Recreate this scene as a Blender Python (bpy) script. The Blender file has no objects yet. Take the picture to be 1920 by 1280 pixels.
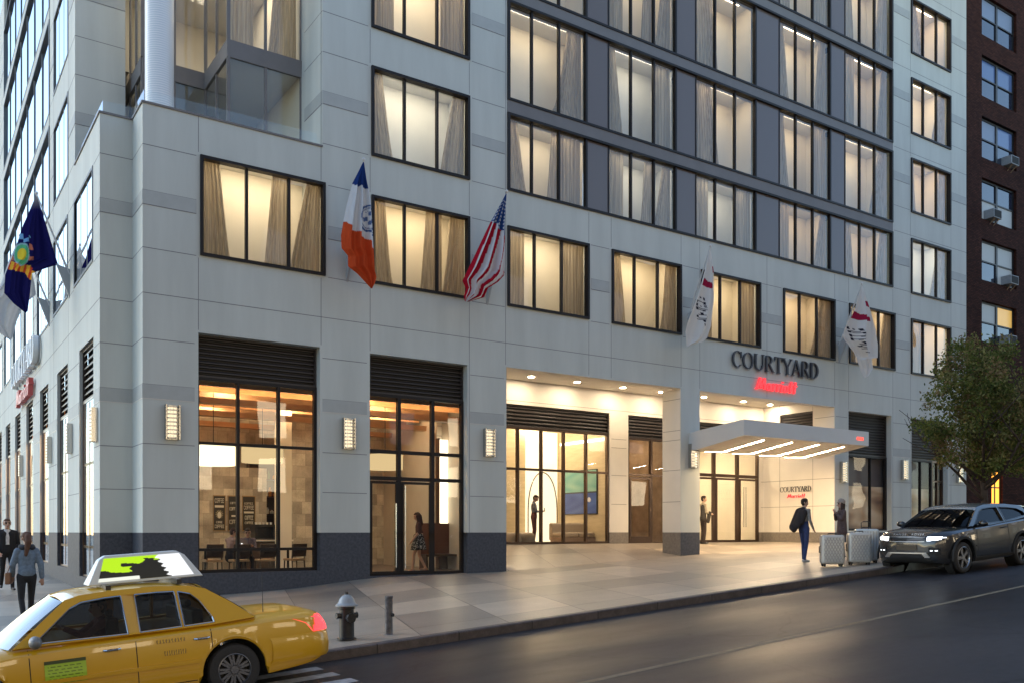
import bpy, bmesh, math, random
from math import sin, cos, pi, sqrt, atan2, radians
from mathutils import Vector, Matrix
from mathutils.bvhtree import BVHTree
from mathutils.geometry import tessellate_polygon
import numpy as np
random.seed(7)
scene = bpy.context.scene
# ------------------------------------------------------------------ camera, world, sun, exposure
CAMX, CAMY, EYE = -4.72, -22.8, 1.80
COSX, SINX, FPX = 0.5581, 0.8298, 1695.0
cam_data = bpy.data.cameras.new('camera'); cam = bpy.data.objects.new('camera', cam_data)
scene.collection.objects.link(cam); scene.camera = cam
cam_data.sensor_width = 36; cam_data.sensor_fit = 'HORIZONTAL'
cam_data.lens = 36 * FPX / 1920; cam_data.shift_y = 356 / 1920
cam_data.clip_start = 0.1; cam_data.clip_end = 2000
cam.location = (CAMX, CAMY, EYE); cam.rotation_euler = (radians(90), 0, -atan2(COSX, SINX))
world = bpy.data.worlds.new('World'); scene.world = world; world.use_nodes = True
wn = world.node_tree; bg = wn.nodes['Background']
sky = wn.nodes.new('ShaderNodeTexSky'); sky.sky_type = 'NISHITA'; sky.sun_disc = False
SUN_EL, SUN_AZ = radians(20), radians(-45)        # low sun behind the blocks on the left
sky.sun_elevation = SUN_EL; sky.sun_rotation = SUN_AZ; sky.air_density = 1.0; sky.dust_density = 0.3; sky.ozone_density = 1.2
wn.links.new(sky.outputs[0], bg.inputs[0]); bg.inputs[1].default_value = 0.12
sd = bpy.data.lights.new('sun', 'SUN'); sd.energy = 0.25; sd.angle = radians(25); sd.color = (0.80, 0.92, 1.0)
sun = bpy.data.objects.new('sun', sd); scene.collection.objects.link(sun)
_d = Vector((sin(SUN_AZ) * cos(radians(35)), cos(SUN_AZ) * cos(radians(35)), sin(radians(35))))
sun.rotation_euler = _d.to_track_quat('Z', 'Y').to_euler()
scene.view_settings.view_transform = 'Standard'; scene.view_settings.look = 'None'
scene.view_settings.exposure = 1.70; scene.view_settings.gamma = 1.0
cy = scene.cycles
cy.max_bounces = 6; cy.diffuse_bounces = 3; cy.glossy_bounces = 3; cy.transmission_bounces = 4; cy.transparent_max_bounces = 20
cy.sample_clamp_indirect = 4; cy.sample_clamp_direct = 0; cy.caustics_reflective = False; cy.caustics_refractive = False
cy.use_denoising = True
try: cy.denoiser = 'OPENIMAGEDENOISE'
except Exception: pass

# ------------------------------------------------------------------ survey helpers: where a measured bearing meets a wall plane
def ray(sx): t = (sx - 960) / FPX; return (COSX + SINX * t, SINX - COSX * t)
def PX(sx, y=0.0): a, b = ray(sx); return CAMX + (y - CAMY) * a / b
def PY(sx, x): a, b = ray(sx); return CAMY + (x - CAMX) * b / a
def PZ(sx, sy, y=0.0): a, b = ray(sx); return EYE + (996 - sy) * ((y - CAMY) / b) / FPX

def lerp(a, b, t): return a + (b - a) * t
def interp(tab, x):
    if x <= tab[0][0]: return tab[0][1]
    for (x0, v0), (x1, v1) in zip(tab, tab[1:]):
        if x <= x1: return v0 + (v1 - v0) * (x - x0) / (x1 - x0)
    return tab[-1][1]
F_TAB = [(-5, 1.70), (0, 1.66), (3.58, 1.50), (5.9, 1.27), (10.36, 1.20), (17.67, .84), (26.2, .43), (36, .16), (60, -.3), (120, -.6)]
def curb_drop(x):
    if x <= 16: return 1.878 - .0672 * x
    return interp([(16, .803), (20, .60), (26, .42), (36, .16), (60, -.3), (120, -.6)], x)
def curb_y(x):
    if x < -5.2: return 200
    if x < 0.8: return -3.7 - sqrt(max(0, 36 - (x - .8) ** 2))
    if x < 15.2: return -9.7
    if x < 17.2: return lerp(-9.7, -9.2, (x - 15.2) / 2)
    return -9.2
def gz(x, y):                                   # height of the pavement surface
    c, f = min(curb_drop(x), 1.86), interp(F_TAB, x)
    if y <= -9.7: return EYE - c
    if y < 0: return EYE - lerp(c, f, (y + 9.7) / 9.7)
    if x < 0: return EYE - f + .02 * min(y, 45)
    if 10.2 < x < 26.3: return EYE - lerp(f, .43, min(1, y / 3.5))
    return EYE - f
def rz_(x, y):                                  # height of the carriageway
    return EYE - curb_drop(x) - .15

# ------------------------------------------------------------------ objects
COL = scene.collection
def tag(o, label=None, cat=None, group=None, kind=None):
    if label: o['label'] = label
    if cat: o['category'] = cat
    if group: o['group'] = group
    if kind: o['kind'] = kind
    return o
def empty(name, loc=(0, 0, 0), rz=0, label=None, cat=None, group=None):
    o = bpy.data.objects.new(name, None); COL.objects.link(o); o.location = loc; o.rotation_euler = (0, 0, rz)
    return tag(o, label, cat, group)
def copy_tree(o, parent=None):
    c = o.copy(); COL.objects.link(c); c.parent = parent
    for ch in list(o.children): copy_tree(ch, c)
    return c
class MB:
    def __init__(s): s.v = []; s.f = []; s.m = []; s.uv = None
    def quad(s, a, b, c, d, m=0):
        n = len(s.v); s.v += [tuple(a), tuple(b), tuple(c), tuple(d)]; s.f.append((n, n + 1, n + 2, n + 3)); s.m.append(m); return s
    def poly(s, pts, m=0):
        n = len(s.v); s.v += [tuple(p) for p in pts]; s.f.append(tuple(range(n, n + len(pts)))); s.m.append(m); return s
    def box(s, x0, x1, y0, y1, z0, z1, m=0):
        if x0 > x1: x0, x1 = x1, x0
        if y0 > y1: y0, y1 = y1, y0
        if z0 > z1: z0, z1 = z1, z0
        n = len(s.v)
        s.v += [(x0, y0, z0), (x1, y0, z0), (x1, y1, z0), (x0, y1, z0), (x0, y0, z1), (x1, y0, z1), (x1, y1, z1), (x0, y1, z1)]
        for q in ((0, 3, 2, 1), (4, 5, 6, 7), (0, 1, 5, 4), (1, 2, 6, 5), (2, 3, 7, 6), (3, 0, 4, 7)):
            s.f.append(tuple(n + i for i in q)); s.m.append(m)
        return s
    def grid(s, rows, m=0, closed=False):
        n = len(s.v); R = len(rows); Cn = len(rows[0])
        for r in rows: s.v += [tuple(p) for p in r]
        for i in range(R - 1):
            for j in range(Cn if closed else Cn - 1):
                k = (j + 1) % Cn
                s.f.append((n + i * Cn + j, n + i * Cn + k, n + (i + 1) * Cn + k, n + (i + 1) * Cn + j)); s.m.append(m(i, j) if callable(m) else m)
        return s
    def tube(s, pts, r, seg=8, m=0, cap=True):
        pts = [Vector(p) for p in pts]; rs = r if isinstance(r, (list, tuple)) else [r] * len(pts); rows = []
        for i, p in enumerate(pts):
            t = (pts[min(i + 1, len(pts) - 1)] - pts[max(i - 1, 0)]).normalized()
            up = Vector((0, 0, 1)) if abs(t.z) < .9 else Vector((1, 0, 0))
            a = t.cross(up).normalized(); b = t.cross(a).normalized()
            rows.append([p + (a * cos(2 * pi * k / seg) + b * sin(2 * pi * k / seg)) * rs[i] for k in range(seg)])
        s.grid(rows, m, True)
        if cap: s.poly(rows[0][::-1], m); s.poly(rows[-1], m)
        return s
    def lathe(s, prof, c=(0, 0, 0), seg=24, m=0, axis='z'):
        rows = []
        for r, h in prof:
            row = []
            for k in range(seg):
                a = 2 * pi * k / seg
                row.append((c[0] + r * cos(a), c[1] + r * sin(a), c[2] + h) if axis == 'z' else (c[0] + r * cos(a), c[1] + h, c[2] + r * sin(a)))
            rows.append(row)
        return s.grid(rows, m, True)
    def ell(s, c, r, seg=14, rings=9, m=0):
        rows = []
        for i in range(rings + 1):
            a = pi * i / rings - pi / 2; k = max(cos(a), .01)
            rows.append([(c[0] + r[0] * k * cos(2 * pi * j / seg), c[1] + r[1] * k * sin(2 * pi * j / seg), c[2] + r[2] * sin(a)) for j in range(seg)])
        return s.grid(rows, m, True)
    def build(s, name, mats, parent=None, smooth=False, angle=None, bevel=0, recalc=True, loc=None):
        me = bpy.data.meshes.new(name); me.from_pydata(s.v, [], s.f)
        if not isinstance(mats, (list, tuple)): mats = [mats]
        for m in mats: me.materials.append(m)
        me.polygons.foreach_set('material_index', s.m)
        if recalc:
            b = bmesh.new(); b.from_mesh(me); bmesh.ops.remove_doubles(b, verts=b.verts, dist=.0004) if smooth or bevel else None
            bmesh.ops.recalc_face_normals(b, faces=b.faces); b.to_mesh(me); b.free()
        if smooth:
            me.polygons.foreach_set('use_smooth', [True] * len(me.polygons))
            if angle: me.set_sharp_from_angle(angle=radians(angle))
        me.update()
        o = bpy.data.objects.new(name, me); COL.objects.link(o); o.parent = parent
        if loc: o.location = loc
        if bevel:
            md = o.modifiers.new('bevel', 'BEVEL'); md.width = bevel; md.segments = 2; md.limit_method = 'ANGLE'
        return o

# ------------------------------------------------------------------ materials
def mat(name, col, rough=.6, metal=0, nscale=0, namt=0, bump=0, bscale=None, emit=None, estr=0, spec=.5, coat=0, stretch=None):
    m = bpy.data.materials.new(name); m.use_nodes = True; nt = m.node_tree; p = nt.nodes['Principled BSDF']
    p.inputs['Base Color'].default_value = (*col, 1); p.inputs['Roughness'].default_value = rough; p.inputs['Metallic'].default_value = metal
    p.inputs['Specular IOR Level'].default_value = spec; p.inputs['Coat Weight'].default_value = coat; p.inputs['Coat Roughness'].default_value = .04
    if emit: p.inputs['Emission Color'].default_value = (*emit, 1); p.inputs['Emission Strength'].default_value = estr
    if nscale or bump:
        tc = nt.nodes.new('ShaderNodeTexCoord'); src = tc.outputs['Object']
        if stretch:
            mp = nt.nodes.new('ShaderNodeMapping'); mp.inputs['Scale'].default_value = stretch; nt.links.new(src, mp.inputs[0]); src = mp.outputs[0]
    if nscale:
        n = nt.nodes.new('ShaderNodeTexNoise'); n.inputs['Scale'].default_value = nscale; n.inputs['Detail'].default_value = 6; n.inputs['Roughness'].default_value = .6
        nt.links.new(src, n.inputs['Vector'])
        r = nt.nodes.new('ShaderNodeValToRGB'); r.color_ramp.elements[0].position = .3; r.color_ramp.elements[1].position = .7
        r.color_ramp.elements[0].color = (*[c * (1 - namt) for c in col], 1); r.color_ramp.elements[1].color = (*[min(1, c * (1 + namt)) for c in col], 1)
        nt.links.new(n.outputs[0], r.inputs[0]); nt.links.new(r.outputs[0], p.inputs['Base Color'])
    if bump:
        b = nt.nodes.new('ShaderNodeTexNoise'); b.inputs['Scale'].default_value = bscale or 40; b.inputs['Detail'].default_value = 4
        nt.links.new(src, b.inputs['Vector']); bn = nt.nodes.new('ShaderNodeBump'); bn.inputs['Strength'].default_value = bump; bn.inputs['Distance'].default_value = .02
        nt.links.new(b.outputs[0], bn.inputs['Height']); nt.links.new(bn.outputs[0], p.inputs['Normal'])
    return m
def glass(name, tint=(.92, .95, .95), refl=1.0, wav=.02, wsc=.7, rough=0.0, wst=None):
    m = bpy.data.materials.new(name); m.use_nodes = True; nt = m.node_tree; nt.nodes.clear()
    out = nt.nodes.new('ShaderNodeOutputMaterial'); mx = nt.nodes.new('ShaderNodeMixShader')
    tr = nt.nodes.new('ShaderNodeBsdfTransparent'); tr.inputs[0].default_value = (*tint, 1)
    gl = nt.nodes.new('ShaderNodeBsdfGlossy'); gl.inputs['Roughness'].default_value = rough; gl.inputs[0].default_value = (.95, .97, 1, 1)
    fr = nt.nodes.new('ShaderNodeMath'); fr.operation = 'MULTIPLY_ADD'; fr.inputs[1].default_value = .95; fr.inputs[2].default_value = .045
    g0 = nt.nodes.new('ShaderNodeNewGeometry'); dt = nt.nodes.new('ShaderNodeVectorMath'); dt.operation = 'DOT_PRODUCT'; nt.links.new(g0.outputs['Normal'], dt.inputs[0]); nt.links.new(g0.outputs['Incoming'], dt.inputs[1])
    ab = nt.nodes.new('ShaderNodeMath'); ab.operation = 'ABSOLUTE'; nt.links.new(dt.outputs['Value'], ab.inputs[0]); om = nt.nodes.new('ShaderNodeMath'); om.operation = 'SUBTRACT'; om.inputs[0].default_value = 1; nt.links.new(ab.outputs[0], om.inputs[1])
    pw = nt.nodes.new('ShaderNodeMath'); pw.operation = 'POWER'; pw.inputs[1].default_value = 4; nt.links.new(om.outputs[0], pw.inputs[0]); nt.links.new(pw.outputs[0], fr.inputs[0]); mu = nt.nodes.new('ShaderNodeMath'); mu.operation = 'MULTIPLY'; mu.inputs[1].default_value = refl; mu.use_clamp = True
    ge = nt.nodes.new('ShaderNodeNewGeometry'); tc = nt.nodes.new('ShaderNodeTexCoord')
    n = nt.nodes.new('ShaderNodeTexNoise'); n.inputs['Scale'].default_value = wsc; n.inputs['Detail'].default_value = 1; nt.links.new(tc.outputs['Object'], n.inputs['Vector'])
    if wst:
        mp = nt.nodes.new('ShaderNodeMapping'); mp.inputs['Scale'].default_value = wst; nt.links.new(tc.outputs['Object'], mp.inputs[0]); nt.links.new(mp.outputs[0], n.inputs['Vector'])
    b = nt.nodes.new('ShaderNodeBump'); b.inputs['Strength'].default_value = 1; b.inputs['Distance'].default_value = wav; nt.links.new(n.outputs[0], b.inputs['Height'])
    nt.links.new(b.outputs[0], gl.inputs['Normal'])
    nt.links.new(fr.outputs[0], mu.inputs[0]); nt.links.new(mu.outputs[0], mx.inputs[0])
    nt.links.new(tr.outputs[0], mx.inputs[1]); nt.links.new(gl.outputs[0], mx.inputs[2]); nt.links.new(mx.outputs[0], out.inputs[0])
    return m
def emis(name, col, s):
    m = bpy.data.materials.new(name); m.use_nodes = True; nt = m.node_tree; nt.nodes.clear()
    out = nt.nodes.new('ShaderNodeOutputMaterial'); e = nt.nodes.new('ShaderNodeEmission'); e.inputs[0].default_value = (*col, 1); e.inputs[1].default_value = s
    nt.links.new(e.outputs[0], out.inputs[0]); return m
def cloth(name, col, trans=.35, namt=.1, nscale=60, attr=None, stretch=None):
    m = bpy.data.materials.new(name); m.use_nodes = True; nt = m.node_tree; nt.nodes.clear()
    out = nt.nodes.new('ShaderNodeOutputMaterial'); d = nt.nodes.new('ShaderNodeBsdfDiffuse'); t = nt.nodes.new('ShaderNodeBsdfTranslucent'); mx = nt.nodes.new('ShaderNodeMixShader')
    mx.inputs[0].default_value = trans
    if attr:
        a = nt.nodes.new('ShaderNodeAttribute'); a.attribute_name = attr; src = a.outputs['Color']
    else:
        tc = nt.nodes.new('ShaderNodeTexCoord'); n = nt.nodes.new('ShaderNodeTexNoise'); n.inputs['Scale'].default_value = nscale; v = tc.outputs['Object']
        if stretch:
            mp = nt.nodes.new('ShaderNodeMapping'); mp.inputs['Scale'].default_value = stretch; nt.links.new(v, mp.inputs[0]); v = mp.outputs[0]
        nt.links.new(v, n.inputs['Vector'])
        r = nt.nodes.new('ShaderNodeValToRGB'); r.color_ramp.elements[0].color = (*[c * (1 - namt) for c in col], 1); r.color_ramp.elements[1].color = (*[c * (1 + namt) for c in col], 1)
        r.color_ramp.elements[0].position = .3; r.color_ramp.elements[1].position = .7
        nt.links.new(n.outputs[0], r.inputs[0]); src = r.outputs[0]
    nt.links.new(src, d.inputs[0]); nt.links.new(src, t.inputs[0]); nt.links.new(d.outputs[0], mx.inputs[1]); nt.links.new(t.outputs[0], mx.inputs[2]); nt.links.new(mx.outputs[0], out.inputs[0])
    return m
def attr_mat(name, attr='pattern', rough=.5, emit=0):
    m = mat(name, (.5, .5, .5), rough); nt = m.node_tree; a = nt.nodes.new('ShaderNodeAttribute'); a.attribute_name = attr
    p = nt.nodes['Principled BSDF']; nt.links.new(a.outputs['Color'], p.inputs['Base Color'])
    if emit: nt.links.new(a.outputs['Color'], p.inputs['Emission Color']); p.inputs['Emission Strength'].default_value = emit
    return m
def blocks(name, c1, c2, mortar, w, h, ms, rough=.6, skew=0, bump=.2, plane='xz', offset=.5, spec=.5, namt=.12, nsc=3, metal=0, freq=2, smooth=0.1):
    """masonry / slabs / tiles: brick texture laid out in the object's own metres"""
    m = bpy.data.materials.new(name); m.use_nodes = True; nt = m.node_tree; p = nt.nodes['Principled BSDF']; L = nt.links.new
    tc = nt.nodes.new('ShaderNodeTexCoord'); sp = nt.nodes.new('ShaderNodeSeparateXYZ'); L(tc.outputs['Object'], sp.inputs[0]); cb = nt.nodes.new('ShaderNodeCombineXYZ')
    a, b = {'xz': (0, 2), 'yz': (1, 2), 'xy': (0, 1)}[plane]
    if skew:
        mm = nt.nodes.new('ShaderNodeMath'); mm.operation = 'MULTIPLY_ADD'; L(sp.outputs[b], mm.inputs[0]); mm.inputs[1].default_value = skew; L(sp.outputs[a], mm.inputs[2]); L(mm.outputs[0], cb.inputs[0])
    else: L(sp.outputs[a], cb.inputs[0])
    L(sp.outputs[b], cb.inputs[1])
    br = nt.nodes.new('ShaderNodeTexBrick'); br.offset = offset; br.offset_frequency = freq; L(cb.outputs[0], br.inputs['Vector'])
    br.inputs['Color1'].default_value = (*c1, 1); br.inputs['Color2'].default_value = (*c2, 1); br.inputs['Mortar'].default_value = (*mortar, 1)
    br.inputs['Scale'].default_value = 1; br.inputs['Mortar Size'].default_value = ms; br.inputs['Brick Width'].default_value = w; br.inputs['Row Height'].default_value = h; br.inputs['Mortar Smooth'].default_value = smooth
    n = nt.nodes.new('ShaderNodeTexNoise'); n.inputs['Scale'].default_value = nsc; n.inputs['Detail'].default_value = 8; n.inputs['Roughness'].default_value = .65; L(tc.outputs['Object'], n.inputs['Vector'])
    mp = nt.nodes.new('ShaderNodeMapRange'); mp.inputs['From Min'].default_value = .3; mp.inputs['From Max'].default_value = .7; mp.inputs['To Min'].default_value = 1 - namt; mp.inputs['To Max'].default_value = 1 + namt; L(n.outputs[0], mp.inputs[0])
    mx = nt.nodes.new('ShaderNodeVectorMath'); mx.operation = 'SCALE'; L(br.outputs['Color'], mx.inputs[0]); L(mp.outputs[0], mx.inputs['Scale']); g_ = nt.nodes.new('ShaderNodeTexNoise'); g_.inputs['Scale'].default_value = 38; g_.inputs['Detail'].default_value = 3; L(tc.outputs['Object'], g_.inputs['Vector'])
    g2 = nt.nodes.new('ShaderNodeMapRange'); g2.inputs['From Min'].default_value = .3; g2.inputs['From Max'].default_value = .7; g2.inputs['To Min'].default_value = .86; g2.inputs['To Max'].default_value = 1.14; L(g_.outputs[0], g2.inputs[0])
    g3 = nt.nodes.new('ShaderNodeVectorMath'); g3.operation = 'SCALE'; L(mx.outputs[0], g3.inputs[0]); L(g2.outputs[0], g3.inputs['Scale']); L(g3.outputs[0], p.inputs['Base Color'])
    p.inputs['Roughness'].default_value = rough; p.inputs['Specular IOR Level'].default_value = spec; p.inputs['Metallic'].default_value = metal
    bn = nt.nodes.new('ShaderNodeBump'); bn.inputs['Strength'].default_value = bump; bn.inputs['Distance'].default_value = .01; bn.invert = True; L(br.outputs['Fac'], bn.inputs['Height'])
    L(bn.outputs[0], p.inputs['Normal']); return m

M = {}
M['panel'] = mat('grey_facade_panel', (.545, .565, .53), .7, nscale=.9, namt=.075, bump=.05, bscale=8, spec=.12, stretch=(1.6, 1.6, .22))
M['band'] = mat('grey_band_panel', (.43, .445, .43), .6, nscale=3, namt=.05, spec=.15)
M['litpanel'] = mat('warm_lit_panel', (.76, .71, .63), .5, nscale=1.2, namt=.04)  # same stone as the grey panels, warm entrance light mixed into its colour
M['base'] = mat('dark_granite_base', (.075, .08, .095), .6, nscale=14, namt=.25, bump=.04, spec=.12)
M['litbase'] = mat('warm_lit_base', (.20, .175, .15), .4, nscale=14, namt=.2)  # plinth granite of the recess, lightened and warmed as if lamplit
M['joint'] = mat('panel_joint', (.20, .20, .21), .8)
M['palejoint'] = mat('pale_reveal_strip', (.62, .60, .56), .5)
M['frame'] = mat('black_window_frame', (.022, .019, .019), .45, spec=.18)
M['bronze'] = mat('bronze_mullion', (.10, .07, .055), .32, metal=.75, nscale=30, namt=.1)
M['louver'] = mat('dark_louver', (.035, .028, .026), .45, nscale=20, namt=.2)
M['spandrel'] = mat('spandrel_metal', (.19, .18, .18), .55, spec=.2, metal=.0, nscale=2, namt=.06)
M['greypane'] = mat('grey_spandrel_glass', (.15, .125, .12), .10, spec=.3)
M['glass'] = glass('window_glass', (.93, .95, .94), 1.05, .012)
M['shopglass'] = glass('shop_glass', (.93, .94, .92), 1.0, .006)
M['wavyglass'] = glass('wavy_shop_glass', (.92, .90, .88), .35, .012, 1.0, wst=(.4, .4, 1.4))
M['skyglass'] = glass('blue_tower_glass', (.62, .72, .78), 2.2, .01, .5)
M['drape'] = cloth('beige_drape', (.50, .42, .31), .5, .26, 3, stretch=(14, 14, .25))
M['roomwall'] = mat('cream_room_wall', (.74, .68, .56), .8, nscale=.8, namt=.04)
M['roomgrey'] = mat('pale_room_wall', (.66, .66, .62), .8, nscale=.8, namt=.04)
M['roomceil'] = mat('white_room_ceiling', (.72, .70, .66), .8)
M['carpet'] = mat('room_carpet', (.22, .19, .16), .9)
M['lampA'] = emis('warm_room_lamp', (1, .83, .61), 5.6)
M['lampB'] = emis('pale_room_lamp', (1, .88, .70), 5.0)
M['lampD'] = emis('dim_amber_lamp', (1, .73, .46), 4.4)
M['lampC'] = emis('amber_room_lamp', (1, .78, .52), 5.4)
M['chrome'] = mat('brushed_steel', (.55, .54, .52), .25, metal=1)
M['white'] = mat('white_paint', (.72, .71, .69), .4, nscale=4, namt=.03)
M['black'] = mat('black_plastic', (.015, .015, .017), .45)
M['rubber'] = mat('tyre_rubber', (.018, .018, .019), .75, nscale=60, namt=.2)
# ------------------------------------------------------------------ ground, road, pavement
def asphalt():
    m = bpy.data.materials.new('worn_asphalt'); m.use_nodes = True; nt = m.node_tree; p = nt.nodes['Principled BSDF']; L = nt.links.new
    p.inputs['Specular IOR Level'].default_value = .2
    tc = nt.nodes.new('ShaderNodeTexCoord')
    def noise(sc, det=6, stretch=None):
        n = nt.nodes.new('ShaderNodeTexNoise'); n.inputs['Scale'].default_value = sc; n.inputs['Detail'].default_value = det; v = tc.outputs['Object']
        if stretch:
            mp = nt.nodes.new('ShaderNodeMapping'); mp.inputs['Scale'].default_value = stretch; L(v, mp.inputs[0]); v = mp.outputs[0]
        L(v, n.inputs['Vector']); return n
    n1 = noise(.35, 4, (.35, 1.3, 1)); n2 = noise(55, 3); n3 = noise(170, 2)
    r = nt.nodes.new('ShaderNodeValToRGB'); r.color_ramp.elements[0].color = (.014, .0145, .019, 1); r.color_ramp.elements[1].color = (.036, .035, .040, 1)
    r.color_ramp.elements[0].position = .3; r.color_ramp.elements[1].position = .72; L(n1.outputs[0], r.inputs[0])
    mp2 = nt.nodes.new('ShaderNodeMapRange'); mp2.inputs['From Min'].default_value = .3; mp2.inputs['From Max'].default_value = .7; mp2.inputs['To Min'].default_value = .5; mp2.inputs['To Max'].default_value = 1.5; L(n3.outputs[0], mp2.inputs[0])
    mx = nt.nodes.new('ShaderNodeVectorMath'); mx.operation = 'SCALE'; L(r.outputs[0], mx.inputs[0]); L(mp2.outputs[0], mx.inputs['Scale'])
    vo = nt.nodes.new('ShaderNodeTexVoronoi'); vo.feature = 'DISTANCE_TO_EDGE'; vo.inputs['Scale'].default_value = .33
    nd = noise(1.7, 4); av = nt.nodes.new('ShaderNodeVectorMath'); av.operation = 'MULTIPLY_ADD'; L(nd.outputs['Color'], av.inputs[0]); av.inputs[1].default_value = (.9, .9, 0); L(tc.outputs['Object'], av.inputs[2]); L(av.outputs[0], vo.inputs['Vector'])
    ck = nt.nodes.new('ShaderNodeMapRange'); ck.inputs['From Min'].default_value = .0; ck.inputs['From Max'].default_value = .012; ck.inputs['To Min'].default_value = .35; ck.inputs['To Max'].default_value = 1; L(vo.outputs[0], ck.inputs[0])
    gr = noise(9, 5); gm = nt.nodes.new('ShaderNodeMapRange'); gm.inputs['From Min'].default_value = .3; gm.inputs['From Max'].default_value = .7; gm.inputs['To Min'].default_value = .82; gm.inputs['To Max'].default_value = 1.18; L(gr.outputs[0], gm.inputs[0])
    m2 = nt.nodes.new('ShaderNodeVectorMath'); m2.operation = 'SCALE'; L(mx.outputs[0], m2.inputs[0]); L(ck.outputs[0], m2.inputs['Scale']); m3 = nt.nodes.new('ShaderNodeVectorMath'); m3.operation = 'SCALE'; L(m2.outputs[0], m3.inputs[0]); L(gm.outputs[0], m3.inputs['Scale']); L(m3.outputs[0], p.inputs['Base Color'])
    rr = nt.nodes.new('ShaderNodeMapRange'); rr.inputs['From Min'].default_value = .35; rr.inputs['From Max'].default_value = .65; rr.inputs['To Min'].default_value = .34; rr.inputs['To Max'].default_value = .55; L(n1.outputs[0], rr.inputs[0]); L(rr.outputs[0], p.inputs['Roughness'])
    bn = nt.nodes.new('ShaderNodeBump'); bn.inputs['Strength'].default_value = .35; bn.inputs['Distance'].default_value = .006; L(n2.outputs[0], bn.inputs['Height']); L(bn.outputs[0], p.inputs['Normal'])
    return m
M['asphalt'] = asphalt()
M['slab'] = blocks('granite_paving_slabs', (.42, .345, .265), (.20, .168, .138), (.06, .05, .04), 1.75, 1.75, .010, rough=.38, skew=-.30, bump=.5, plane='xy', offset=0, namt=.13, nsc=1.1)
M['kerb'] = blocks('granite_kerb', (.085, .068, .064), (.060, .048, .047), (.018, .015, .015), 1.5, 30, .012, rough=.5, bump=.6, plane='xy', namt=.35, nsc=6, offset=0)
M['roadpaint'] = mat('worn_yellow_paint', (.13, .11, .075), .6, nscale=9, namt=.35)
M['whitepaint'] = mat('worn_white_paint', (.42, .43, .44), .6, nscale=9, namt=.3)
def frange(a, b, st):
    n = max(1, int(round((b - a) / st))); return [a + (b - a) * i / n for i in range(n + 1)]
# one ground sheet reaching the horizon
g = MB(); g.quad((-600, -600, -1.1), (900, -600, -1.1), (900, 900, -1.1), (-600, 900, -1.1)); tag(g.build('ground', M['asphalt']), kind='structure')
# carriageway of the main street and of the cross street
r = MB()
xs = frange(-60, -5.2, 3) + frange(-5.2, 16, .8)[1:] + frange(16, 120, 4)[1:]
ys = frange(-60, -9.7, 4) + frange(-9.7, -3, .8)[1:] + frange(-3, 120, 6)[1:]
r.grid([[(x, y, rz_(x, y)) for x in xs] for y in ys if y <= -9.5])
r.grid([[(x, y, rz_(x, y)) for x in xs if x <= 1.4] for y in ys if y >= -9.75])
tag(r.build('road', M['asphalt'], smooth=True), kind='structure')
# pavement sheet: columns of points from the kerb line back under the buildings
s = MB()
def col_pts(x, y0, y1, n): return [(x, lerp(y0, y1, k / n), gz(x, lerp(y0, y1, k / n))) for k in range(n + 1)]
xsA = [-5.2 + 6.0 * (1 - cos(pi / 2 * k / 16)) * 1.0 for k in range(17)]
xsA = [x for x in xsA if x <= .8]
s.grid([col_pts(x, curb_y(x) if x > -5.19 else -3.7, 0, 10) for x in xsA])
s.grid([col_pts(x, 0, 80, 24) for x in frange(-5.2, .3, .7)])
xsB = frange(.8, 15.2, .6) + frange(15.2, 17.2, .4)[1:] + frange(17.2, 36, .9)[1:] + frange(36, 110, 5)[1:]
s.grid([col_pts(x, curb_y(x), 0, 12) for x in xsB])
s.grid([col_pts(x, 0, 3.9, 6) for x in frange(10.25, 26.25, .8)])
s.grid([col_pts(x, 0, 1.6, 3) for x in frange(.3, 10.25, .6)])
s.grid([col_pts(x, 0, 1.6, 3) for x in frange(26.25, 110, 4)])
tag(s.build('pavement', M['slab'], smooth=True), kind='structure')
# kerb stone following the same edge
path = [(-5.2, y) for y in frange(80, -3.7, 3)] + [(x, curb_y(x)) for x in xsA[1:]] + [(x, curb_y(x)) for x in xsB[1:]]
k = MB(); rows = []
for i, (x, y) in enumerate(path):
    x0, y0 = path[max(i - 1, 0)]; x1, y1 = path[min(i + 1, len(path) - 1)]
    d = Vector((x1 - x0, y1 - y0)).normalized(); nx, ny = -d.y, d.x
    z = gz(x, y)
    rows.append([(x + nx * .16, y + ny * .16, z + .004), (x - nx * .01, y - ny * .01, z + .006), (x - nx * .03, y - ny * .03, z - .012), (x - nx * .03, y - ny * .03, z - .45)])
k.grid(rows); tag(k.build('kerb', M['kerb'], smooth=True, angle=30), kind='structure')
# painted markings
ln = MB()
ln.grid([[(x, -14.15 + .045 * x, rz_(x, -14) + .004), (x, -14.03 + .045 * x, rz_(x, -14) + .004)] for x in frange(-1, 60, .6)])
tag(ln.build('lane_line', M['roadpaint']), kind='structure')
cw = MB()
for i in range(9):
    y = -10.35 - i * .62
    cw.grid([[(x, y, rz_(x, -12) + .004), (x, y + .30, rz_(x, -12) + .004)] for x in frange(-2.6, .35, .4)])
tag(cw.build('crosswalk', M['whitepaint']), kind='structure')
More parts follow.
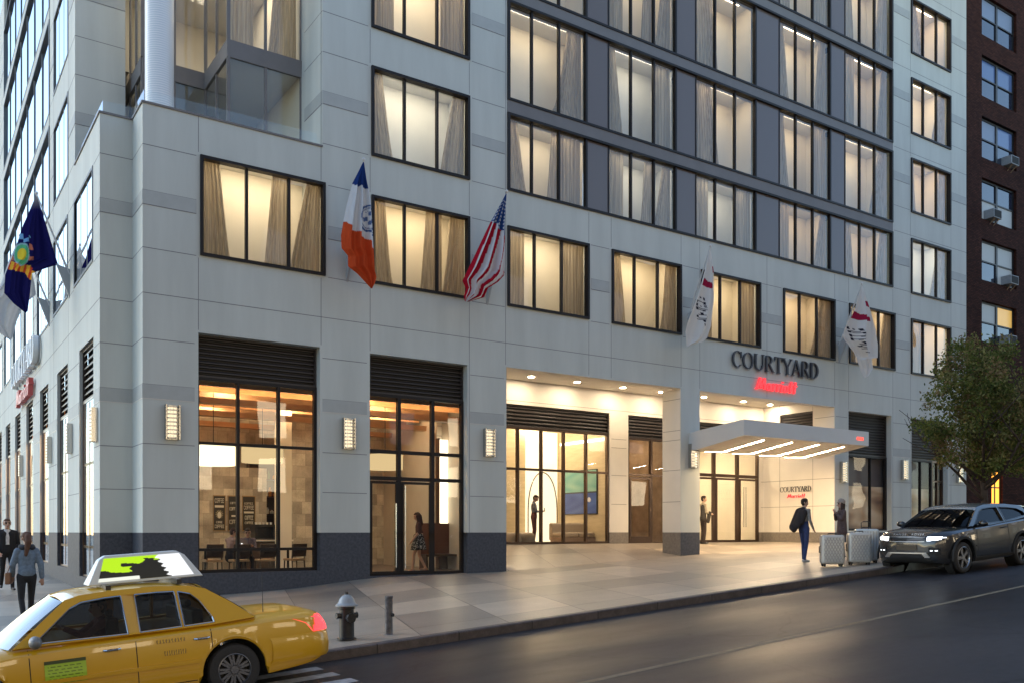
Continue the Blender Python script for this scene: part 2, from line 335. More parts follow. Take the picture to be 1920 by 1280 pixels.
# ------------------------------------------------------------------ the hotel
hotel = empty('hotel_building', (0, 0, 0), 0, 'grey panelled corner hotel with lit windows, podium terrace and recessed entrance', 'building')
XL = -0.75                       # plane of the side-street front
NY = 1.15                        # depth of the corner notch
TY = 5.0                         # tower set-back above the podium
TX = 4.53                        # side wall of the front tower
XR = 35.75                       # end of the front
TOPZ = 27.5
RY = 3.6                         # depth of the entrance recess
RX0, RX1 = PX(949.5), 26.16
RC = 7.16                        # recess ceiling
def wall(name, plane, c, u0, u1, z0, z1, holes, m, depth=.32, m_rev=None, sign=1, mats=None):
    """wall sheet in plane 'y' (u=x) or 'x' (u=y) at coordinate c with rectangular openings and their reveals"""
    us = sorted({u0, u1, *[h[0] for h in holes], *[h[1] for h in holes]}); zs = sorted({z0, z1, *[h[2] for h in holes], *[h[3] for h in holes]})
    us = [u for u in us if u0 <= u <= u1]; zs = [z for z in zs if z0 <= z <= z1]
    P = (lambda u, d, z: (u, c + d, z)) if plane == 'y' else (lambda u, d, z: (c + d, u, z))
    b = MB()
    for i in range(len(us) - 1):
        for j in range(len(zs) - 1):
            cu, cz = (us[i] + us[i + 1]) / 2, (zs[j] + zs[j + 1]) / 2
            if any(h[0] < cu < h[1] and h[2] < cz < h[3] for h in holes): continue
            b.quad(P(us[i], 0, zs[j]), P(us[i + 1], 0, zs[j]), P(us[i + 1], 0, zs[j + 1]), P(us[i], 0, zs[j + 1]), 0)
    for h in holes:
        a0, a1, h0, h1 = max(h[0], u0), min(h[1], u1), max(h[2], z0), min(h[3], z1); d = (h[4] if len(h) > 4 else depth) * sign
        b.quad(P(a0, 0, h0), P(a0, d, h0), P(a0, d, h1), P(a0, 0, h1), 1); b.quad(P(a1, 0, h0), P(a1, d, h0), P(a1, d, h1), P(a1, 0, h1), 1)
        b.quad(P(a0, 0, h1), P(a1, 0, h1), P(a1, d, h1), P(a0, d, h1), 1)
        if h0 > z0 + .01: b.quad(P(a0, 0, h0), P(a1, 0, h0), P(a1, d, h0), P(a0, d, h0), 1)
    return b.build(name, mats or [m, m_rev or m], hotel, recalc=False)
ROWS = [(8.62, 11.05), (12.13, 14.60), (15.66, 18.12), (19.2, 21.65), (22.75, 25.2)]
STRIP = [(12.13, 14.48), (14.87, 17.90), (18.25, 21.36), (21.71, 24.85)]
SX0, SX1 = PX(951), PX(1673.5)
win_f = []                       # (x0, x1, z0, z1) single windows on the front
win_f.append((PX(375), PX(609.5), 8.60, 11.08))
for r_ in ROWS[:5]: win_f.append((PX(696), PX(880), *r_))
for a, b in ((951, 1104), (1146.5, 1277), (1314, 1425.5), (1468, 1565), (1591.5, 1677.5)): win_f.append((PX(a), PX(b), ROWS[0][0], ROWS[0][1]))
for r_ in ((8.62, 11.0), (12.08, 14.46), (15.58, 17.93), (18.98, 21.4), (22.45, 24.85)): win_f.append((PX(1707.5), PX(1782), *r_))
bays = [(PX(372), PX(600), .77, 6.70), (PX(693.5), PX(876.5), .2, 6.70), (PX(1591), PX(1671.5), 1.85, 6.70), (PX(1709), PX(1777), 1.2, 6.70)]
entry = (RX0, RX1, -1, 6.78)
P1, P2 = PX(1276), PX(1312)      # free pier in the entrance
GZ0 = -.3
holes = [w for w in win_f] + bays + [(RX0, P1, -1, 6.78, .0001), (P2, RX1, -1, 6.78, .0001)] + [(SX0, SX1, STRIP[0][0], 30, .12)]
def split_wall(name, plane, c, u0, u1, holes, **kw):
    lo = [(h[0], h[1], h[2], min(h[3], 1.78), *h[4:]) for h in holes if h[2] < 1.78]
    hi = [(h[0], h[1], max(h[2], 1.78), h[3], *h[4:]) for h in holes if h[3] > 1.78]
    top = kw.pop('top', TOPZ)
    wall(name, plane, c, u0, u1, 1.78, top, hi, M['panel'], **kw)
    o = wall('granite_plinth', plane, c, u0, u1, -.6, 1.78, lo, M['base'], **kw); return o
# podium front (x 0..TX) stops at the terrace parapet, tower front carries on up
PAR = 12.02
front_lo = [h for h in holes]
def clip(hs, a, b): return [(max(h[0], a), min(h[1], b), *h[2:]) for h in hs if h[1] > a and h[0] < b]
UW = 4.80
split_wall('front_wall', 'y', 0, 0, UW, clip(holes, 0, UW), top=PAR)
wall('front_wall', 'y', 0, TX, UW, PAR, TOPZ, [], M['panel'])
# wall of window 1 overlaps the tower edge: keep openings whole by splitting at the hole edges
split_wall('front_wall', 'y', 0, UW, XR, clip(holes, UW, XR))
# the piers of the entrance: inner sheets
def sheet(name, pts, m): b = MB(); b.quad(*pts); return b.build(name, m, hotel, recalc=False)
b = MB()                         # free pier: side and back faces
for (z0, z1, mi) in ((-.3, 1.78, 1), (1.78, 6.78, 0)):
    b.quad((P1, .003, z0), (P1, .9, z0), (P1, .9, z1), (P1, .003, z1), mi); b.quad((P2, .003, z0), (P2, .9, z0), (P2, .9, z1), (P2, .003, z1), mi); b.quad((P1, .9, z0), (P2, .9, z0), (P2, .9, z1), (P1, .9, z1), mi)
b.build('entrance_pier', [M['litpanel'], M['litbase']], hotel)
# notch and side-street walls
bay_l = [(2.06 + 4.3 * i, 4.25 + 4.3 * i, .75 if i % 3 else .6, 6.72, .2) for i in range(11)]
win_l = [(2.1 + 4.25 * i, 5.15 + 4.25 * i, 8.62, 11.05) for i in range(11)]
win_lt = [(6.25, 9.3, *r_) for r_ in ROWS[1:]]
LS0, LS1 = 10.3, 26.5
SIDE = [(12.13, 15.1), (15.45, 18.6), (18.95, 22.1), (22.45, 25.6)]
win_lt2 = [(30.2, 33.4, *r_) for r_ in ROWS[1:]]
hl = bay_l + win_l
split_wall('side_street_wall', 'x', XL, NY, TY, clip(hl, NY, TY), top=PAR)
split_wall('side_street_wall', 'x', XL, TY, 50, clip(hl + win_lt + [(LS0, LS1, 12.13, 30, .12)] + win_lt2, TY, 50))
for (z0, z1, mm) in ((-.6, 1.78, 'base'), (1.78, PAR, 'panel')):
    sheet('corner_notch', [(0, 0, z0), (0, NY, z0), (0, NY, z1), (0, 0, z1)], M[mm])
    sheet('corner_notch', [(XL, NY, z0), (0, NY, z0), (0, NY, z1), (XL, NY, z1)], M[mm])
FX = PX(235, TY)                 # tower facet beside the terrace
b = MB(); b.quad((XL, TY, 10.9), (FX, TY, 10.9), (FX, TY, TOPZ), (XL, TY, TOPZ)); b.quad((FX, TY, 10.9), (FX, TY + .8, 10.9), (FX, TY + .8, TOPZ), (FX, TY, TOPZ))
b.quad((TX, 0, PAR - 1), (TX, 3, PAR - 1), (TX, 3, TOPZ), (TX, 0, TOPZ)); b.build('tower_return_wall', M['panel'], hotel, recalc=False)
# parapet caps and terrace floor, glass guards
b = MB(); b.box(-.03, TX + .001, -.03, .28, PAR, PAR + .05); b.box(-.03, .25, .28, NY - .03, PAR, PAR + .05); b.box(XL - .03, .25, NY - .03, NY + .25, PAR, PAR + .05); b.box(XL - .03, XL + .25, NY + .25, TY, PAR, PAR + .05)
b.build('parapet_cap', M['spandrel'], hotel)
b = MB(); b.quad((XL, NY, 11.55), (TX, NY, 11.55), (TX, 7, 11.55), (XL, 7, 11.55)); b.quad((0, 0, 11.55), (TX, 0, 11.55), (TX, NY, 11.55), (0, NY, 11.55))
b.quad((0.0, .26, 11.55), (TX, .26, 11.55), (TX, .26, PAR), (0, .26, PAR)); b.build('terrace_floor', M['slab'], hotel)
b = MB()
for (x0, y0, x1, y1) in ((.05, .08, 4.4, .08), (.05, .08, .05, NY + .08), (XL + .08, NY + .08, .05, NY + .08), (XL + .08, NY + .08, XL + .08, TY)):
    b.quad((x0, y0, PAR + .05), (x1, y1, PAR + .05), (x1, y1, PAR + .36), (x0, y0, PAR + .36))
b.build('glass_guard', M['glass'], hotel, recalc=False)
# joints and bands of the panelling
J = MB(); BD = MB(); PJ = MB()
def bands(z0, z1):
    return [(z, z + .33) for z in (5.0, 9.62, 13.20, 16.76, 20.32, 23.88) if z0 < z < z1]
JZ = [2.85, 3.91, 5.33, 6.42, 7.50, 8.58, 9.95, 11.04, 12.13, 13.53, 14.58, 15.66, 17.09, 18.14, 19.22, 20.65, 21.7, 22.78, 24.2, 25.3]
def free(u0, u1, zc, hs):        # intervals of [u0,u1] at height zc not crossed by openings
    cuts = sorted([(h[0] - .09, h[1] + .09) for h in hs if h[2] - .06 < zc < h[3] + .06 and h[1] > u0 and h[0] < u1]); out = []; a = u0
    for c0, c1 in cuts:
        if c0 > a: out.append((a, c0))
        a = max(a, c1)
    if a < u1: out.append((a, u1))
    return out
def dress(plane, c, u0, u1, z1, hs, sg=-1, vj=()):
    def bx(B, ua, ub, za, zb, t, m=0):
        if plane == 'y': B.box(ua, ub, c + sg * t, c + sg * .0005, za, zb, m)
        else: B.box(c + sg * t, c + sg * .0005, ua, ub, za, zb, m)
    for z in JZ:
        if z < z1 - .2:
            for a, b_ in free(u0, u1, z, hs): bx(J, a, b_, z - .009, z + .009, .0025)
    for za, zb in bands(0, z1):
        for a, b_ in free(u0, u1, (za + zb) / 2, hs):
            if b_ - a < 6: (lambda q: (bx(q, a, b_, za, zb, .006), q.build('accent_band', M['band'], hotel)))(MB())
            bx(J if za > 6 else PJ, a, b_, za - .018, za - .001, .008)
    for u in vj:
        ua, ub = (u - .008, u + .008)
        zz = 1.78
        for h in sorted([h for h in hs if h[0] - .05 < u < h[1] + .05], key=lambda h: h[2]):
            if h[2] > zz + .2: bx(J, ua, ub, zz, h[2] - .06, .0018)
            zz = max(zz, h[3] + .06)
        if zz < z1: bx(J, ua, ub, zz, z1, .0018)
hs_f = holes + [(RX0, RX1, -1, 6.78)]
dress('y', 0, 0, TX, PAR, hs_f, vj=[PX(372)])
dress('y', 0, TX, XR, TOPZ, hs_f, vj=[PX(602), PX(694), PX(880), PX(948), PX(1104), PX(1146), PX(1277), PX(1312), PX(1438), PX(1565), PX(1591), PX(1674), PX(1707), PX(1783)])
dress('x', XL, NY, TY, PAR, hl)
dress('x', XL, TY, 48, TOPZ, hl + win_lt + [(LS0, LS1, 12.13, 30)] + win_lt2, vj=[6.2, 9.4, 10.2, 26.6, 30, 33.6])
dress('y', NY, XL, 0, PAR, []); dress('x', 0, 0, NY, PAR, [])
dress('y', TY, XL, FX, TOPZ, [(XL - 1, FX + 1, 0, 11)])
dress('x', TX, 0.02, 1.3, TOPZ, [(-1, 9, 0, 12.2)], vj=[])
J.build('panel_joints', M['joint'], hotel); PJ.build('reveal_strip', M['palejoint'], hotel)
# upper closure so that the sky does not leak in
b = MB(); b.quad((XL, TY, TOPZ), (XR, TY, TOPZ), (XR, 50, TOPZ), (XL, 50, TOPZ)); b.quad((TX, 0, TOPZ), (XR, 0, TOPZ), (XR, TY, TOPZ), (TX, TY, TOPZ)); b.quad((XR, 0, 0), (XR, 20, 0), (XR, 20, TOPZ), (XR, 0, TOPZ))
b.build('roof', M['band'], hotel)

# ---------------- windows with rooms behind them
def frame_rect(b, plane, c, u0, u1, z0, z1, w, d0, d1, sg=1, m=0):
    def bx(ua, ub, za, zb):
        if plane == 'y': b.box(ua, ub, c + d0 * sg, c + d1 * sg, za, zb, m)
        else: b.box(c + d0 * sg, c + d1 * sg, ua, ub, za, zb, m)
    bx(u0, u1, z0, z0 + w); bx(u0, u1, z1 - w, z1); bx(u0, u0 + w, z0 + w, z1 - w); bx(u1 - w, u1, z0 + w, z1 - w)
def vbar(b, plane, c, u, z0, z1, w, d0, d1, m=0):
    if plane == 'y': b.box(u - w / 2, u + w / 2, c + d0, c + d1, z0, z1, m)
    else: b.box(c + d0, c + d1, u - w / 2, u + w / 2, z0, z1, m)
def hbar(b, plane, c, u0, u1, z, w, d0, d1, m=0):
    if plane == 'y': b.box(u0, u1, c + d0, c + d1, z - w / 2, z + w / 2, m)
    else: b.box(c + d0, c + d1, u0, u1, z - w / 2, z + w / 2, m)
def drape(parent, plane, c, u0, u1, z0, z1, d, gather=0, side=0, sg=1, m='drape'):
    """pleated cloth from u0 to u1; gather pulls the free edge in half-way down"""
    rng = random.Random(int(u0 * 97 + z0 * 31)); rows = []; bow = rng.uniform(.6, 1.2); n = max(10, int((u1 - u0) / .022)); ph = rng.random() * 6; f = rng.uniform(38, 52)
    for k in range(9):
        v = k / 8; z = lerp(z1, z0, v); g_ = gather * (1 - v) ** bow
        a, b_ = (u0, u1 - g_ * (u1 - u0)) if side >= 0 else (u0 + g_ * (u1 - u0), u1)
        row = []
        for i in range(n + 1):
            t = i / n; u = lerp(a, b_, t); dd = d + sg * .035 * (1 + .5 * sin(7 * t + ph)) * sin(f * t * (u1 - u0) + ph + .5 * sin(5 * t + v))
            row.append((u, c + dd, z) if plane == 'y' else (c + dd, u, z))
        rows.append(row)
    b = MB(); b.grid(rows); return b.build('curtain', M[m], parent, smooth=True, recalc=False)
def room(parent, plane, c, u0, u1, z0, z1, dep, lamp, grey=False, off=.34, zh=0):
    b = MB(); P = (lambda u, d, z: (u, c + d, z)) if plane == 'y' else (lambda u, d, z: (c + d, u, z))
    f, k = off, off + dep
    b.quad(P(u0, k, z0), P(u1, k, z0), P(u1, k, z1), P(u0, k, z1), 0)
    b.quad(P(u0, f, z0), P(u0, k, z0), P(u0, k, z1), P(u0, f, z1), 0); b.quad(P(u1, f, z0), P(u1, k, z0), P(u1, k, z1), P(u1, f, z1), 0)
    b.quad(P(u0, f, z1), P(u1, f, z1), P(u1, k, z1), P(u0, k, z1), 1); b.quad(P(u0, f - .005, z1), P(u1, f - .005, z1), P(u1, f - .005, z1 - zh), P(u0, f - .005, z1 - zh), 1) if zh else None; b.quad(P(u0, f, z0), P(u1, f, z0), P(u1, k, z0), P(u0, k, z0), 2)
    um, w = (u0 + u1) / 2, (u1 - u0) * .36
    e0, e1 = f + .02, f + (.40 if zh > .3 else .20)
    b.quad(P(um - w, e0, z1 - .03), P(um + w, e0, z1 - .03), P(um + w, e1, z1 - .03), P(um - w, e1, z1 - .03), 3)
    return b.build('guest_room', [M['roomgrey' if grey else 'roomwall'], M['roomceil'], M['carpet'], M[lamp]], parent, recalc=False)
RNG = random.Random(11); M['sideframe'] = mat('grey_side_frame', (.17, .19, .21), .5, spec=.2)
def window(plane, c, u0, u1, z0, z1, mull=(1 / 3, 2 / 3), lamp='lampA', sg=1, proud=.06, curt=True, strip=False, gl='glass', rm=True, cur=None):
    """one glazed unit: proud dark frame, mullions, panes, curtains, the room behind"""
    b = MB()
    if plane == 'x': proud = .02
    if not strip: frame_rect(b, plane, c, u0, u1, z0, z1, .075, -proud * sg, .14 * sg)
    for t in mull: vbar(b, plane, c, lerp(u0, u1, t), z0 + (.075 if not strip else 0), z1 - (.075 if not strip else 0), .062, (.02 if plane == 'y' else .015) * sg, .13 * sg)
    f = b.build('window' if not strip else 'bay_window', M['frame'] if plane == 'y' else M['sideframe'], hotel)
    g = MB(); e = .07 if not strip else 0.0; d = .08 * sg if plane == 'y' else .02
    if plane == 'y': g.quad((u0 + e, c + d, z0 + e), (u1 - e, c + d, z0 + e), (u1 - e, c + d, z1 - e), (u0 + e, c + d, z1 - e))
    else: g.quad((c + d, u0 + e, z0 + e), (c + d, u1 - e, z0 + e), (c + d, u1 - e, z1 - e), (c + d, u0 + e, z1 - e))
    g.build('pane', M[gl], f, recalc=False)
    w = u1 - u0
    if curt:
        k = cur or RNG.choice(['LR', 'LR', 'L2', 'R2', 'LRm'])
        o = .22 * sg
        if 'L' in k: drape(f, plane, c, u0 + .05, u0 + w * (.42 if k == 'L2' else .25), z0 + .02, z1 - .02, o, RNG.choice([0, .35, .5]), 1, sg)
        if 'R' in k: drape(f, plane, c, u1 - w * (.42 if k == 'R2' else .27), u1 - .05, z0 + .02, z1 - .02, o, RNG.choice([.0, .4, .55]), -1, sg)
        if k == 'LRm': drape(f, plane, c, u0 + w * .52, u0 + w * .74, z0 + .02, z1 - .02, o, .3, -1, sg)
    if rm: room(f, plane, c, u0 - .12, u1 + .12, z0 - .10, z1 + (.17 if strip else .36), (.95 if strip else 1.15) if plane == 'y' else 1.3, lamp, grey=lamp == 'lampB', off=.33, zh=(.17 if strip else .36)) if sg > 0 else None
    return f
lamps = ['lampA', 'lampA', 'lampC', 'lampB', 'lampA', 'lampC', 'lampB', 'lampA', 'lampA', 'lampC', 'lampC', 'lampB', 'lampC', 'lampC', 'lampA', 'lampC', 'lampC']
cur_f = ['LRm', 'LRm', 'LR', 'LR', 'LR', 'LR', 'LR', 'LR', 'LR', 'R2', 'LR', 'L2', 'R2', 'LR', 'R2', 'L2', 'LR']
lmp_f = ['lampA', 'lampC', 'lampB', 'lampA', 'lampC', 'lampC', 'lampA', 'lampC', 'lampC', 'lampD', 'lampD', 'lampD', 'lampB', 'lampD', 'lampC', 'lampD', 'lampD']
for i, w in enumerate(win_f):
    m3 = (1 / 3, 2 / 3) if i not in (0,) else (.36, .70)
    window('y', 0, *w, mull=m3, lamp=lmp_f[i % len(lmp_f)], cur=cur_f[i % len(cur_f)])
# strip glazing: five bays of three lights on four floors with grey glass between
BAYX = [(951, 999, 1050, 1099), (1144, 1185, 1228, 1267), (1307.5, 1343, 1380, 1417), (1464, 1494, 1526, 1557), (1587, 1614, 1642, 1671)]
lm = [['lampA', 'lampB', 'lampB', 'lampD', 'lampD'], ['lampA', 'lampB', 'lampC', 'lampC', 'lampC'], ['lampD', 'lampC', 'lampC', 'lampC', 'lampD'], ['lampC', 'lampD', 'lampC', 'lampA', 'lampC']]
for ri, (z0, z1) in enumerate(STRIP):
    b = MB(); b.box(SX0, SX1, -.05, .10, z0 - .005, z0 + .07); b.box(SX0, SX1, -.05, .10, z1 - .07, z1 + .005)
    b.box(SX0, SX0 + .09, -.05, .10, z0 + .07, z1 - .07); b.box(SX1 - .09, SX1, -.05, .10, z0 + .07, z1 - .07)
    b.build('strip_window_frame', M['frame'], hotel)
    if ri < 3: s_ = MB(); s_.box(SX0, SX1, -.02, .3, z1 + .006, STRIP[ri + 1][0] - .006); s_.build('spandrel_band', M['spandrel'], hotel)
    for bi, q in enumerate(BAYX):
        a, m1, m2, d = [PX(v) for v in q]; a = max(a, SX0 + .09); d = min(d, SX1 - .09)
        wo = window('y', 0, a, d, z0 + .07, z1 - .07, mull=((m1 - a) / (d - a), (m2 - a) / (d - a)), lamp=lm[ri][bi], strip=True)
        if bi < 4:
            n0 = PX(BAYX[bi + 1][0]); p = MB(); p.box(d, n0, .05, .12, z0 + .07, z1 - .07); p.build('grey_glass_panel', M['greypane'], hotel)
            v = MB(); vbar(v, 'y', 0, d + .03, z0 + .07, z1 - .07, .07, .0, .13); vbar(v, 'y', 0, n0 - .03, z0 + .07, z1 - .07, .05, .03, .13); v.build('mullion', M['frame'], hotel)
# side street windows
for i, w in enumerate(win_l): window('x', XL, *w, lamp='lampA', cur='LR', gl='skyglass', rm=i < 4)
for w in win_lt + win_lt2: window('x', XL, *w, lamp='lampA', cur='LR', gl='skyglass', rm=w[0] < 12)
backm = mat('pale_roller_blind', (.42, .50, .56), .6, nscale=.5, namt=.15)
for ri, (z0, z1) in enumerate(SIDE):
    b = MB(); frame_rect(b, 'x', XL, LS0, LS1, z0, z1, .08, -.03, .10)
    for k in range(1, 7): vbar(b, 'x', XL, lerp(LS0, LS1, k / 7), z0 + .09, z1 - .09, .05, .03, .10)
    f = b.build('strip_window_frame', M['sideframe'], hotel)
    g = MB(); g.quad((XL + .06, LS0 + .08, z0 + .08), (XL + .06, LS1 - .08, z0 + .08), (XL + .06, LS1 - .08, z1 - .08), (XL + .06, LS0 + .08, z1 - .08)); g.build('pane', M['skyglass'], f, recalc=False)
    g = MB(); g.quad((XL + .3, LS0, z0), (XL + .3, LS1, z0), (XL + .3, LS1, z1), (XL + .3, LS0, z1)); g.build('blind', backm, f, recalc=False)
    if ri < 3: s_ = MB(); s_.box(XL - .02, XL + .25, LS0, LS1, z1 + .006, SIDE[ri + 1][0] - .006); s_.build('spandrel_band', M['panel'], hotel)

# ---------------- terrace glazing: zig-zag curtain wall behind the parapet
AX, BX_, AY, BY = PX(267, 3.75), PX(428, 1.55), 3.75, 1.55
TZ = [(11.56, 14.50), (14.97, 18.05), (18.52, 21.6), (22.07, 25.1)]
segs = [('x', AX, AY, 6.2), ('y', AY, AX, BX_), ('x', BX_, BY, AY), ('y', BY, BX_, TX)]
for (pl, c, a, d) in segs:
    b = MB(); gp = MB(); n = 3 if d - a > 2.3 else 2
    for zi, (z0, z1) in enumerate(TZ):
        for k in range(n + 1): vbar(b, pl, c, lerp(a, d, k / n), z0, z1, .07, -.02, .05)
        if pl == 'y': gp.quad((a, c, z0), (d, c, z0), (d, c, z1), (a, c, z1))
        else: gp.quad((c, a, z0), (c, d, z0), (c, d, z1), (c, a, z1))
    f = b.build('terrace_glazing', M['spandrel'], hotel); gp.build('pane', M['glass'], f, recalc=False)
    for (z0, z1) in zip([t[1] for t in TZ[:-1]], [t[0] for t in TZ[1:]]):
        b = MB()
        if pl == 'y': b.box(a - (.04 if c == BY else 0), d, c - .04, c + .04, z0, z1)
        else: b.box(c - .04, c + .04, a + .041, d - .041, z0, z1)
        b.build('slab_band', M['spandrel'], hotel)
for zi, (z0, z1) in enumerate(TZ):
    f = MB()
    x0, x1, y1 = AX + .05, TX - .03, 7.2
    f.quad((x0, y1, z0), (x1, y1, z0), (x1, y1, z1 + .2), (x0, y1, z1 + .2), 0); f.quad((x1, BY, z0), (x1, y1, z0), (x1, y1, z1 + .2), (x1, BY, z1 + .2), 0)
    f.quad((x0, 3.9, z1 + .05), (x1, 3.9, z1 + .05), (x1, y1, z1 + .05), (x0, y1, z1 + .05), 1); f.quad((BX_ + .05, BY + .06, z1 + .05), (x1, BY + .06, z1 + .05), (x1, 3.9, z1 + .05), (BX_ + .05, 3.9, z1 + .05), 1)
    f.quad((x0, 3.9, z0), (x1, 3.9, z0), (x1, y1, z0), (x0, y1, z0), 2)
    if zi: f.quad((x0 + .3, 3.95, z1 + .04), (x1 - .3, 3.95, z1 + .04), (x1 - .3, 4.35, z1 + .04), (x0 + .3, 4.35, z1 + .04), 3); f.quad((BX_ + .1, BY + .12, z1 + .04), (x1 - .1, BY + .12, z1 + .04), (x1 - .1, BY + .42, z1 + .04), (BX_ + .1, BY + .42, z1 + .04), 3)
    rm = f.build('guest_room', [M['roomwall'], M['roomceil'], M['carpet'], M['lampA']], hotel, recalc=False)
    if zi:
        drape(rm, 'y', BY + .1, BX_ + .1, BX_ + .75, z0, z1, .08); drape(rm, 'y', BY + .1, TX - .9, TX - .1, z0, z1, .08, .3, -1)
# perforated white column
def perf():
    m = mat('white_perforated_screen', (.78, .79, .80), .35); nt = m.node_tree; p = nt.nodes['Principled BSDF']; L = nt.links.new
    tc = nt.nodes.new('ShaderNodeTexCoord'); sp = nt.nodes.new('ShaderNodeSeparateXYZ'); L(tc.outputs['Object'], sp.inputs[0])
    at = nt.nodes.new('ShaderNodeMath'); at.operation = 'ARCTAN2'; L(sp.outputs[1], at.inputs[0]); L(sp.outputs[0], at.inputs[1])
    cb = nt.nodes.new('ShaderNodeCombineXYZ'); L(at.outputs[0], cb.inputs[0]); L(sp.outputs[2], cb.inputs[1])
    br = nt.nodes.new('ShaderNodeTexBrick'); br.offset = 0; br.inputs['Scale'].default_value = 1; br.inputs['Brick Width'].default_value = .14; br.inputs['Row Height'].default_value = .06; br.inputs['Mortar Size'].default_value = .009; br.inputs['Mortar Smooth'].default_value = .3
    br.inputs['Color1'].default_value = br.inputs['Color2'].default_value = (.62, .66, .70, 1); br.inputs['Mortar'].default_value = (.9, .9, .9, 1)
    L(cb.outputs[0], br.inputs['Vector']); L(br.outputs['Color'], p.inputs['Base Color']); return m
cxx, cyy = PX(299, 2.2), 2.2
b = MB(); b.lathe([(.36, 0), (.36, 14)], seg=40); b.build('terrace_column', perf(), hotel, smooth=True, loc=(cxx, cyy, 11.55))

# ---------------- ground floor bays: louvres, glazing
def louver(plane, c, u0, u1, z0, z1, pitch=.115, sg=1, parent=None):
    b = MB(); n = int((z1 - z0) / pitch)
    for i in range(n):
        z = z0 + (i + .5) * (z1 - z0) / n; h = (z1 - z0) / n
        for (d0, za, d1, zb) in (((.05, z - h * .42, .11, z + h * .25)),):
            if plane == 'y': b.poly([(u0, c + d0 * sg, za), (u1, c + d0 * sg, za), (u1, c + d1 * sg, zb), (u0, c + d1 * sg, zb)]); b.quad((u0, c + (d0) * sg, za), (u1, c + d0 * sg, za), (u1, c + d0 * sg, za + h * .22), (u0, c + d0 * sg, za + h * .22))
            else: b.poly([(c + d0 * sg, u0, za), (c + d0 * sg, u1, za), (c + d1 * sg, u1, zb), (c + d1 * sg, u0, zb)]); b.quad((c + d0 * sg, u0, za), (c + d0 * sg, u1, za), (c + d0 * sg, u1, za + h * .22), (c + d0 * sg, u0, za + h * .22))
    if plane == 'y': b.quad((u0, c + .16 * sg, z0), (u1, c + .16 * sg, z0), (u1, c + .16 * sg, z1), (u0, c + .16 * sg, z1), 1)
    else: b.quad((c + .16 * sg, u0, z0), (c + .16 * sg, u1, z0), (c + .16 * sg, u1, z1), (c + .16 * sg, u0, z1), 1)
    frame_rect(b, plane, c, u0, u1, z0, z1, .05, .02 * sg, .14 * sg)
    return b.build('louvre_panel', [M['louver'], M['black']], hotel, recalc=False)
def shopfront(plane, c, u0, u1, z0, z1, mx, hz, gl='shopglass', fm='frame', sg=1, name='shop_window', w=.07):
    b = MB(); fd = .13 if plane == 'y' else .05; frame_rect(b, plane, c, u0, u1, z0, z1, .08 if plane == 'y' else .05, .0, fd * sg)
    for u in mx: vbar(b, plane, c, u, z0 + .08, z1 - .08, w if plane == 'y' else .035, .0, fd)
    for z in hz: hbar(b, plane, c, u0 + .08, u1 - .08, z, w, .01 if sg > 0 else -.12, .12 if sg > 0 else -.01)
    f = b.build(name, M[fm], hotel); g = MB(); d = .06 * sg if plane == 'y' else .01
    if plane == 'y': g.quad((u0 + .05, c + d, z0 + .05), (u1 - .05, c + d, z0 + .05), (u1 - .05, c + d, z1 - .05), (u0 + .05, c + d, z1 - .05))
    else: g.quad((c + d, u0 + .05, z0 + .05), (c + d, u1 - .05, z0 + .05), (c + d, u1 - .05, z1 - .05), (c + d, u0 + .05, z1 - .05))
    g.build('pane', M[gl], f, recalc=False); return f
D = .22
LZ = 5.66
louver('y', D, bays[0][0], bays[0][1], LZ, 6.70)
shopfront('y', D, bays[0][0], bays[0][1], .77, LZ, [PX(447, D), PX(523, D)], [4.02, 1.35])
louver('y', D, bays[1][0], bays[1][1], LZ, 6.70)
B0, B1 = bays[1][0], bays[1][1]
df = shopfront('y', D, B0, B1, .58, LZ, [PX(749, D), PX(812, D)], [4.05, 3.30], w=.10)
b = MB()
for (a, e) in ((B0 + .1, PX(749, D) - .06), (PX(749, D) + .06, PX(812, D) - .06)): frame_rect(b, 'y', D - .02, a, e, .62, 3.22, .07, 0, .05)
b.build('door', M['frame'], df)
b = MB(); b.tube([(PX(749, D) - .14, D - .07, .8), (PX(749, D) - .14, D - .07, 2.6)], .018); b.tube([(PX(749, D) + .14, D - .07, .75), (PX(749, D) + .14, D - .07, 3.1)], .02); b.build('door_handle', M['chrome'], df)
b = MB(); b.box(B0, B1, 0.0, D + .3, -.3, .575); b.build('door_threshold', M['base'], hotel)
for k, bi in enumerate((2, 3)):
    u0, u1 = bays[bi][0], bays[bi][1]; louver('y', D, u0, u1, 4.96, 6.70)
shopfront('y', D, bays[2][0], bays[2][1], 1.85, 4.96, [lerp(bays[2][0], bays[2][1], .62)], [], gl='wavyglass', w=.03)
xm = PX(1748, D); shopfront('y', D, bays[3][0], xm, 1.2, 4.96, [lerp(bays[3][0], xm, .55)], [], gl='wavyglass', w=.03)
f = shopfront('y', D, xm, bays[3][1], 1.2, 4.96, [lerp(xm, bays[3][1], .5)], [4.05], fm='bronze', gl='wavyglass')
M['goldsheet'] = mat('crinkled_copper_foil', (.50, .36, .24), .22, metal=.85, bump=1, bscale=1.3)
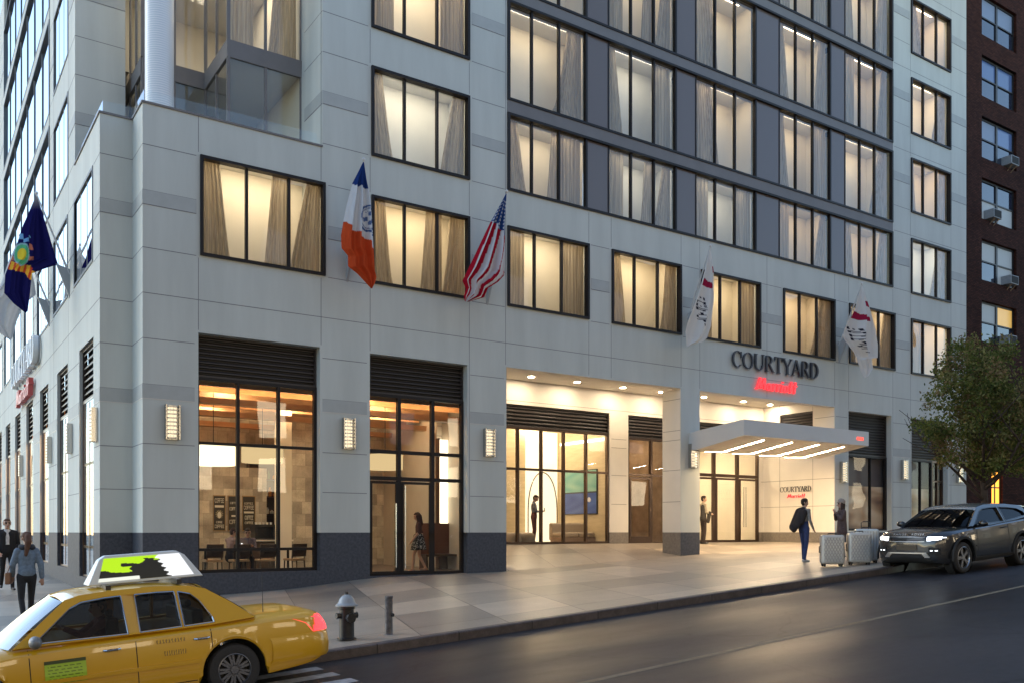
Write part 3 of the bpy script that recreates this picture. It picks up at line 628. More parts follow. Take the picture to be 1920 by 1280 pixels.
def wave_reflection():  # golden reflections of the shop glass, painted as bands on the sheet behind it
    m = mat('painted_wave_reflection', (.3, .2, .15), .3, metal=.0); nt = m.node_tree; p = nt.nodes['Principled BSDF']; tc = nt.nodes.new('ShaderNodeTexCoord'); mp = nt.nodes.new('ShaderNodeMapping'); mp.inputs['Scale'].default_value = (.28, 1, 1.15)
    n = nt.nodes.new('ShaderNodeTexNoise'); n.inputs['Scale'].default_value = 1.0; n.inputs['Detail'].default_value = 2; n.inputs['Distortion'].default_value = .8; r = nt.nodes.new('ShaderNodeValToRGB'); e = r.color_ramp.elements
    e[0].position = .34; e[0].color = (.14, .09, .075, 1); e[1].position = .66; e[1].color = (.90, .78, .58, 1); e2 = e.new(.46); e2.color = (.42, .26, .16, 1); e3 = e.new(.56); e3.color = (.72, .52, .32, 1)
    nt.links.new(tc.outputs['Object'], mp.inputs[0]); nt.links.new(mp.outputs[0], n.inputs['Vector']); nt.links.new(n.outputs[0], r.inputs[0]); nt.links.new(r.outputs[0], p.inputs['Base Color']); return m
M['wave_reflection'] = wave_reflection()
b = MB(); b.quad((bays[2][0], .5, 0), (bays[3][1], .5, 0), (bays[3][1], .5, 6), (bays[2][0], .5, 6)); b.quad((bays[2][0], .42, 1.2), (bays[3][1], .42, 1.2), (bays[3][1], .42, 3.7), (bays[2][0], .42, 3.7), 1); b.build('window_backing', [mat('dark_taupe_backing', (.14, .125, .125), .4), M['wave_reflection']], hotel, recalc=False)
# side-street bays
for i, (a, d, z0, z1) in enumerate([q[:4] for q in bay_l]):
    louver('x', XL + .06, a, d, 5.3, z1, pitch=.16)
    f = shopfront('x', XL + .08, a, d, z0, 5.3, [lerp(a, d, .5)], [3.6, 1.4], fm='bronze')
M['copperwall'] = mat('copper_lit_wall', (.45, .28, .17), .5, nscale=2, namt=.3)
# ---------------- entrance recess
bk = [(RX0 + .01, PX(1143, RY), 1.32, 6.3), (PX(1178, RY), PX(1262, RY), 1.32, 6.3), (PX(1278, RY), PX(1424, RY), 1.32, 6.3)]
w_ = wall('recess_back_wall', 'y', RY, RX0 - .4, RX1, 1.78, RC, [(h[0], h[1], max(h[2], 1.78), h[3]) for h in bk], M['litpanel'], depth=.2)
wall('recess_plinth', 'y', RY, RX0 - .4, RX1, .3, 1.78, [(h[0], h[1], 1.32, 1.78) for h in bk], M['litbase'], depth=.2)
b = MB(); b.quad((RX0 - .4, .35, RC), (RX1, .35, RC), (RX1, RY, RC), (RX0 - .4, RY, RC)); b.quad((RX0, .002, 6.78), (RX1, .002, 6.78), (RX1, .35, 6.78), (RX0, .35, 6.78)); b.quad((RX0 - .4, .35, 6.78), (RX1, .35, 6.78), (RX1, .35, RC), (RX0 - .4, .35, RC)); b.build('recess_ceiling', M['litpanel'], hotel, recalc=False)
wall('recess_side_wall', 'x', RX1, .001, RY, 1.78, RC, [(PY(1524, RX1), PY(1462, RX1), 5.6, 6.75, .1)], M['litpanel'], depth=.2)
sheet('recess_plinth', [(RX1, .001, .2), (RX1, RY, .2), (RX1, RY, 1.78), (RX1, .001, 1.78)], M['litbase'])
sheet('recess_side_wall', [(RX0, .001, .2), (RX0, RY, .2), (RX0, RY, RC), (RX0, .001, RC)], M['litpanel'])
louver('x', RX1 + .02, PY(1524, RX1), PY(1462, RX1), 5.6, 6.75)
J2 = MB()
for z in (2.85, 3.95, 5.0, 5.33, 6.42):
    for a, d in free(RX0 - .4, RX1, z, bk): J2.box(a, d, RY - .0025, RY - .0004, z - .008, z + .008)
    for a, d in free(.01, RY - .01, z, [(PY(1524, RX1), PY(1462, RX1), 5.6, 6.75)]): J2.box(RX1 - .0025, RX1 - .0004, a, d, z - .008, z + .008)
    J2.box(P1 - .0025, P1 - .0004, .01, .89, z - .008, z + .008)
for y_ in (PY(1462, RX1), PY(1524, RX1)): J2.box(RX1 - .002, RX1 - .0004, y_ - .008, y_ + .008, 1.8, RC)
J2.build('panel_joints', mat('warm_joint', (.25, .22, .19), .8), hotel)
louver('y', RY + .02, bk[0][0], bk[0][1], 5.52, 6.3); louver('y', RY + .02, bk[1][0], bk[1][1], 5.45, 6.3); louver('y', RY + .02, bk[2][0], bk[2][1], 5.45, 6.3)
R2 = RY + .04
shopfront('y', R2, bk[0][0], bk[0][1], 1.36, 5.52, [PX(v, R2) for v in (972, 1016, 1058, 1100)], [4.03], fm='bronze', w=.085)
f = shopfront('y', R2, bk[1][0], bk[1][1], 1.33, 5.45, [PX(1222, R2)], [4.02], fm='bronze', w=.09)
b = MB(); frame_rect(b, 'y', R2 - .02, bk[1][0] + .09, PX(1222, R2) - .05, 1.38, 3.93, .09, 0, .05); b.box(bk[1][0] + .2, PX(1222, R2) - .14, R2 - .015, R2 + .03, 1.47, 1.62); b.build('door', M['bronze'], f)
f = shopfront('y', R2, bk[2][0], bk[2][1], 1.33, 5.45, [PX(1340, R2), PX(1384, R2)], [4.15], fm='bronze', w=.13)
b = MB()
for a, d in ((bk[2][0] + .09, PX(1340, R2) - .07), (PX(1340, R2) + .07, PX(1384, R2) - .07), (PX(1384, R2) + .07, bk[2][1] - .09)): frame_rect(b, 'y', R2 - .02, a, d, 1.38, 4.05, .08, 0, .05)
b.build('door', M['bronze'], f)
b = MB()
for u in (PX(1392, R2), PX(1396, R2)): b.tube([(u, R2 - .08, 2.0), (u, R2 - .08, 3.7)], .02)
b.build('door_handle', M['chrome'], f)
# ---------------- tilted entrance canopy
canopy = empty('entrance_canopy', (0, 0, 0), 0, 'white tilted entrance canopy with four diagonal light strips', 'canopy')
cx0, cx1, cy0, cy1, cym = 18.08, 24.77, -2.5, .7, -.35
M['canopy'] = mat('white_canopy_metal', (.62, .62, .61), .35, nscale=1, namt=.03); M['soffit'] = mat('warm_canopy_soffit', (.62, .58, .52), .45)
b = MB(); sec = [(cy0, 4.96), (cy0, 5.48), (cy1, 5.2), (cy1, 4.72), (cym, 4.64)]
for i in range(5):
    (ya, za), (yb, zb) = sec[i], sec[(i + 1) % 5]; b.quad((cx0, ya, za), (cx1, ya, za), (cx1, yb, zb), (cx0, yb, zb), 1 if i in (3, 4) else 0)
b.poly([(cx0, y, z) for y, z in sec]); b.poly([(cx1, y, z) for y, z in sec]); b.build('canopy_body', [M['canopy'], M['soffit']], canopy)
M['strip'] = emis('warm_light_strip', (1, .76, .48), 110)
for u in (19.45, 20.9, 22.35, 23.8):
    b = MB(); zz = lambda y: lerp(4.96, 4.64, (y - cy0) / (cym - cy0)) - .006
    b.quad((u - .022, cy0 + .35, zz(cy0 + .35)), (u + .022, cy0 + .35, zz(cy0 + .35)), (u + .022, cym - .02, zz(cym - .02)), (u - .022, cym - .02, zz(cym - .02)))
    b.quad((u - .022, cym, 4.63), (u + .022, cym, 4.63), (u + .022, cy1 - .15, 4.70), (u - .022, cy1 - .15, 4.70)); b.build('light_strip', M['strip'], canopy, recalc=False)
b = MB(); b.box(24.05, 24.45, cy0 - .006, cy0 - .001, 5.14, 5.26); b.build('red_mark', emis('red_mark', (.9, .08, .06), .8), canopy)
# recessed downlights
M['dl'] = emis('downlight_lens', (1, .80, .56), 150)
dl0 = empty('ceiling_light', (0, 0, RC), 0, 'round recessed downlight in the warm-lit entrance ceiling', 'ceiling light', 'downlights in the entrance ceiling')
b = MB(); b.lathe([(.10, -.002), (.15, -.012), (.155, -.002)], seg=20); b.build('trim_ring', M['white'], dl0)
b = MB(); b.poly([(.10 * cos(2 * pi * k / 20), .10 * sin(2 * pi * k / 20), -.006) for k in range(20)]); b.build('lens', M['dl'], dl0, recalc=False)
lab = ['leftmost downlight in the entrance ceiling, over the lobby window', 'second downlight from the left in the entrance ceiling, over the lobby window', 'third downlight from the left in the entrance ceiling', 'downlight in the entrance ceiling just left of the free pier', 'downlight in the entrance ceiling just right of the free pier', 'downlight in the entrance ceiling above the canopy, middle one', 'rightmost downlight in the entrance ceiling, near the side louvre']
for i, sx in enumerate((996, 1082, 1168, 1240, 1320, 1394, 1444)):
    o = dl0 if i == 0 else copy_tree(dl0); o.location = (PX(sx, 2.8), 2.8, RC); o['label'] = lab[i]
# wall lamps
M['mesh'] = mat('steel_mesh_shade', (.60, .58, .55), .3, metal=.9)
wl0 = empty('wall_lamp', (0, 0, 0), 0, 'x', 'wall lamp', 'steel wall lamps on the hotel piers')
b = MB(); b.box(-.13, .13, -.03, 0, -.42, .42); b.box(-.17, -.14, -.15, -.0, -.42, .42); b.box(.14, .17, -.15, -.0, -.42, .42); b.build('back_plate', M['chrome'], wl0)
b = MB(); b.box(-.10, .10, -.09, -.035, -.36, .36); b.build('diffuser', emis('lamp_diffuser', (1, .80, .52), .42), wl0)
b = MB()
for i in range(9):
    z = -.38 + i * .095; pts = [(-.14, -.10, z), (-.10, -.145, z), (0, -.165, z), (.10, -.145, z), (.14, -.10, z)]
    for p, q in zip(pts, pts[1:]): b.poly([(p[0], p[1], p[2] - .018), (q[0], q[1], q[2] - .018), (q[0], q[1], q[2] + .018), (p[0], p[1], p[2] + .018)])
for u in (-.14, -.07, 0, .07, .14): y_ = -.10 - .065 * (1 - (u / .14) ** 2) - .001; b.poly([(u - .006, y_, -.40), (u + .006, y_, -.40), (u + .006, y_, .40), (u - .006, y_, .40)])
b.build('mesh_shade', M['mesh'], wl0, recalc=False)
wls = [((PX(322), 0, 4.45), 0, 'steel wall lamp on the corner pier left of the cafe window'), ((PX(652), 0, 4.45), 0, 'steel wall lamp between the cafe window and the glass door'),
       ((PX(915), 0, 4.45), 0, 'steel wall lamp on the pier between the glass door and the entrance'), ((PX(1297), 0, 4.45), 0, 'steel wall lamp on the free pier in the entrance'),
       ((PX(1579), 0, 4.2), 0, 'steel wall lamp half hidden by the right end of the canopy'), ((PX(1693), 0, 4.45), 0, 'steel wall lamp on the pier between the two wavy shop windows'),
       ((PX(1796), 0, 4.45), 0, 'steel wall lamp on the last pier, behind the tree')] + \
      [((XL, y, 4.45), -pi / 2, l) for y, l in ((1.6, 'wall lamp nearest the corner on the side street front'), (5.6, 'second wall lamp from the corner on the side street front'), (9.9, 'third wall lamp from the corner on the side street front'), (18.4, 'farthest wall lamp on the side street front'))]
for i, (p, rz, l) in enumerate(wls):
    o = wl0 if i == 0 else copy_tree(wl0); o.location = p; o.rotation_euler = (0, 0, rz); o['label'] = l
# ------------------------------------------------------------------ lettering
def serif(ch):
    """strokes in a 0..1 high cell: ('l', x0,y0,x1,y1,width) straight, ('o', cx,cy,rx,ry,t_side,t_top,a0,a1) bowl"""
    S = {
     'C': ([('o', .42, .5, .42, .5, .13, .04, 48, 318), ('l', .74, .62, .74, .98, .04)], .84),
     'O': ([('o', .46, .5, .46, .5, .13, .04, 0, 360)], .96),
     'U': ([('l', .13, .3, .13, 1, .13), ('o', .42, .33, .355, .33, .13, .05, 180, 360), ('l', .76, .3, .76, 1, .05), ('l', -.02, .98, .28, .98, .035), ('l', .64, .98, .90, .98, .035)], .92),
     'R': ([('l', .14, 0, .14, 1, .13), ('o', .30, .74, .34, .26, .12, .04, -90, 90), ('l', .14, .98, .34, .98, .04), ('l', .14, .49, .34, .49, .04), ('l', .36, .49, .72, .0, .12), ('l', 0, .02, .28, .02, .035), ('l', .66, .02, .84, .02, .035)], .80),
     'T': ([('l', .38, 0, .38, 1, .13), ('l', .02, .975, .74, .975, .05), ('l', .03, .78, .03, .98, .035), ('l', .73, .78, .73, .98, .035), ('l', .24, .02, .52, .02, .035)], .74),
     'Y': ([('l', .42, 0, .42, .46, .13), ('l', .07, .98, .42, .44, .11), ('l', .76, .98, .42, .44, .05), ('l', -.03, .98, .22, .98, .035), ('l', .62, .98, .90, .98, .035), ('l', .28, .02, .56, .02, .035)], .80),
     'A': ([('l', .06, 0, .40, 1, .05), ('l', .40, 1, .78, 0, .13), ('l', .18, .34, .66, .34, .04), ('l', -.05, .02, .20, .02, .035), ('l', .62, .02, .92, .02, .035)], .84),
     'D': ([('l', .14, 0, .14, 1, .13), ('o', .30, .5, .50, .5, .13, .04, -90, 90), ('l', .14, .98, .34, .98, .04), ('l', .14, .02, .34, .02, .04), ('l', 0, .98, .2, .98, .03), ('l', 0, .02, .2, .02, .03)], .86)}
    return S[ch]
SCRIPT = {   # heavy slanted script strokes
 'M': ([('l', .00, .02, .10, .14, .16), ('l', .10, .02, .28, .98, .15), ('l', .28, .98, .42, .12, .17), ('l', .42, .12, .66, .98, .14), ('l', .66, .98, .78, .06, .17)], .84),
 'a': ([('o', .22, .30, .20, .30, .13, .10, 0, 360), ('l', .42, .58, .44, .02, .14)], .50),
 'r': ([('l', .10, .0, .12, .62, .14), ('l', .12, .50, .36, .60, .12)], .36),
 'i': ([('l', .10, .0, .12, .60, .15), ('l', .13, .76, .14, .88, .15)], .22),
 'o': ([('o', .22, .30, .21, .30, .13, .10, 0, 360)], .46),
 't': ([('l', .14, .0, .18, .98, .15), ('l', .0, .60, .36, .64, .10)], .34)}
def letters(word, table, height, depth, track=.0, slant=0.0):
    """relief letters built from strokes in the plane x/z, front face towards -y; returns MB and width"""
    b = MB(); x = 0; k = 0
    for ch in word:
        st, w = (serif(ch) if table == 'serif' else SCRIPT[ch])
        for s in st:
            k += 1; dd = depth + k * .0006
            T = lambda px, pz: ((x + px + slant * pz) * height, pz * height)
            if s[0] == 'l':
                _, x0, y0, x1, y1, t = s
                dx, dy = x1 - x0, y1 - y0; L_ = sqrt(dx * dx + dy * dy)
                if abs(dx) > abs(dy): n = (0, t / 2)
                else: n = (t / 2, 0)
                loop = [T(x0 - n[0], y0 - n[1]), T(x1 - n[0], y1 - n[1]), T(x1 + n[0], y1 + n[1]), T(x0 + n[0], y0 + n[1])]
                b.poly([(p[0], -dd, p[1]) for p in loop])
                for i in range(4):
                    p, q = loop[i], loop[(i + 1) % 4]; b.quad((p[0], -dd, p[1]), (q[0], -dd, q[1]), (q[0], 0, q[1]), (p[0], 0, p[1]))
            else:
                _, cx, cz, rx, rz, ts, tt, a0, a1 = s; n = 20; o = []; i_ = []
                for q in range(n + 1):
                    a = radians(a0 + (a1 - a0) * q / n); o.append(T(cx + rx * cos(a), cz + rz * sin(a))); i_.append(T(cx + (rx - ts) * cos(a), cz + (rz - tt) * sin(a)))
                b.grid([[(p[0], 0, p[1]) for p in o], [(p[0], -dd, p[1]) for p in o], [(p[0], -dd, p[1]) for p in i_], [(p[0], 0, p[1]) for p in i_]])
        x += w + track
    return b, x * height
def put_letters(name, word, table, mt, parent, width, height, depth, off, track=.04, slant=0):
    b, w = letters(word, table, height, depth, track, slant); k = width / w
    b.v = [(p[0] * k + off[0], p[1] + off[1], p[2] + off[2]) for p in b.v]
    return b.build(name, mt, parent)
M['signdark'] = mat('dark_sign_letter', (.035, .035, .045), .4); M['signred'] = mat('red_sign_letter', (.8, .03, .04), .4, emit=(1, .045, .055), estr=.35)
M['signback'] = mat('pale_letter_back', (.34, .345, .355), .5)
M['signred2'] = mat('pale_red_sign_letter', (.62, .12, .12), .4)
def hotel_sign(loc, rz, W, Hh, W2, H2, dx2, dz2, label, deep=.05, group=None, dark='signdark', red='signred', back=True):
    t = empty('hotel_sign', loc, rz, label, 'sign', group)
    if back: put_letters('letter_back', 'COURTYARD', 'serif', M['signback'], t, W, Hh, .03, (.05, -.012, -.035), .04)
    put_letters('dark_lettering', 'COURTYARD', 'serif', M[dark], t, W, Hh, deep, (0, -.05 if back else -.002, 0), .04)
    put_letters('red_lettering', 'Marriott', 's', M[red], t, W2, H2, deep, (dx2, -.04 if back else -.002, dz2), .03, .12)
    return t
hotel_sign((PX(1370), -.01, 7.78), 0, PX(1532) - PX(1370), .60, PX(1490) - PX(1414), .46, PX(1414) - PX(1370), -.70, 'dark and red letter sign on the front wall above the entrance')
hotel_sign((RX1 - .006, PY(1463, RX1), 3.47), -pi / 2, PY(1463, RX1) - PY(1522, RX1), .22, .92, .16, .36, -.25, 'small dark and red letter sign on the warm-lit recess wall', deep=.012, back=False)
M['signwhite'] = mat('white_sign_letter', (.80, .82, .84), .4)
hotel_sign((XL - .02, 20.6, 7.75), -pi / 2, 8.2, .95, 4.6, .62, 1.8, -.95, 'white and red letter sign on the side street front', deep=.16, dark='signwhite', red='signred2')

# ------------------------------------------------------------------ 5x7 letter rasters for woven and printed patterns
G57 = {'A': '01110100011000111111100011000110001', 'C': '01110100011000010000100001000101110', 'D': '11110100011000110001100011000111110', 'E': '11111100001000011110100001000011111',
       'F': '11111100001000011110100001000010000', 'I': '01110001000010000100001000010001110', 'M': '10001110111010110101100011000110001', 'O': '01110100011000110001100011000101110',
       'R': '11110100011000111110101001001010001', 'T': '11111001000010000100001000010000100', 'U': '10001100011000110001100011000101110', 'Y': '10001100010101000100001000010000100',
       'W': '10001100011000110101101011101110001', 'N': '10001110011010110011100011000110001', 'H': '10001100011000111111100011000110001', 'S': '01111100001000001110000010000111110',
       'L': '10000100001000010000100001000011111', 'P': '11110100011000111110100001000010000', 'B': '11110100011000111110100011000111110', 'K': '10001100101010011000101001001010001'}
def word_at(word, u, v):         # u,v in 0..1 over the word's box, v down
    n = len(word); k = u * n; i = int(k)
    if not (0 <= u < 1 and 0 <= v < 1) or word[i] not in G57: return False
    c = int((k - i) * 6); r = int(v * 7)
    return c < 5 and G57[word[i]][r * 5 + c] == '1'
def set_pattern(o, fn, nu, nv):
    """colour attribute from the sheet parameters (grid row/column of each vertex)"""
    at = o.data.color_attributes.new('pattern', 'FLOAT_COLOR', 'POINT'); buf = []
    for j in range(nv + 1):
        for i in range(nu + 1): buf += [*fn(i / nu, j / nv), 1.0]
    at.data.foreach_set('color', buf)
def sheet_pattern(name, mt, parent, P, fn, nu, nv, smooth=True):
    b = MB(); b.grid([[P(i / nu, j / nv) for i in range(nu + 1)] for j in range(nv + 1)])
    o = b.build(name, mt, parent, smooth=False, recalc=False)
    if smooth: o.data.polygons.foreach_set('use_smooth', [True] * len(o.data.polygons))
    set_pattern(o, fn, nu, nv); return o
# ------------------------------------------------------------------ flags
M['flag'] = cloth('flag_cloth', (1, 1, 1), .3, attr='pattern'); M['pole'] = mat('white_flag_pole', (.6, .61, .62), .35); M['bracket'] = mat('pale_bracket', (.36, .38, .40), .5)
def flag(base, tip, Lo, Ro, h, col, label, rz=0, folds=3.0, amp=.10, seed=0, wide=1.0):
    """pole from the wall bracket out to its tip, cloth hanging from the tip; outline offsets are metres below / beside the tip"""
    t = empty('flag', base, 0, label, 'flag', 'flags on the hotel fronts')
    bx, by, bz = base; d = Vector(tip) - Vector(base)
    b = MB(); b.tube([(0, 0, 0), d * .5, d], [.035, .028, .02], 10); b.ell(d + Vector((0, 0, .03)), (.045, .045, .05), 10, 6); b.build('pole', M['pole'], t, smooth=True, angle=40)
    b = MB(); side = Vector((.03, 0, 0)) if abs(d.y) > abs(d.x) else Vector((0, .03, 0)); n = Vector((0, d.y, 0)) if abs(d.y) > abs(d.x) else Vector((d.x, 0, 0))
    tri = [Vector((0, 0, .12)), n * .36 + Vector((0, 0, .20)), n * .02 + Vector((0, 0, -.75)), Vector((0, 0, -.75))]
    tri = [n * -.02 + Vector((0, 0, .15)) + (-n * .0), n * .42 + Vector((0, 0, .26)), Vector((0, 0, -.70))]
    b.poly([p + side for p in tri]); b.poly([p - side for p in tri])
    for i in range(3): p, q = tri[i], tri[(i + 1) % 3]; b.quad(p - side, q - side, q + side, p + side)
    b.build('bracket', M['bracket'], t)
    Lo = [(a, b * wide) for a, b in Lo]; Ro = [(a, b * wide) for a, b in Ro]; hmax = h; kk = (h / 215) / KX * .95
    def P(u, v):
        l, r = interp(Lo, v * hmax), interp(Ro, v * hmax); w = max(r - l, 0)
        x = lerp(l, r, u); k = min(1, v * 5)
        y = amp * k * (w + .15) * (sin(2 * pi * folds * u + seed + 1.4 * v) + .35 * sin(2 * pi * (folds * 2.1) * u + 2.1 * seed + 3 * v))
        z = -v * hmax - .05 * k * sin(2 * pi * u + seed) * min(1, (1 - v) * 6)
        return (d.x + x, d.y + y, d.z + z)
    nu, nv = 70, 150
    sheet_pattern('cloth', M['flag'], t, P, lambda u, v: col(u, v, lerp(interp(Lo, v * hmax), interp(Ro, v * hmax), u) * kk, v * hmax), nu, nv)
    return t
NAVY, ORG, WHT, RED, BLU = (.015, .03, .16), (.62, .09, .03), (.70, .72, .75), (.42, .012, .03), (.02, .05, .20)
def px2m(tab, k): return [(a * k, b * KX) for a, b in tab]
KX = 1
def col_city(u, v, x, z):
    zb = .62 + .38 * (x + .30) ** 1.0; zo = 1.98 - .35 + .72 * max(0, x + .45) ** .8
    if z < zb: c = BLU
    elif z < zo:
        c = WHT; r = sqrt(((x - .19) / .30) ** 2 + ((z - 1.53) / .37) ** 2)
        if .86 < r < 1: c = (.06, .12, .30)
        elif .72 < r < .80: c = (.25, .3, .42)
        elif r <= .6 and sin(31 * x + 3) * sin(27 * z + 9 * x) > .05: c = (.10, .16, .33)
    else: c = ORG
    return c
def col_us(u, v, x, z):
    a, b_ = x * .92 + z * .38, z * .92 - x * .38          # flag turned on the pole
    if z < 1.2 - .3 * (1 - u):
        i, j = int(u * 7), int(z * 9); cu, cv = u * 7 - i - .5, z * 9 - j - .5
        if z > .2 and cu * cu + cv * cv < .085: return (.62, .64, .68)
        return (.03, .07, .22)
    s = 5.2 * u + 3.6 * u * v + .4
    return RED if int(math.floor(s)) % 2 == 0 else WHT
def col_hotel(word, zt, slope, mirror=False):
    def f(u, v, x, z):
        c = (.70, .70, .69)
        zr = zt - .46 + slope * x; a = z - zr
        if abs(a) < .11 * (1.3 - u) + .03 and .12 < u < .92: return (.33, .02, .06)
        if abs(a + .55) < .10 and .75 < u: return (.33, .02, .06)
        t = (z - zt) / 1.0; uu = (u - .10 - t * .38) / .36
        if 0 < t < 1 and 0 < uu < 1:
            k = t * len(word); i = int(k)
            if i < len(word):
                r, cc = int(uu * 5), int((k - i) * 9)
                if cc < 7 and G57[word[i]][cc * 5 + min(r, 4)] == '1': return (.03, .03, .05)
        return c
    return f
def col_state(u, v, x, z):
    c = (.012, .012, .085)
    if z < .45: c = tuple(lerp(.28, c[i], z / .45) for i in range(3))
    dx, dz = x + .42, z - 1.75; r = sqrt((dx / .26) ** 2 + (dz / .42) ** 2)
    if r < .45: return (.75, .55, .05)
    if r < .72: return (.10, .42, .22)
    if r < .84: return (.25, .42, .50)
    if r < 1.5 and dz < -.35 and sin(22 * x + 5) * sin(17 * z) > 0: return (.16, .36, .62)
    if .0 < dz - .35 * dx - .28 < .28 and abs(dx) < .38: return (.75, .42, .05) if sin(40 * x + 11 * z) > -.3 else (.55, .07, .03)
    if r < 1.35 and abs(dx) > .2 and sin(19 * z + 4) > .2: return (.45, .15, .10)
    return c
zt_ = 11.47
def ftip(sx): return PX(sx, -1.05)
def setk(sx, y):
    global KX; KX = (PX(sx + 5, y) - PX(sx - 5, y)) / 10
k1 = 23.6 / FPX; xt = ftip(682); setk(682, -1.05)
flag((xt, 0, 9.25), (xt, -1.05, zt_), px2m([(0, 0), (45, -20), (95, -31), (145, -39), (168, -38), (180, -27), (200, -27), (212, -10), (237, 14)], k1), px2m([(0, 0), (45, 8), (75, 15), (130, 19), (200, 23), (212, 26), (225, 22), (237, 16)], k1), 237 * k1, col_city,
     'blue, white and orange city flag with a round seal', seed=.5)
k2 = 26.5 / FPX; xt = ftip(950); setk(950, -1.05)
flag((xt, 0, 9.25), (xt, -1.05, 11.58), px2m([(0, 0), (60, -30), (130, -60), (175, -80), (190, -74), (205, -78), (214, -76)], k2), px2m([(0, 0), (60, -2), (100, 0), (150, -3), (165, -15), (180, -34), (200, -42), (214, -70)], k2), 214 * k2, col_us,
     'stars and stripes flag in red, white and blue', seed=2.1)
k3 = 30.7 / FPX; xt = ftip(1332); setk(1332, -1.05)
flag((xt, 0, 9.25), (xt, -1.05, zt_), px2m([(0, 0), (50, -10), (100, -22), (150, -38), (170, -42), (194, -36)], k3), px2m([(0, 0), (45, 6), (100, 7), (150, 3), (172, -3), (180, -10), (188, -25), (194, -34)], k3), 194 * k3, col_hotel('MARRIOTT', 1.75, .3),
     'white flag with a dark red mark, left of the letter sign', seed=4, wide=1.2, folds=1.6, amp=.07)
k4 = 35.3 / FPX; xt = ftip(1616); setk(1616, -1.05)
flag((xt, 0, 9.25), (xt, -1.05, zt_), px2m([(0, 0), (50, -13), (80, -25), (105, -31), (115, -24), (130, -12), (140, -8), (165, 0), (175, 4)], k4), px2m([(0, 0), (50, 17), (80, 24), (110, 26), (135, 25), (138, 15), (155, 17), (170, 10), (175, 5)], k4), 175 * k4, col_hotel('MARRIOTT', 1.72, .2),
     'white flag with a dark red mark, right of the letter sign', seed=5.2, wide=1.12, folds=1.6, amp=.07)
k5 = 24.9 / FPX; yb = 6.0; setk(60, 6.0)
flag((XL, yb, 9.2), (XL - .85, yb, 11.35), px2m([(0, 0), (60, -25), (110, -40), (160, -58), (195, -60), (215, -42), (232, -20)], k5), px2m([(0, 0), (50, 18), (95, 32), (125, 42), (135, 20), (150, -8), (190, -12), (225, -16), (232, -20)], k5), 232 * k5, col_state,
     'dark blue flag with a yellow and green crest on the side street', seed=1.1, folds=2)
flag((XL, 10.4, 9.2), (XL - .85, 10.4, 11.35), px2m([(0, 0), (60, -25), (110, -40), (160, -70), (200, -64), (220, -40), (232, -20)], k5), px2m([(0, 0), (50, 18), (95, 30), (125, 34), (150, 8), (190, -8), (225, -16), (232, -20)], k5), 232 * k5, lambda u, v, x, z: (.55, .56, .58),
     'white flag behind the dark blue one on the side street', seed=3.1, folds=2)
# ------------------------------------------------------------------ cafe interior
def tiles():
    return blocks('patchwork_wall_tiles', (.50, .46, .38), (.26, .235, .20), (.22, .20, .17), .32, .40, .004, rough=.35, bump=.2, plane='xz', offset=.37, namt=.35, nsc=1.6, freq=3)
M['tile'] = tiles(); M['woodceil'] = mat('warm_wood_ceiling', (.46, .27, .14), .5, nscale=1.1, namt=.35, stretch=(.6, 6, 1)); M['darkfloor'] = mat('dark_cafe_floor', (.10, .08, .065), .35, nscale=5, namt=.2)
M['greywall'] = mat('warm_grey_plaster', (.42, .39, .34), .6, nscale=1, namt=.08)
CF = .58; CX0, CX1, CY1, CZ = .12, 5.35, 8.0, 5.9
b = MB(); y0 = D + .16
b.quad((CX0, CY1, CF), (10.2, CY1, CF), (10.2, CY1, CZ), (CX0, CY1, CZ), 0)
b.quad((CX0, y0, CZ), (10.2, y0, CZ), (10.2, CY1, CZ), (CX0, CY1, CZ), 1); b.quad((CX0, y0, CF), (10.2, y0, CF), (10.2, CY1, CF), (CX0, CY1, CF), 2)
b.quad((CX0 + .2, y0 + 3.9, CF), (CX0 + .2, CY1, CF), (CX0 + .2, CY1, CZ), (CX0 + .2, y0 + 3.9, CZ), 3)
b.quad((10.2, y0, CF), (10.2, CY1, CF), (10.2, CY1, CZ), (10.2, y0, CZ), 3)
b.box(bays[1][0] - .5, bays[1][0] + 1.4, CY1 - 1.9, CY1 - 1.7, CF, CZ, 0)
b.box(PX(526, 4.6), PX(547, 4.6), 4.6, 5.1, CF, CZ, 4)
b.build('cafe_room', [M['tile'], M['woodceil'], M['darkfloor'], M['greywall'], M['roomwall']], hotel, recalc=False)
b = MB()
for i in range(7):
    y = 1.0 + i * 1.0; b.box(CX0 + .3, 10.1, y, y + .08, CZ - .32, CZ - .002)
b.build('ceiling_beam', M['woodceil'], hotel)
b = MB()
for (x, y) in ((1.0, 2.2), (2.8, 2.6), (1.2, 5.0), (3.2, 5.6), (5.4, 4.6), (7.6, 2.4), (6.4, 1.6), (8.6, 4.5)): b.quad((x - .25, y - .25, CZ - .02), (x + .25, y - .25, CZ - .02), (x + .25, y + .25, CZ - .02), (x - .25, y + .25, CZ - .02))
b.build('ceiling_panel_light', emis('cafe_ceiling_light', (1, .74, .44), 25), hotel, recalc=False)
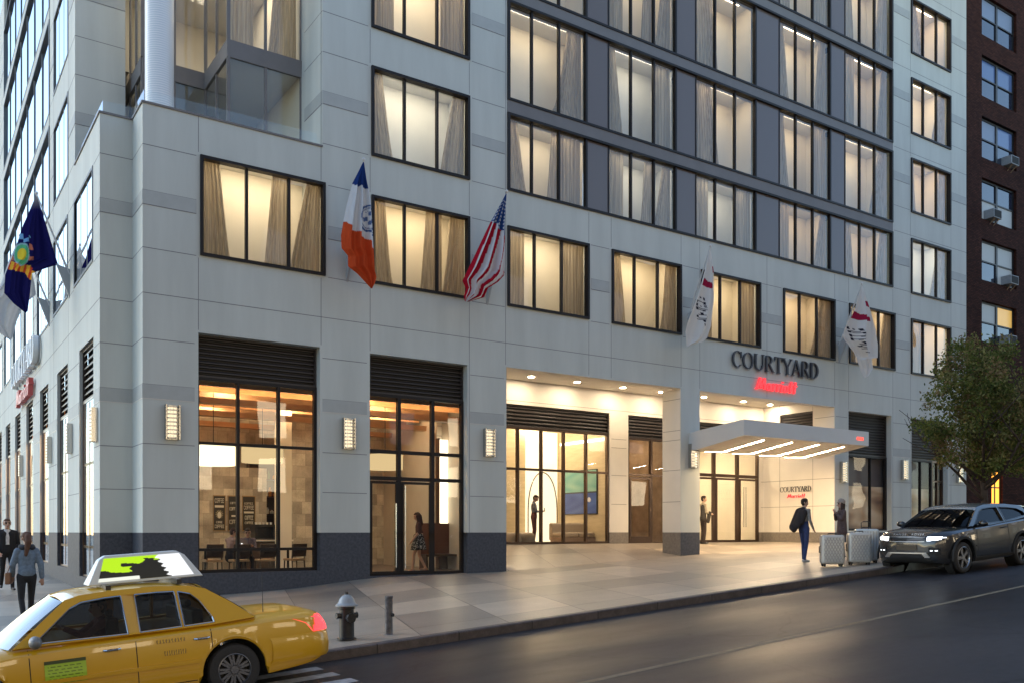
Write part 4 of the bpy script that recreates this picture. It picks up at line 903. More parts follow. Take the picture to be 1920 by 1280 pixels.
# uplight cove that washes the timber ceiling
b = MB()
for y in (1.6, 4.2, 6.8): b.quad((CX0 + .6, y, 5.3), (9.8, y, 5.3), (9.8, y + .10, 5.3), (CX0 + .6, y + .10, 5.3)); b.box(CX0 + .5, 9.9, y - .08, y + .18, 5.2, 5.29, 1); b.box(CX0 + .5, 9.9, y - .10, y - .081, 5.2, 5.36, 1)
b.build('cove_light', [emis('cove_uplight', (1, .68, .36), 14), M['woodceil']], hotel, recalc=False)
M['shade'] = emis('fabric_lamp_shade', (1, .80, .50), .75); M['shade2'] = emis('dim_fabric_shade', (1, .72, .36), .26)
for i, (sx, y, z, r, h, l) in enumerate(((400, 2.2, 3.62, .62, .5, 'bright drum pendant lamp at the left of the cafe window'), (492, 3.6, 3.85, .60, .48, 'amber drum pendant lamp in the middle of the cafe window'), (722, 2.6, 3.72, .55, .46, 'amber drum pendant lamp above the glass door'))):
    t = empty('pendant_lamp', (PX(sx, y), y, z), 0, l, 'pendant lamp', 'drum pendant lamps in the cafe')
    b = MB(); b.lathe([(r, 0), (r, h)], seg=36); b.build('lamp_shade', M['shade' if i == 0 else 'shade2'], t, smooth=True, recalc=False)
    b = MB(); b.tube([(0, 0, h), (0, 0, CZ - z - .02)], .012); b.lathe([(r * .98, h - .01), (r * 1.01, h), (r * 1.01, h + .012)], seg=36); b.tube([(-r, 0, h), (r, 0, h)], .01); b.build('rod', M['black'], t)
# coffee posters
def poster(words, art):
    def f(u, v):
        if u < .05 or u > .95 or v < .025 or v > .975: return (.30, .20, .09)
        if u < .075 or u > .925 or v < .037 or v > .963: return (.02, .018, .016)
        for (w, v0, v1, u0, u1) in words:
            if v0 < v < v1:
                if w == '-': 
                    if u0 < u < u1: return (.62, .60, .52)
                elif word_at(w, (u - u0) / (u1 - u0), (v - v0) / (v1 - v0)): return (.62, .60, .52)
        if art and ((u - .5) / .15) ** 2 + ((v - .55) / .09) ** 2 < 1: return (.62, .60, .52)
        if art and ((u - .5) / .30) ** 2 + ((v - .53) / .12) ** 2 < 1 and sin(14 * atan2(v - .55, (u - .5) * .4)) > .55: return (.50, .44, .26)
        return (.022, .02, .018)
    return f
M['print'] = attr_mat('printed_board', rough=.4)
yp = 6.6
b = MB(); b.box(PX(366, yp + .03), PX(500, yp + .03), yp + .03, yp + .13, CF, 3.9); b.build('partition_wall', M['tile'], hotel)
for i, (sa, sb, wd, art, l) in enumerate(((399.5, 423, [('COFFEE', .09, .21, .14, .88), ('-', .28, .34, .14, .86), ('COFFEE', .72, .78, .25, .75), ('COFFEE', .82, .91, .12, .90)], True, 'black coffee poster with a cup, left of the three'),
                                     (427, 450, [('COFFEE', .18, .24, .2, .8), ('COFFEE', .33, .42, .14, .86), ('-', .55, .6, .3, .86), ('COFFEE', .68, .80, .14, .88)], False, 'black coffee poster in the middle of the three, behind the mullion'),
                                     (454, 479, [('COFFEE', .19, .25, .16, .84), ('COFFEE', .28, .39, .12, .90), ('-', .44, .50, .14, .86), ('COFFEE', .56, .68, .2, .84), ('COFFEE', .73, .80, .2, .84)], False, 'black coffee poster with bold lettering, right of the three'))):
    xa, xb = PX(sa, yp), PX(sb, yp); za, zb = 1.8 + .02, 2.98
    t = empty('poster', ((xa + xb) / 2, yp, za), 0, l, 'poster', 'coffee posters on the cafe wall')
    hw = (xb - xa) / 2; b = MB(); b.box(-hw, hw, .0, .028, 0, zb - za); b.build('board', M['black'], t)
    sheet_pattern('print', M['print'], t, lambda u, v: (-hw + 2 * hw * u, -.002, (zb - za) * (1 - v)), poster(wd, art), 84, 130, False)
# tables, chairs, counter
M['wood'] = mat('dark_walnut', (.06, .035, .022), .4, nscale=3, namt=.3, stretch=(1, 8, 1)); M['seat'] = mat('tan_leather_seat', (.42, .28, .15), .5, nscale=9, namt=.12)
ch = empty('cafe_chair', (0, 0, CF), 0, 'x', 'chair', 'chairs along the cafe window')
b = MB(); b.box(-.22, .22, -.22, .22, .43, .49); b.build('seat', M['seat'], ch, bevel=.015)
b = MB(); b.grid([[(-.21, .20 + .02 * v, .55 + .35 * v / 4), (-.1, .225 + .02 * v, .55 + .35 * v / 4), (.1, .225 + .02 * v, .55 + .35 * v / 4), (.21, .20 + .02 * v, .55 + .35 * v / 4)] for v in range(5)])
o = b.build('backrest', M['wood'], ch, recalc=False); md = o.modifiers.new('s', 'SOLIDIFY'); md.thickness = .03
for sx_ in (-1, 1):
    b = MB(); b.tube([(sx_ * .19, -.19, .43), (sx_ * .20, -.21, 0)], [.02, .015], 8); b.build('leg', M['wood'], ch)
    b = MB(); b.tube([(sx_ * .19, .22, .88), (sx_ * .19, .19, .45), (sx_ * .20, .24, 0)], [.016, .02, .015], 8); b.build('leg', M['wood'], ch)
for i, (sx, y, rz, l) in enumerate(((398, 1.3, pi, 'empty dark chair with tan seat at the left end of the cafe window'), (497, 1.2, pi, 'dark chair with tan seat right of the seated pair'), (552, 1.25, pi + .2, 'dark chair with tan seat at the right end of the cafe window'), (448, 1.15, pi, 'dark chair with tan seat under the mullion by the seated pair'))):
    o = ch if i == 0 else copy_tree(ch); o.location = (PX(sx, y), y, CF); o.rotation_euler = (0, 0, rz); o['label'] = l
for i, (sx, y, l) in enumerate(((446, 2.05, 'small square cafe table under the silver laptop'), (540, 2.1, 'small square cafe table at the right of the cafe window'), (385, 2.2, 'small square cafe table at the left of the cafe window'))):
    t = empty('cafe_table', (PX(sx, y), y, CF), 0, l, 'table', 'tables along the cafe window')
    b = MB(); b.box(-.42, .42, -.36, .36, .72, .76); b.build('tabletop', M['wood'], t, bevel=.008); b = MB(); b.lathe([(.24, 0), (.24, .02), (.035, .05), (.035, .72)], seg=20); b.build('pedestal', M['black'], t)
lp = empty('laptop', (PX(452, 1.85), 1.85, CF + .76), .15, 'open silver laptop on the cafe table', 'laptop')
b = MB(); b.box(-.17, .17, 0, .24, 0, .016); b.build('keyboard_base', M['chrome'], lp); b = MB(); b.poly([(-.17, 0, .016), (.17, 0, .016), (.17, -.06, .25), (-.17, -.06, .25)]); b.poly([(-.17, -.008, .016), (.17, -.008, .016), (.17, -.068, .25), (-.17, -.068, .25)])
b.build('lid', mat('silver_lid', (.45, .46, .50), .35, metal=.6), lp, recalc=False); b = MB(); b.poly([(.018 * cos(k), -.042, .135 + .02 * sin(k)) for k in [q * pi / 5 for q in range(10)]]); b.build('lid_light', emis('lid_glow', (1, 1, 1), 1), lp, recalc=False)
t = empty('service_counter', (PX(500, 5.2), 5.2, CF), 0, 'pale lit counter with a dark coffee machine station behind the tables', 'counter')
b = MB(); b.box(-.8, .8, 0, .6, 0, .92); b.build('counter_body', M['wood'], t); b = MB(); b.box(-.86, .86, -.05, .65, .921, .97); b.build('countertop', mat('pale_stone', (.7, .66, .58), .3), t)
sh = empty('wall_shelf', (PX(508, 7.6), 7.6, CF), 0, 'tall dark shelf of cups and jars behind the cafe counter', 'shelf')
b = MB(); b.box(-.75, .75, 0, .3, 0, .06); b.box(-.75, -.70, 0, .3, .06, 4.2); b.box(.70, .75, 0, .3, .06, 4.2); b.box(-.70, .70, .25, .3, .06, 4.2)
for z in (1.2, 1.8, 2.4, 3.0, 3.6, 4.15): b.box(-.70, .70, .0, .249, z, z + .04)
b.build('shelf_frame', M['wood'], sh)
b = MB(); rs_ = random.Random(4)
for z in (1.24, 1.84, 2.44, 3.04, 3.64):
    x_ = -.62
    while x_ < .62: r_ = rs_.uniform(.04, .07); h_ = rs_.uniform(.12, .34); b.lathe([(r_, 0), (r_, h_ * .7), (r_ * .5, h_ * .85), (r_ * .5, h_), (.001, h_)], c=(x_, .12, z), seg=10, m=rs_.randint(0, 2)); x_ += rs_.uniform(.13, .2)
oo = b.build('jars', [M['white'], mat('amber_jar', (.45, .2, .05), .2), mat('green_jar', (.10, .16, .08), .2)], sh); oo['kind'] = 'stuff'
m_ = empty('coffee_machine', (PX(494, 5.45), 5.45, CF + .97), 0, 'dark coffee machine with white cups on top, on the counter', 'coffee machine')
b = MB(); b.box(-.34, .34, -.2, .22, .42, .48); b.box(-.34, -.26, -.2, .22, 0, .42); b.box(.26, .34, -.2, .22, 0, .42); b.box(-.26, .26, .05, .22, 0, .42); b.box(-.26, .26, -.2, .05, 0, .04); b.build('machine_body', M['black'], m_, bevel=.01)
b = MB()
for i in range(5): b.lathe([(.028, .48), (.04, .55), (.036, .55), (.026, .49)], c=(-.24 + .12 * i, 0, 0), seg=12)
b.build('cups', M['white'], m_)
# back wall of the door hall: light column and dark bench
t = empty('light_column', (PX(832, 3.2), 3.2, CF + .55), 0, 'tall glowing light column right of the glass door', 'floor lamp')
b = MB(); b.box(-.17, .17, -.02, .15, 0, 3.7); b.build('diffuser', emis('column_diffuser', (1, .84, .58), 1.2), t); b = MB(); b.box(-.20, -.171, -.04, .2, -.55, 3.75); b.box(.171, .45, -.04, .2, -.55, 3.75); b.box(-.171, .171, -.0, .2, -.55, -.001); b.build('casing', M['wood'], t)
t = empty('reception_bench', (PX(845, 2.6), 2.6, CF), 0, 'long dark timber bench behind the right-hand door light', 'bench')
b = MB(); b.box(-.9, .9, 0, .5, .42, .5); b.build('seat', M['wood'], t); b = MB(); b.box(-.9, .9, .5, .56, .42, 1.5); b.build('backrest', mat('red_brown_leather', (.12, .05, .035), .5), t)
for q in (-1, 1): b = MB(); b.box(q * .85 - .03, q * .85 + .03, .03, .5, 0, .42); b.build('leg', M['wood'], t)
# ------------------------------------------------------------------ lobby interior
LF = 1.36; LX1 = 17.67
M['lobbywall'] = mat('gold_beige_wallcover', (.52, .42, .27), .5, nscale=1.6, namt=.12, stretch=(1, 1, 6)); M['lobbyfloor'] = mat('pale_lobby_floor', (.45, .38, .30), .25, nscale=1, namt=.06)
b = MB(); ly = RY + .22
b.quad((RX0 - .12, 7.35, LF), (LX1, 7.35, LF), (LX1, 7.35, 6.2), (RX0 - .12, 7.35, 6.2), 0); b.quad((LX1, ly, LF), (LX1, 7.35, LF), (LX1, 7.35, 6.2), (LX1, ly, 6.2), 0)
b.quad((RX0 - .12, ly, 6.2), (LX1, ly, 6.2), (LX1, 7.35, 6.2), (RX0 - .12, 7.35, 6.2), 1); b.quad((RX0 - .12, ly, LF), (LX1, ly, LF), (LX1, 7.35, LF), (RX0 - .12, 7.35, LF), 2); b.quad((RX0 - .12, ly, LF), (RX0 - .12, 7.35, LF), (RX0 - .12, 7.35, 6.2), (RX0 - .12, ly, 6.2), 3)
b.build('lobby_room', [M['lobbywall'], M['roomceil'], M['lobbyfloor'], mat('amber_mural', (.42, .24, .05), .4, nscale=1.2, namt=.6)], hotel, recalc=False)
b = MB()
for (x, y) in ((12, 5), (14.2, 6.6), (16.4, 5), (16.4, 7)): b.quad((x - .5, y - .3, 6.17), (x + .5, y - .3, 6.17), (x + .5, y + .3, 6.17), (x - .5, y + .3, 6.17))
b.build('ceiling_panel_light', emis('lobby_ceiling_light', (1, .77, .50), 14), hotel, recalc=False)
b = MB(); b.quad((LX1 - .03, 4.1, 5.32), (LX1 - .03, 6.9, 5.32), (LX1 - .03, 6.9, 5.42), (LX1 - .03, 4.1, 5.42)); b.build('wall_light_strip', emis('lobby_strip', (1, .85, .6), 3), hotel, recalc=False)
ya = 7.0; ax0, ax1 = PX(988, ya), PX(1045, ya)
t = empty('arch_screen', ((ax0 + ax1) / 2, ya, LF), 0, 'tall glowing white panel with a pointed arch outline in the lobby', 'screen'); hw = (ax1 - ax0) / 2
b = MB(); b.box(-hw, hw, 0, .12, 0, 4.5); b.build('panel', mat('backlit_white_panel', (.8, .74, .6), .5, emit=(1, .82, .54), estr=.4), t)
b = MB(); pts = []
for k in range(33):
    a = pi * k / 32; pts.append((-(hw * .95) * cos(a), -.03, 1.1 + 1.75 * sin(a) ** .8 if 0 < k < 32 else 1.1))
b.tube([(-(hw * .95), -.03, 0)] + pts + [(hw * .95, -.03, 0)], .022, 6); b.build('arch_rib', M['bronze'], t)
yA, yB = PY(1060, LX1), PY(1120, LX1)
t = empty('painting', (LX1 - .05, (yA + yB) / 2, 2.52), 0, 'large abstract painting, turquoise above and deep blue below', 'painting'); hy = abs(yA - yB) / 2
b = MB(); b.box(0, .045, -hy - .03, hy + .03, -.03, 1.73); b.build('frame', M['black'], t)
def paint(u, v):
    n = .5 + .5 * sin(9 * u + 4 * sin(7 * v)) * sin(11 * v + 3 * u)
    if v < .50: return (.10 + .12 * n, .30 + .10 * n, .28 + .06 * n)
    if v < .52: return (.01, .015, .03)
    if (u - .78) ** 2 + (v - .68) ** 2 < .003: return (.6, .6, .65)
    return (.015 + .03 * n, .05 + .05 * n, .26 + .1 * n)
sheet_pattern('canvas', M['print'], t, lambda u, v: (-.004, hy - 2 * hy * u, 1.7 * (1 - v)), paint, 60, 60, False)
M['sofa'] = mat('beige_sofa_fabric', (.40, .32, .24), .8, nscale=20, namt=.08); M['sofabr'] = mat('taupe_sofa_fabric', (.26, .18, .13), .8, nscale=20, namt=.08)
t = empty('sofa', (PX(1098, 4.75), 4.75, LF), 0, 'long beige sofa against the lobby window', 'sofa')
b = MB(); b.box(-1.2, 1.2, -.1, .7, .0, .24); b.build('base', M['sofabr'], t, bevel=.04)
for q in (-.8, 0, .8): b = MB(); b.box(q - .39, q + .39, -.1, .6, .241, .42); b.build('cushion', M['sofa'], t, bevel=.06)
b = MB(); b.box(-1.2, 1.2, .6, .8, .1, .78); b.build('backrest', M['sofa'], t, bevel=.06); b = MB(); b.box(1.2, 1.38, -.15, .8, 0, .58); b.build('armrest', M['sofabr'], t, bevel=.05)
for i, (sx, y, l) in enumerate(((962, 4.2, 'pale round stool at the left of the lobby window'), (986, 4.15, 'grey round stool in front of the man with the phone'))):
    t = empty('round_stool', (PX(sx, y), y, LF), 0, l, 'stool', 'round stools in the lobby'); b = MB(); b.lathe([(.26, .0), (.31, .06), (.33, .22), (.31, .36), (.2, .41), (.001, .42)], seg=28); b.build('seat', M['sofa'], t, smooth=True, angle=60)
# vestibules behind the doors
def vest(x0, x1, y0, y1, z0, z1, mw, mc, em, name='vestibule_room'):
    b = MB(); b.quad((x0, y1, z0), (x1, y1, z0), (x1, y1, z1), (x0, y1, z1), 0); b.quad((x0, y0, z0), (x0, y1, z0), (x0, y1, z1), (x0, y0, z1), 0); b.quad((x1, y0, z0), (x1, y1, z0), (x1, y1, z1), (x1, y0, z1), 0)
    b.quad((x0, y0, z0), (x1, y0, z0), (x1, y1, z0), (x0, y1, z0), 1); b.quad((x0, y0, z1), (x1, y0, z1), (x1, y1, z1), (x0, y1, z1), 0)
    xm, ym = (x0 + x1) / 2, (y0 + y1) / 2; b.quad((xm - .5, ym - .4, z1 - .03), (xm + .5, ym - .4, z1 - .03), (xm + .5, ym + .4, z1 - .03), (xm - .5, ym + .4, z1 - .03), 2); b.build(name, [mw, mc, em], hotel, recalc=False)
vest(bk[1][0] - .2, bk[1][1] + .1, ly, 7.5, LF, 5.9, mat('brown_timber_lining', (.38, .28, .20), .4, nscale=2, namt=.3), M['lobbyfloor'], emis('vestibule_light_dim', (1, .72, .42), 7))
vest(bk[2][0] - .1, RX1 - .2, ly, 8.2, LF, 5.9, M['litpanel'], M['lobbyfloor'], emis('vestibule_light', (1, .76, .46), 30))
b = MB(); b.box(PX(1345, 6.5), PX(1420, 6.5), 6.5, 6.6, LF, 4.1); b.build('lit_partition', M['litpanel'], hotel)
# side-street interiors
b = MB()
b.quad((XL + 2.2, NY + .6, .5), (XL + 2.2, 50, .5), (XL + 2.2, 50, 7), (XL + 2.2, NY + .6, 7), 0); b.quad((XL + .4, 8.05, .5), (XL + 2.2, 8.05, .5), (XL + 2.2, 8.05, 7), (XL + .4, 8.05, 7), 0)
for i in range(1, 11): y = 5.3 + 4.3 * i; b.quad((XL + .5, y, .5), (XL + 2.2, y, .5), (XL + 2.2, y, 7), (XL + .5, y, 7), 0)
b.quad((XL + .4, 8.1, 5.8), (XL + 2.2, 8.1, 5.8), (XL + 2.2, 50, 5.8), (XL + .4, 50, 5.8), 0)
b.v = [(v[0], max(v[1], 8.06), v[2]) if False else v for v in b.v]
b.f = b.f[1:]; b.m = b.m[1:]
b.quad((XL + 2.2, 8.1, .5), (XL + 2.2, 50, .5), (XL + 2.2, 50, 7), (XL + 2.2, 8.1, 7), 0)
for i in range(2, 11): y = 2.1 + 4.3 * i; b.quad((XL + 1.0, y, 5.75), (XL + 1.6, y, 5.75), (XL + 1.6, y + 1.4, 5.75), (XL + 1.0, y + 1.4, 5.75), 1)
b.build('shop_interior', [M['copperwall'], emis('copper_light', (1, .62, .34), 26)], hotel, recalc=False)
# ------------------------------------------------------------------ street furniture
hx, hy_ = 1.32, -8.95
t = empty('fire_hydrant', (hx, hy_, gz(hx, hy_)), 0, 'black fire hydrant with a pale grey bonnet near the kerb', 'fire hydrant')
M['hyd'] = mat('black_hydrant_paint', (.012, .013, .016), .35, nscale=20, namt=.4); M['hydg'] = mat('pale_hydrant_paint', (.26, .29, .31), .4, nscale=14, namt=.12)
b = MB(); b.lathe([(.16, 0), (.16, .03), (.125, .04), (.12, .5), (.135, .51), (.135, .55), (.10, .555)], seg=28); b.build('barrel', M['hyd'], t, smooth=True, angle=35)
b = MB(); b.lathe([(.185, .555), (.185, .575), (.15, .60), (.135, .62), (.12, .67), (.08, .72), (.03, .745), (.001, .75)], seg=28); b.build('bonnet', M['hydg'], t, smooth=True, angle=35)
b = MB(); b.lathe([(.028, .745), (.028, .79), (.001, .795)], seg=6); b.build('operating_nut', M['hyd'], t)
for q in (-1, 1): b = MB(); b.tube([(q * .10, 0, .40), (q * .17, 0, .40)], .045, 12); b.tube([(q * .17, 0, .40), (q * .185, 0, .40)], .055, 8); b.build('side_outlet', M['hyd'], t)
b = MB(); b.tube([(.0, -.10, .37), (0, -.185, .37)], .07, 14); b.tube([(0, -.185, .37), (0, -.205, .37)], .08, 8); b.build('front_outlet', M['hyd'], t)
hx, hy_ = 2.06, -9.0
t = empty('metal_bollard', (hx, hy_, gz(hx, hy_)), 0, 'short scuffed grey steel bollard right of the hydrant', 'bollard')
M['steelp'] = mat('scuffed_steel', (.13, .13, .14), .5, metal=.4, nscale=12, namt=.5); b = MB(); b.lathe([(.075, 0), (.065, .01), (.065, .61), (.07, .62), (.07, .645), (.001, .65)], seg=20); b.build('post', M['steelp'], t, smooth=True, angle=35)
b = MB(); b.tube([(.03, -.05, .33), (.04, -.085, .33)], .03, 10); b.build('cap_bolt', M['black'], t)
# ------------------------------------------------------------------ suitcases
def suitcase(x, y, rz, w, h, d, mt, label, rib, handle_up=.0):
    t = empty('suitcase', (x, y, gz(x, y)), rz, label, 'suitcase', 'suitcases by the kerb')
    b = MB(); n = 10; rad = .07; z0, z1 = .07, .07 + h
    def ring(yy, ins):
        pts = []
        for cx_, cz_, a0 in ((w / 2 - rad, z1 - rad, 0), (-w / 2 + rad, z1 - rad, 90), (-w / 2 + rad, z0 + rad, 180), (w / 2 - rad, z0 + rad, 270)):
            for k in range(7):
                a = radians(a0 + 15 * k); pts.append((cx_ + (rad - ins) * cos(a), yy, cz_ + (rad - ins) * sin(a)))
        return pts
    for (ya, yb) in ((-d / 2, -.008), (.008, d / 2)):
        s_ = -1 if ya < 0 else 1
        if ya < 0: rr = [ring(ya, .05), ring(ya + .02, .012), ring(ya + .05, 0), ring(yb, 0)]
        else: rr = [ring(ya, 0), ring(yb - .05, 0), ring(yb - .02, .012), ring(yb, .05)]
        b.grid(rr, 0, True); b.poly(rr[0]); b.poly(rr[-1])
    b.build('shell', mt, t, smooth=True, angle=50)
    b = MB()
    if rib == 'diag':
        for k in range(-9, 12):
            for sg in (1, -1):
                pts = []
                for q in range(15):
                    zz = z0 + .06 + (h - .12) * q / 14; xx = k * .075 + sg * (zz - z0 - h / 2) * .55
                    if abs(xx) < w / 2 - .05: pts.append((xx, -d / 2 - .004, zz))
                if len(pts) > 2: b.tube(pts, .011, 5)
                pts2 = [(p[0], d / 2 + .004, p[2]) for p in pts]
                if len(pts2) > 2: b.tube(pts2, .011, 5)
    else:
        for k in range(7): xx = lerp(-w / 2 + .08, w / 2 - .08, k / 6); b.tube([(xx, -d / 2 - .002, z0 + .06), (xx, -d / 2 - .002, z1 - .06)], .008, 5); b.tube([(xx, d / 2 + .002, z0 + .06), (xx, d / 2 + .002, z1 - .06)], .008, 5)
    b.build('ribs', M['caserib'], t)
    b = MB(); rr = [ring(-.008, -.004), ring(.008, -.004)]; b.grid(rr, 0, True); b.build('zip_band', M['black'], t)
    b = MB(); b.tube([(-.10, 0, z1), (-.10, 0, z1 + .035), (.10, 0, z1 + .035), (.10, 0, z1)], .012, 8)
    if handle_up: b.tube([(-.11, .06, z1), (-.11, .06, z1 + handle_up), (-.06, .06, z1 + handle_up + .03), (.06, .06, z1 + handle_up + .03), (.11, .06, z1 + handle_up), (.11, .06, z1)], .012, 8)
    b.build('handle', M['black'], t)
    b = MB(); b.tube([(-w / 2 - .0, 0, z0 + h * .38), (-w / 2 - .035, 0, z0 + h * .40), (-w / 2 - .035, 0, z0 + h * .60), (-w / 2, 0, z0 + h * .62)], .014, 8); b.build('side_handle', M['black'], t)
    for qx in (-1, 1):
        for qy in (-1, 1): b = MB(); c_ = (qx * (w / 2 - .07), qy * (d / 2 - .06)); b.tube([(c_[0] - .02, c_[1], .035), (c_[0] + .02, c_[1], .035)], .034, 12); b.box(c_[0] - .03, c_[0] + .03, c_[1] - .02, c_[1] + .02, .05, .085); b.build('wheel', M['black'], t)
    return t
M['caserib'] = mat('dark_shell_rib', (.36, .345, .32), .4, metal=.3)
M['case1'] = mat('champagne_shell', (.52, .50, .46), .35, metal=.2); M['case2'] = mat('silver_shell', (.55, .58, .57), .3, metal=.1)
suitcase(14.95, -8.2, -.70, .56, .74, .34, M['case1'], 'champagne suitcase with diagonal ribs, nearest the standing man', 'diag')
suitcase(15.50, -8.60, -.70, .56, .76, .34, M['case1'], 'champagne suitcase with diagonal ribs, in the middle of the three', 'diag')
suitcase(16.12, -8.38, -.72, .58, .82, .34, M['case2'], 'pale silver suitcase with its pull handle up, beside the dark car', 'v', .16)
# ------------------------------------------------------------------ people
PM = {}
def pm(key, col, rough=.7, **k):
    if key not in PM: PM[key] = mat(key, col, rough, **k)
    return PM[key]
def cap_mesh(p0, p1, r0, r1, sc=(1, 1), seg=14):
    """closed tapered capsule between two joints; sc squashes the cross-section (x, y)"""
    p0, p1 = Vector(p0), Vector(p1); ax = p1 - p0; L_ = ax.length or 1e-5; t = ax / L_
    up = Vector((0, 1, 0)) if abs(t.y) < .9 else Vector((1, 0, 0)); a = up.cross(t).normalized(); c = t.cross(a).normalized(); rows = []
    for k in range(5): q = -pi / 2 + pi / 2 * k / 4; rows.append((p0 + t * r0 * sin(q), r0 * max(cos(q), .02)))
    for k in range(1, 5): q = pi / 2 * k / 4 - 0; rows.append((p1 + t * r1 * sin(q - 0) if k else p1, r1 * max(cos(q), .02)))
    rows.insert(5, (p1, r1))
    return [[p + (a * cos(2 * pi * j / seg) * sc[0] + c * sin(2 * pi * j / seg) * sc[1]) * r for j in range(seg)] for p, r in rows]
def fuse(name, prims, mats, parent, voxel=.011, smooth_it=3):
    """union of the primitives as ONE continuous skin (voxel remesh); every face takes the material of the nearest primitive"""
    b = MB()
    for pr in prims:
        rows = cap_mesh(pr['a'], pr['b'], pr['ra'], pr['rb'], pr.get('sc', (1, 1))); n = len(b.v); b.grid(rows, 0, True); b.poly(rows[0][::-1]); b.poly(rows[-1])
    me = bpy.data.meshes.new(name); me.from_pydata(b.v, [], b.f); bm = bmesh.new(); bm.from_mesh(me); bmesh.ops.recalc_face_normals(bm, faces=bm.faces); bm.to_mesh(me); bm.free()
    o = bpy.data.objects.new(name, me); COL.objects.link(o)
    md = o.modifiers.new('r', 'REMESH'); md.mode = 'VOXEL'; md.voxel_size = voxel; md.adaptivity = 0
    ms = o.modifiers.new('s', 'SMOOTH'); ms.iterations = smooth_it; ms.factor = .5
    dg = bpy.context.evaluated_depsgraph_get(); ev = o.evaluated_get(dg); nm = bpy.data.meshes.new_from_object(ev); o.modifiers.clear(); o.data = nm; nm.name = name
    nm.materials.clear(); keys = []
    for pr in prims:
        if pr['m'] not in keys: keys.append(pr['m'])
    for k in keys: nm.materials.append(mats[k])
    n = len(nm.polygons); cen = np.zeros(n * 3); nm.polygons.foreach_get('center', cen); cen = cen.reshape(-1, 3); best = np.full(n, 1e9); idx = np.zeros(n, int)
    for pr in prims:
        a, c = np.array(pr['a'], float), np.array(pr['b'], float); d = c - a; L2 = max(d @ d, 1e-9); t = np.clip(((cen - a) @ d) / L2, 0, 1)
        q = a + t[:, None] * d; dist = np.linalg.norm(cen - q, axis=1) - (pr['ra'] + (pr['rb'] - pr['ra']) * t) * (1 if 'sc' not in pr else (pr['sc'][0] + pr['sc'][1]) / 2) - pr.get('pri', 0)
        w = dist < best; best[w] = dist[w]; idx[w] = keys.index(pr['m'])
    nm.polygons.foreach_set('material_index', idx.tolist()); nm.polygons.foreach_set('use_smooth', [True] * n); nm.update(); o.parent = parent; return o
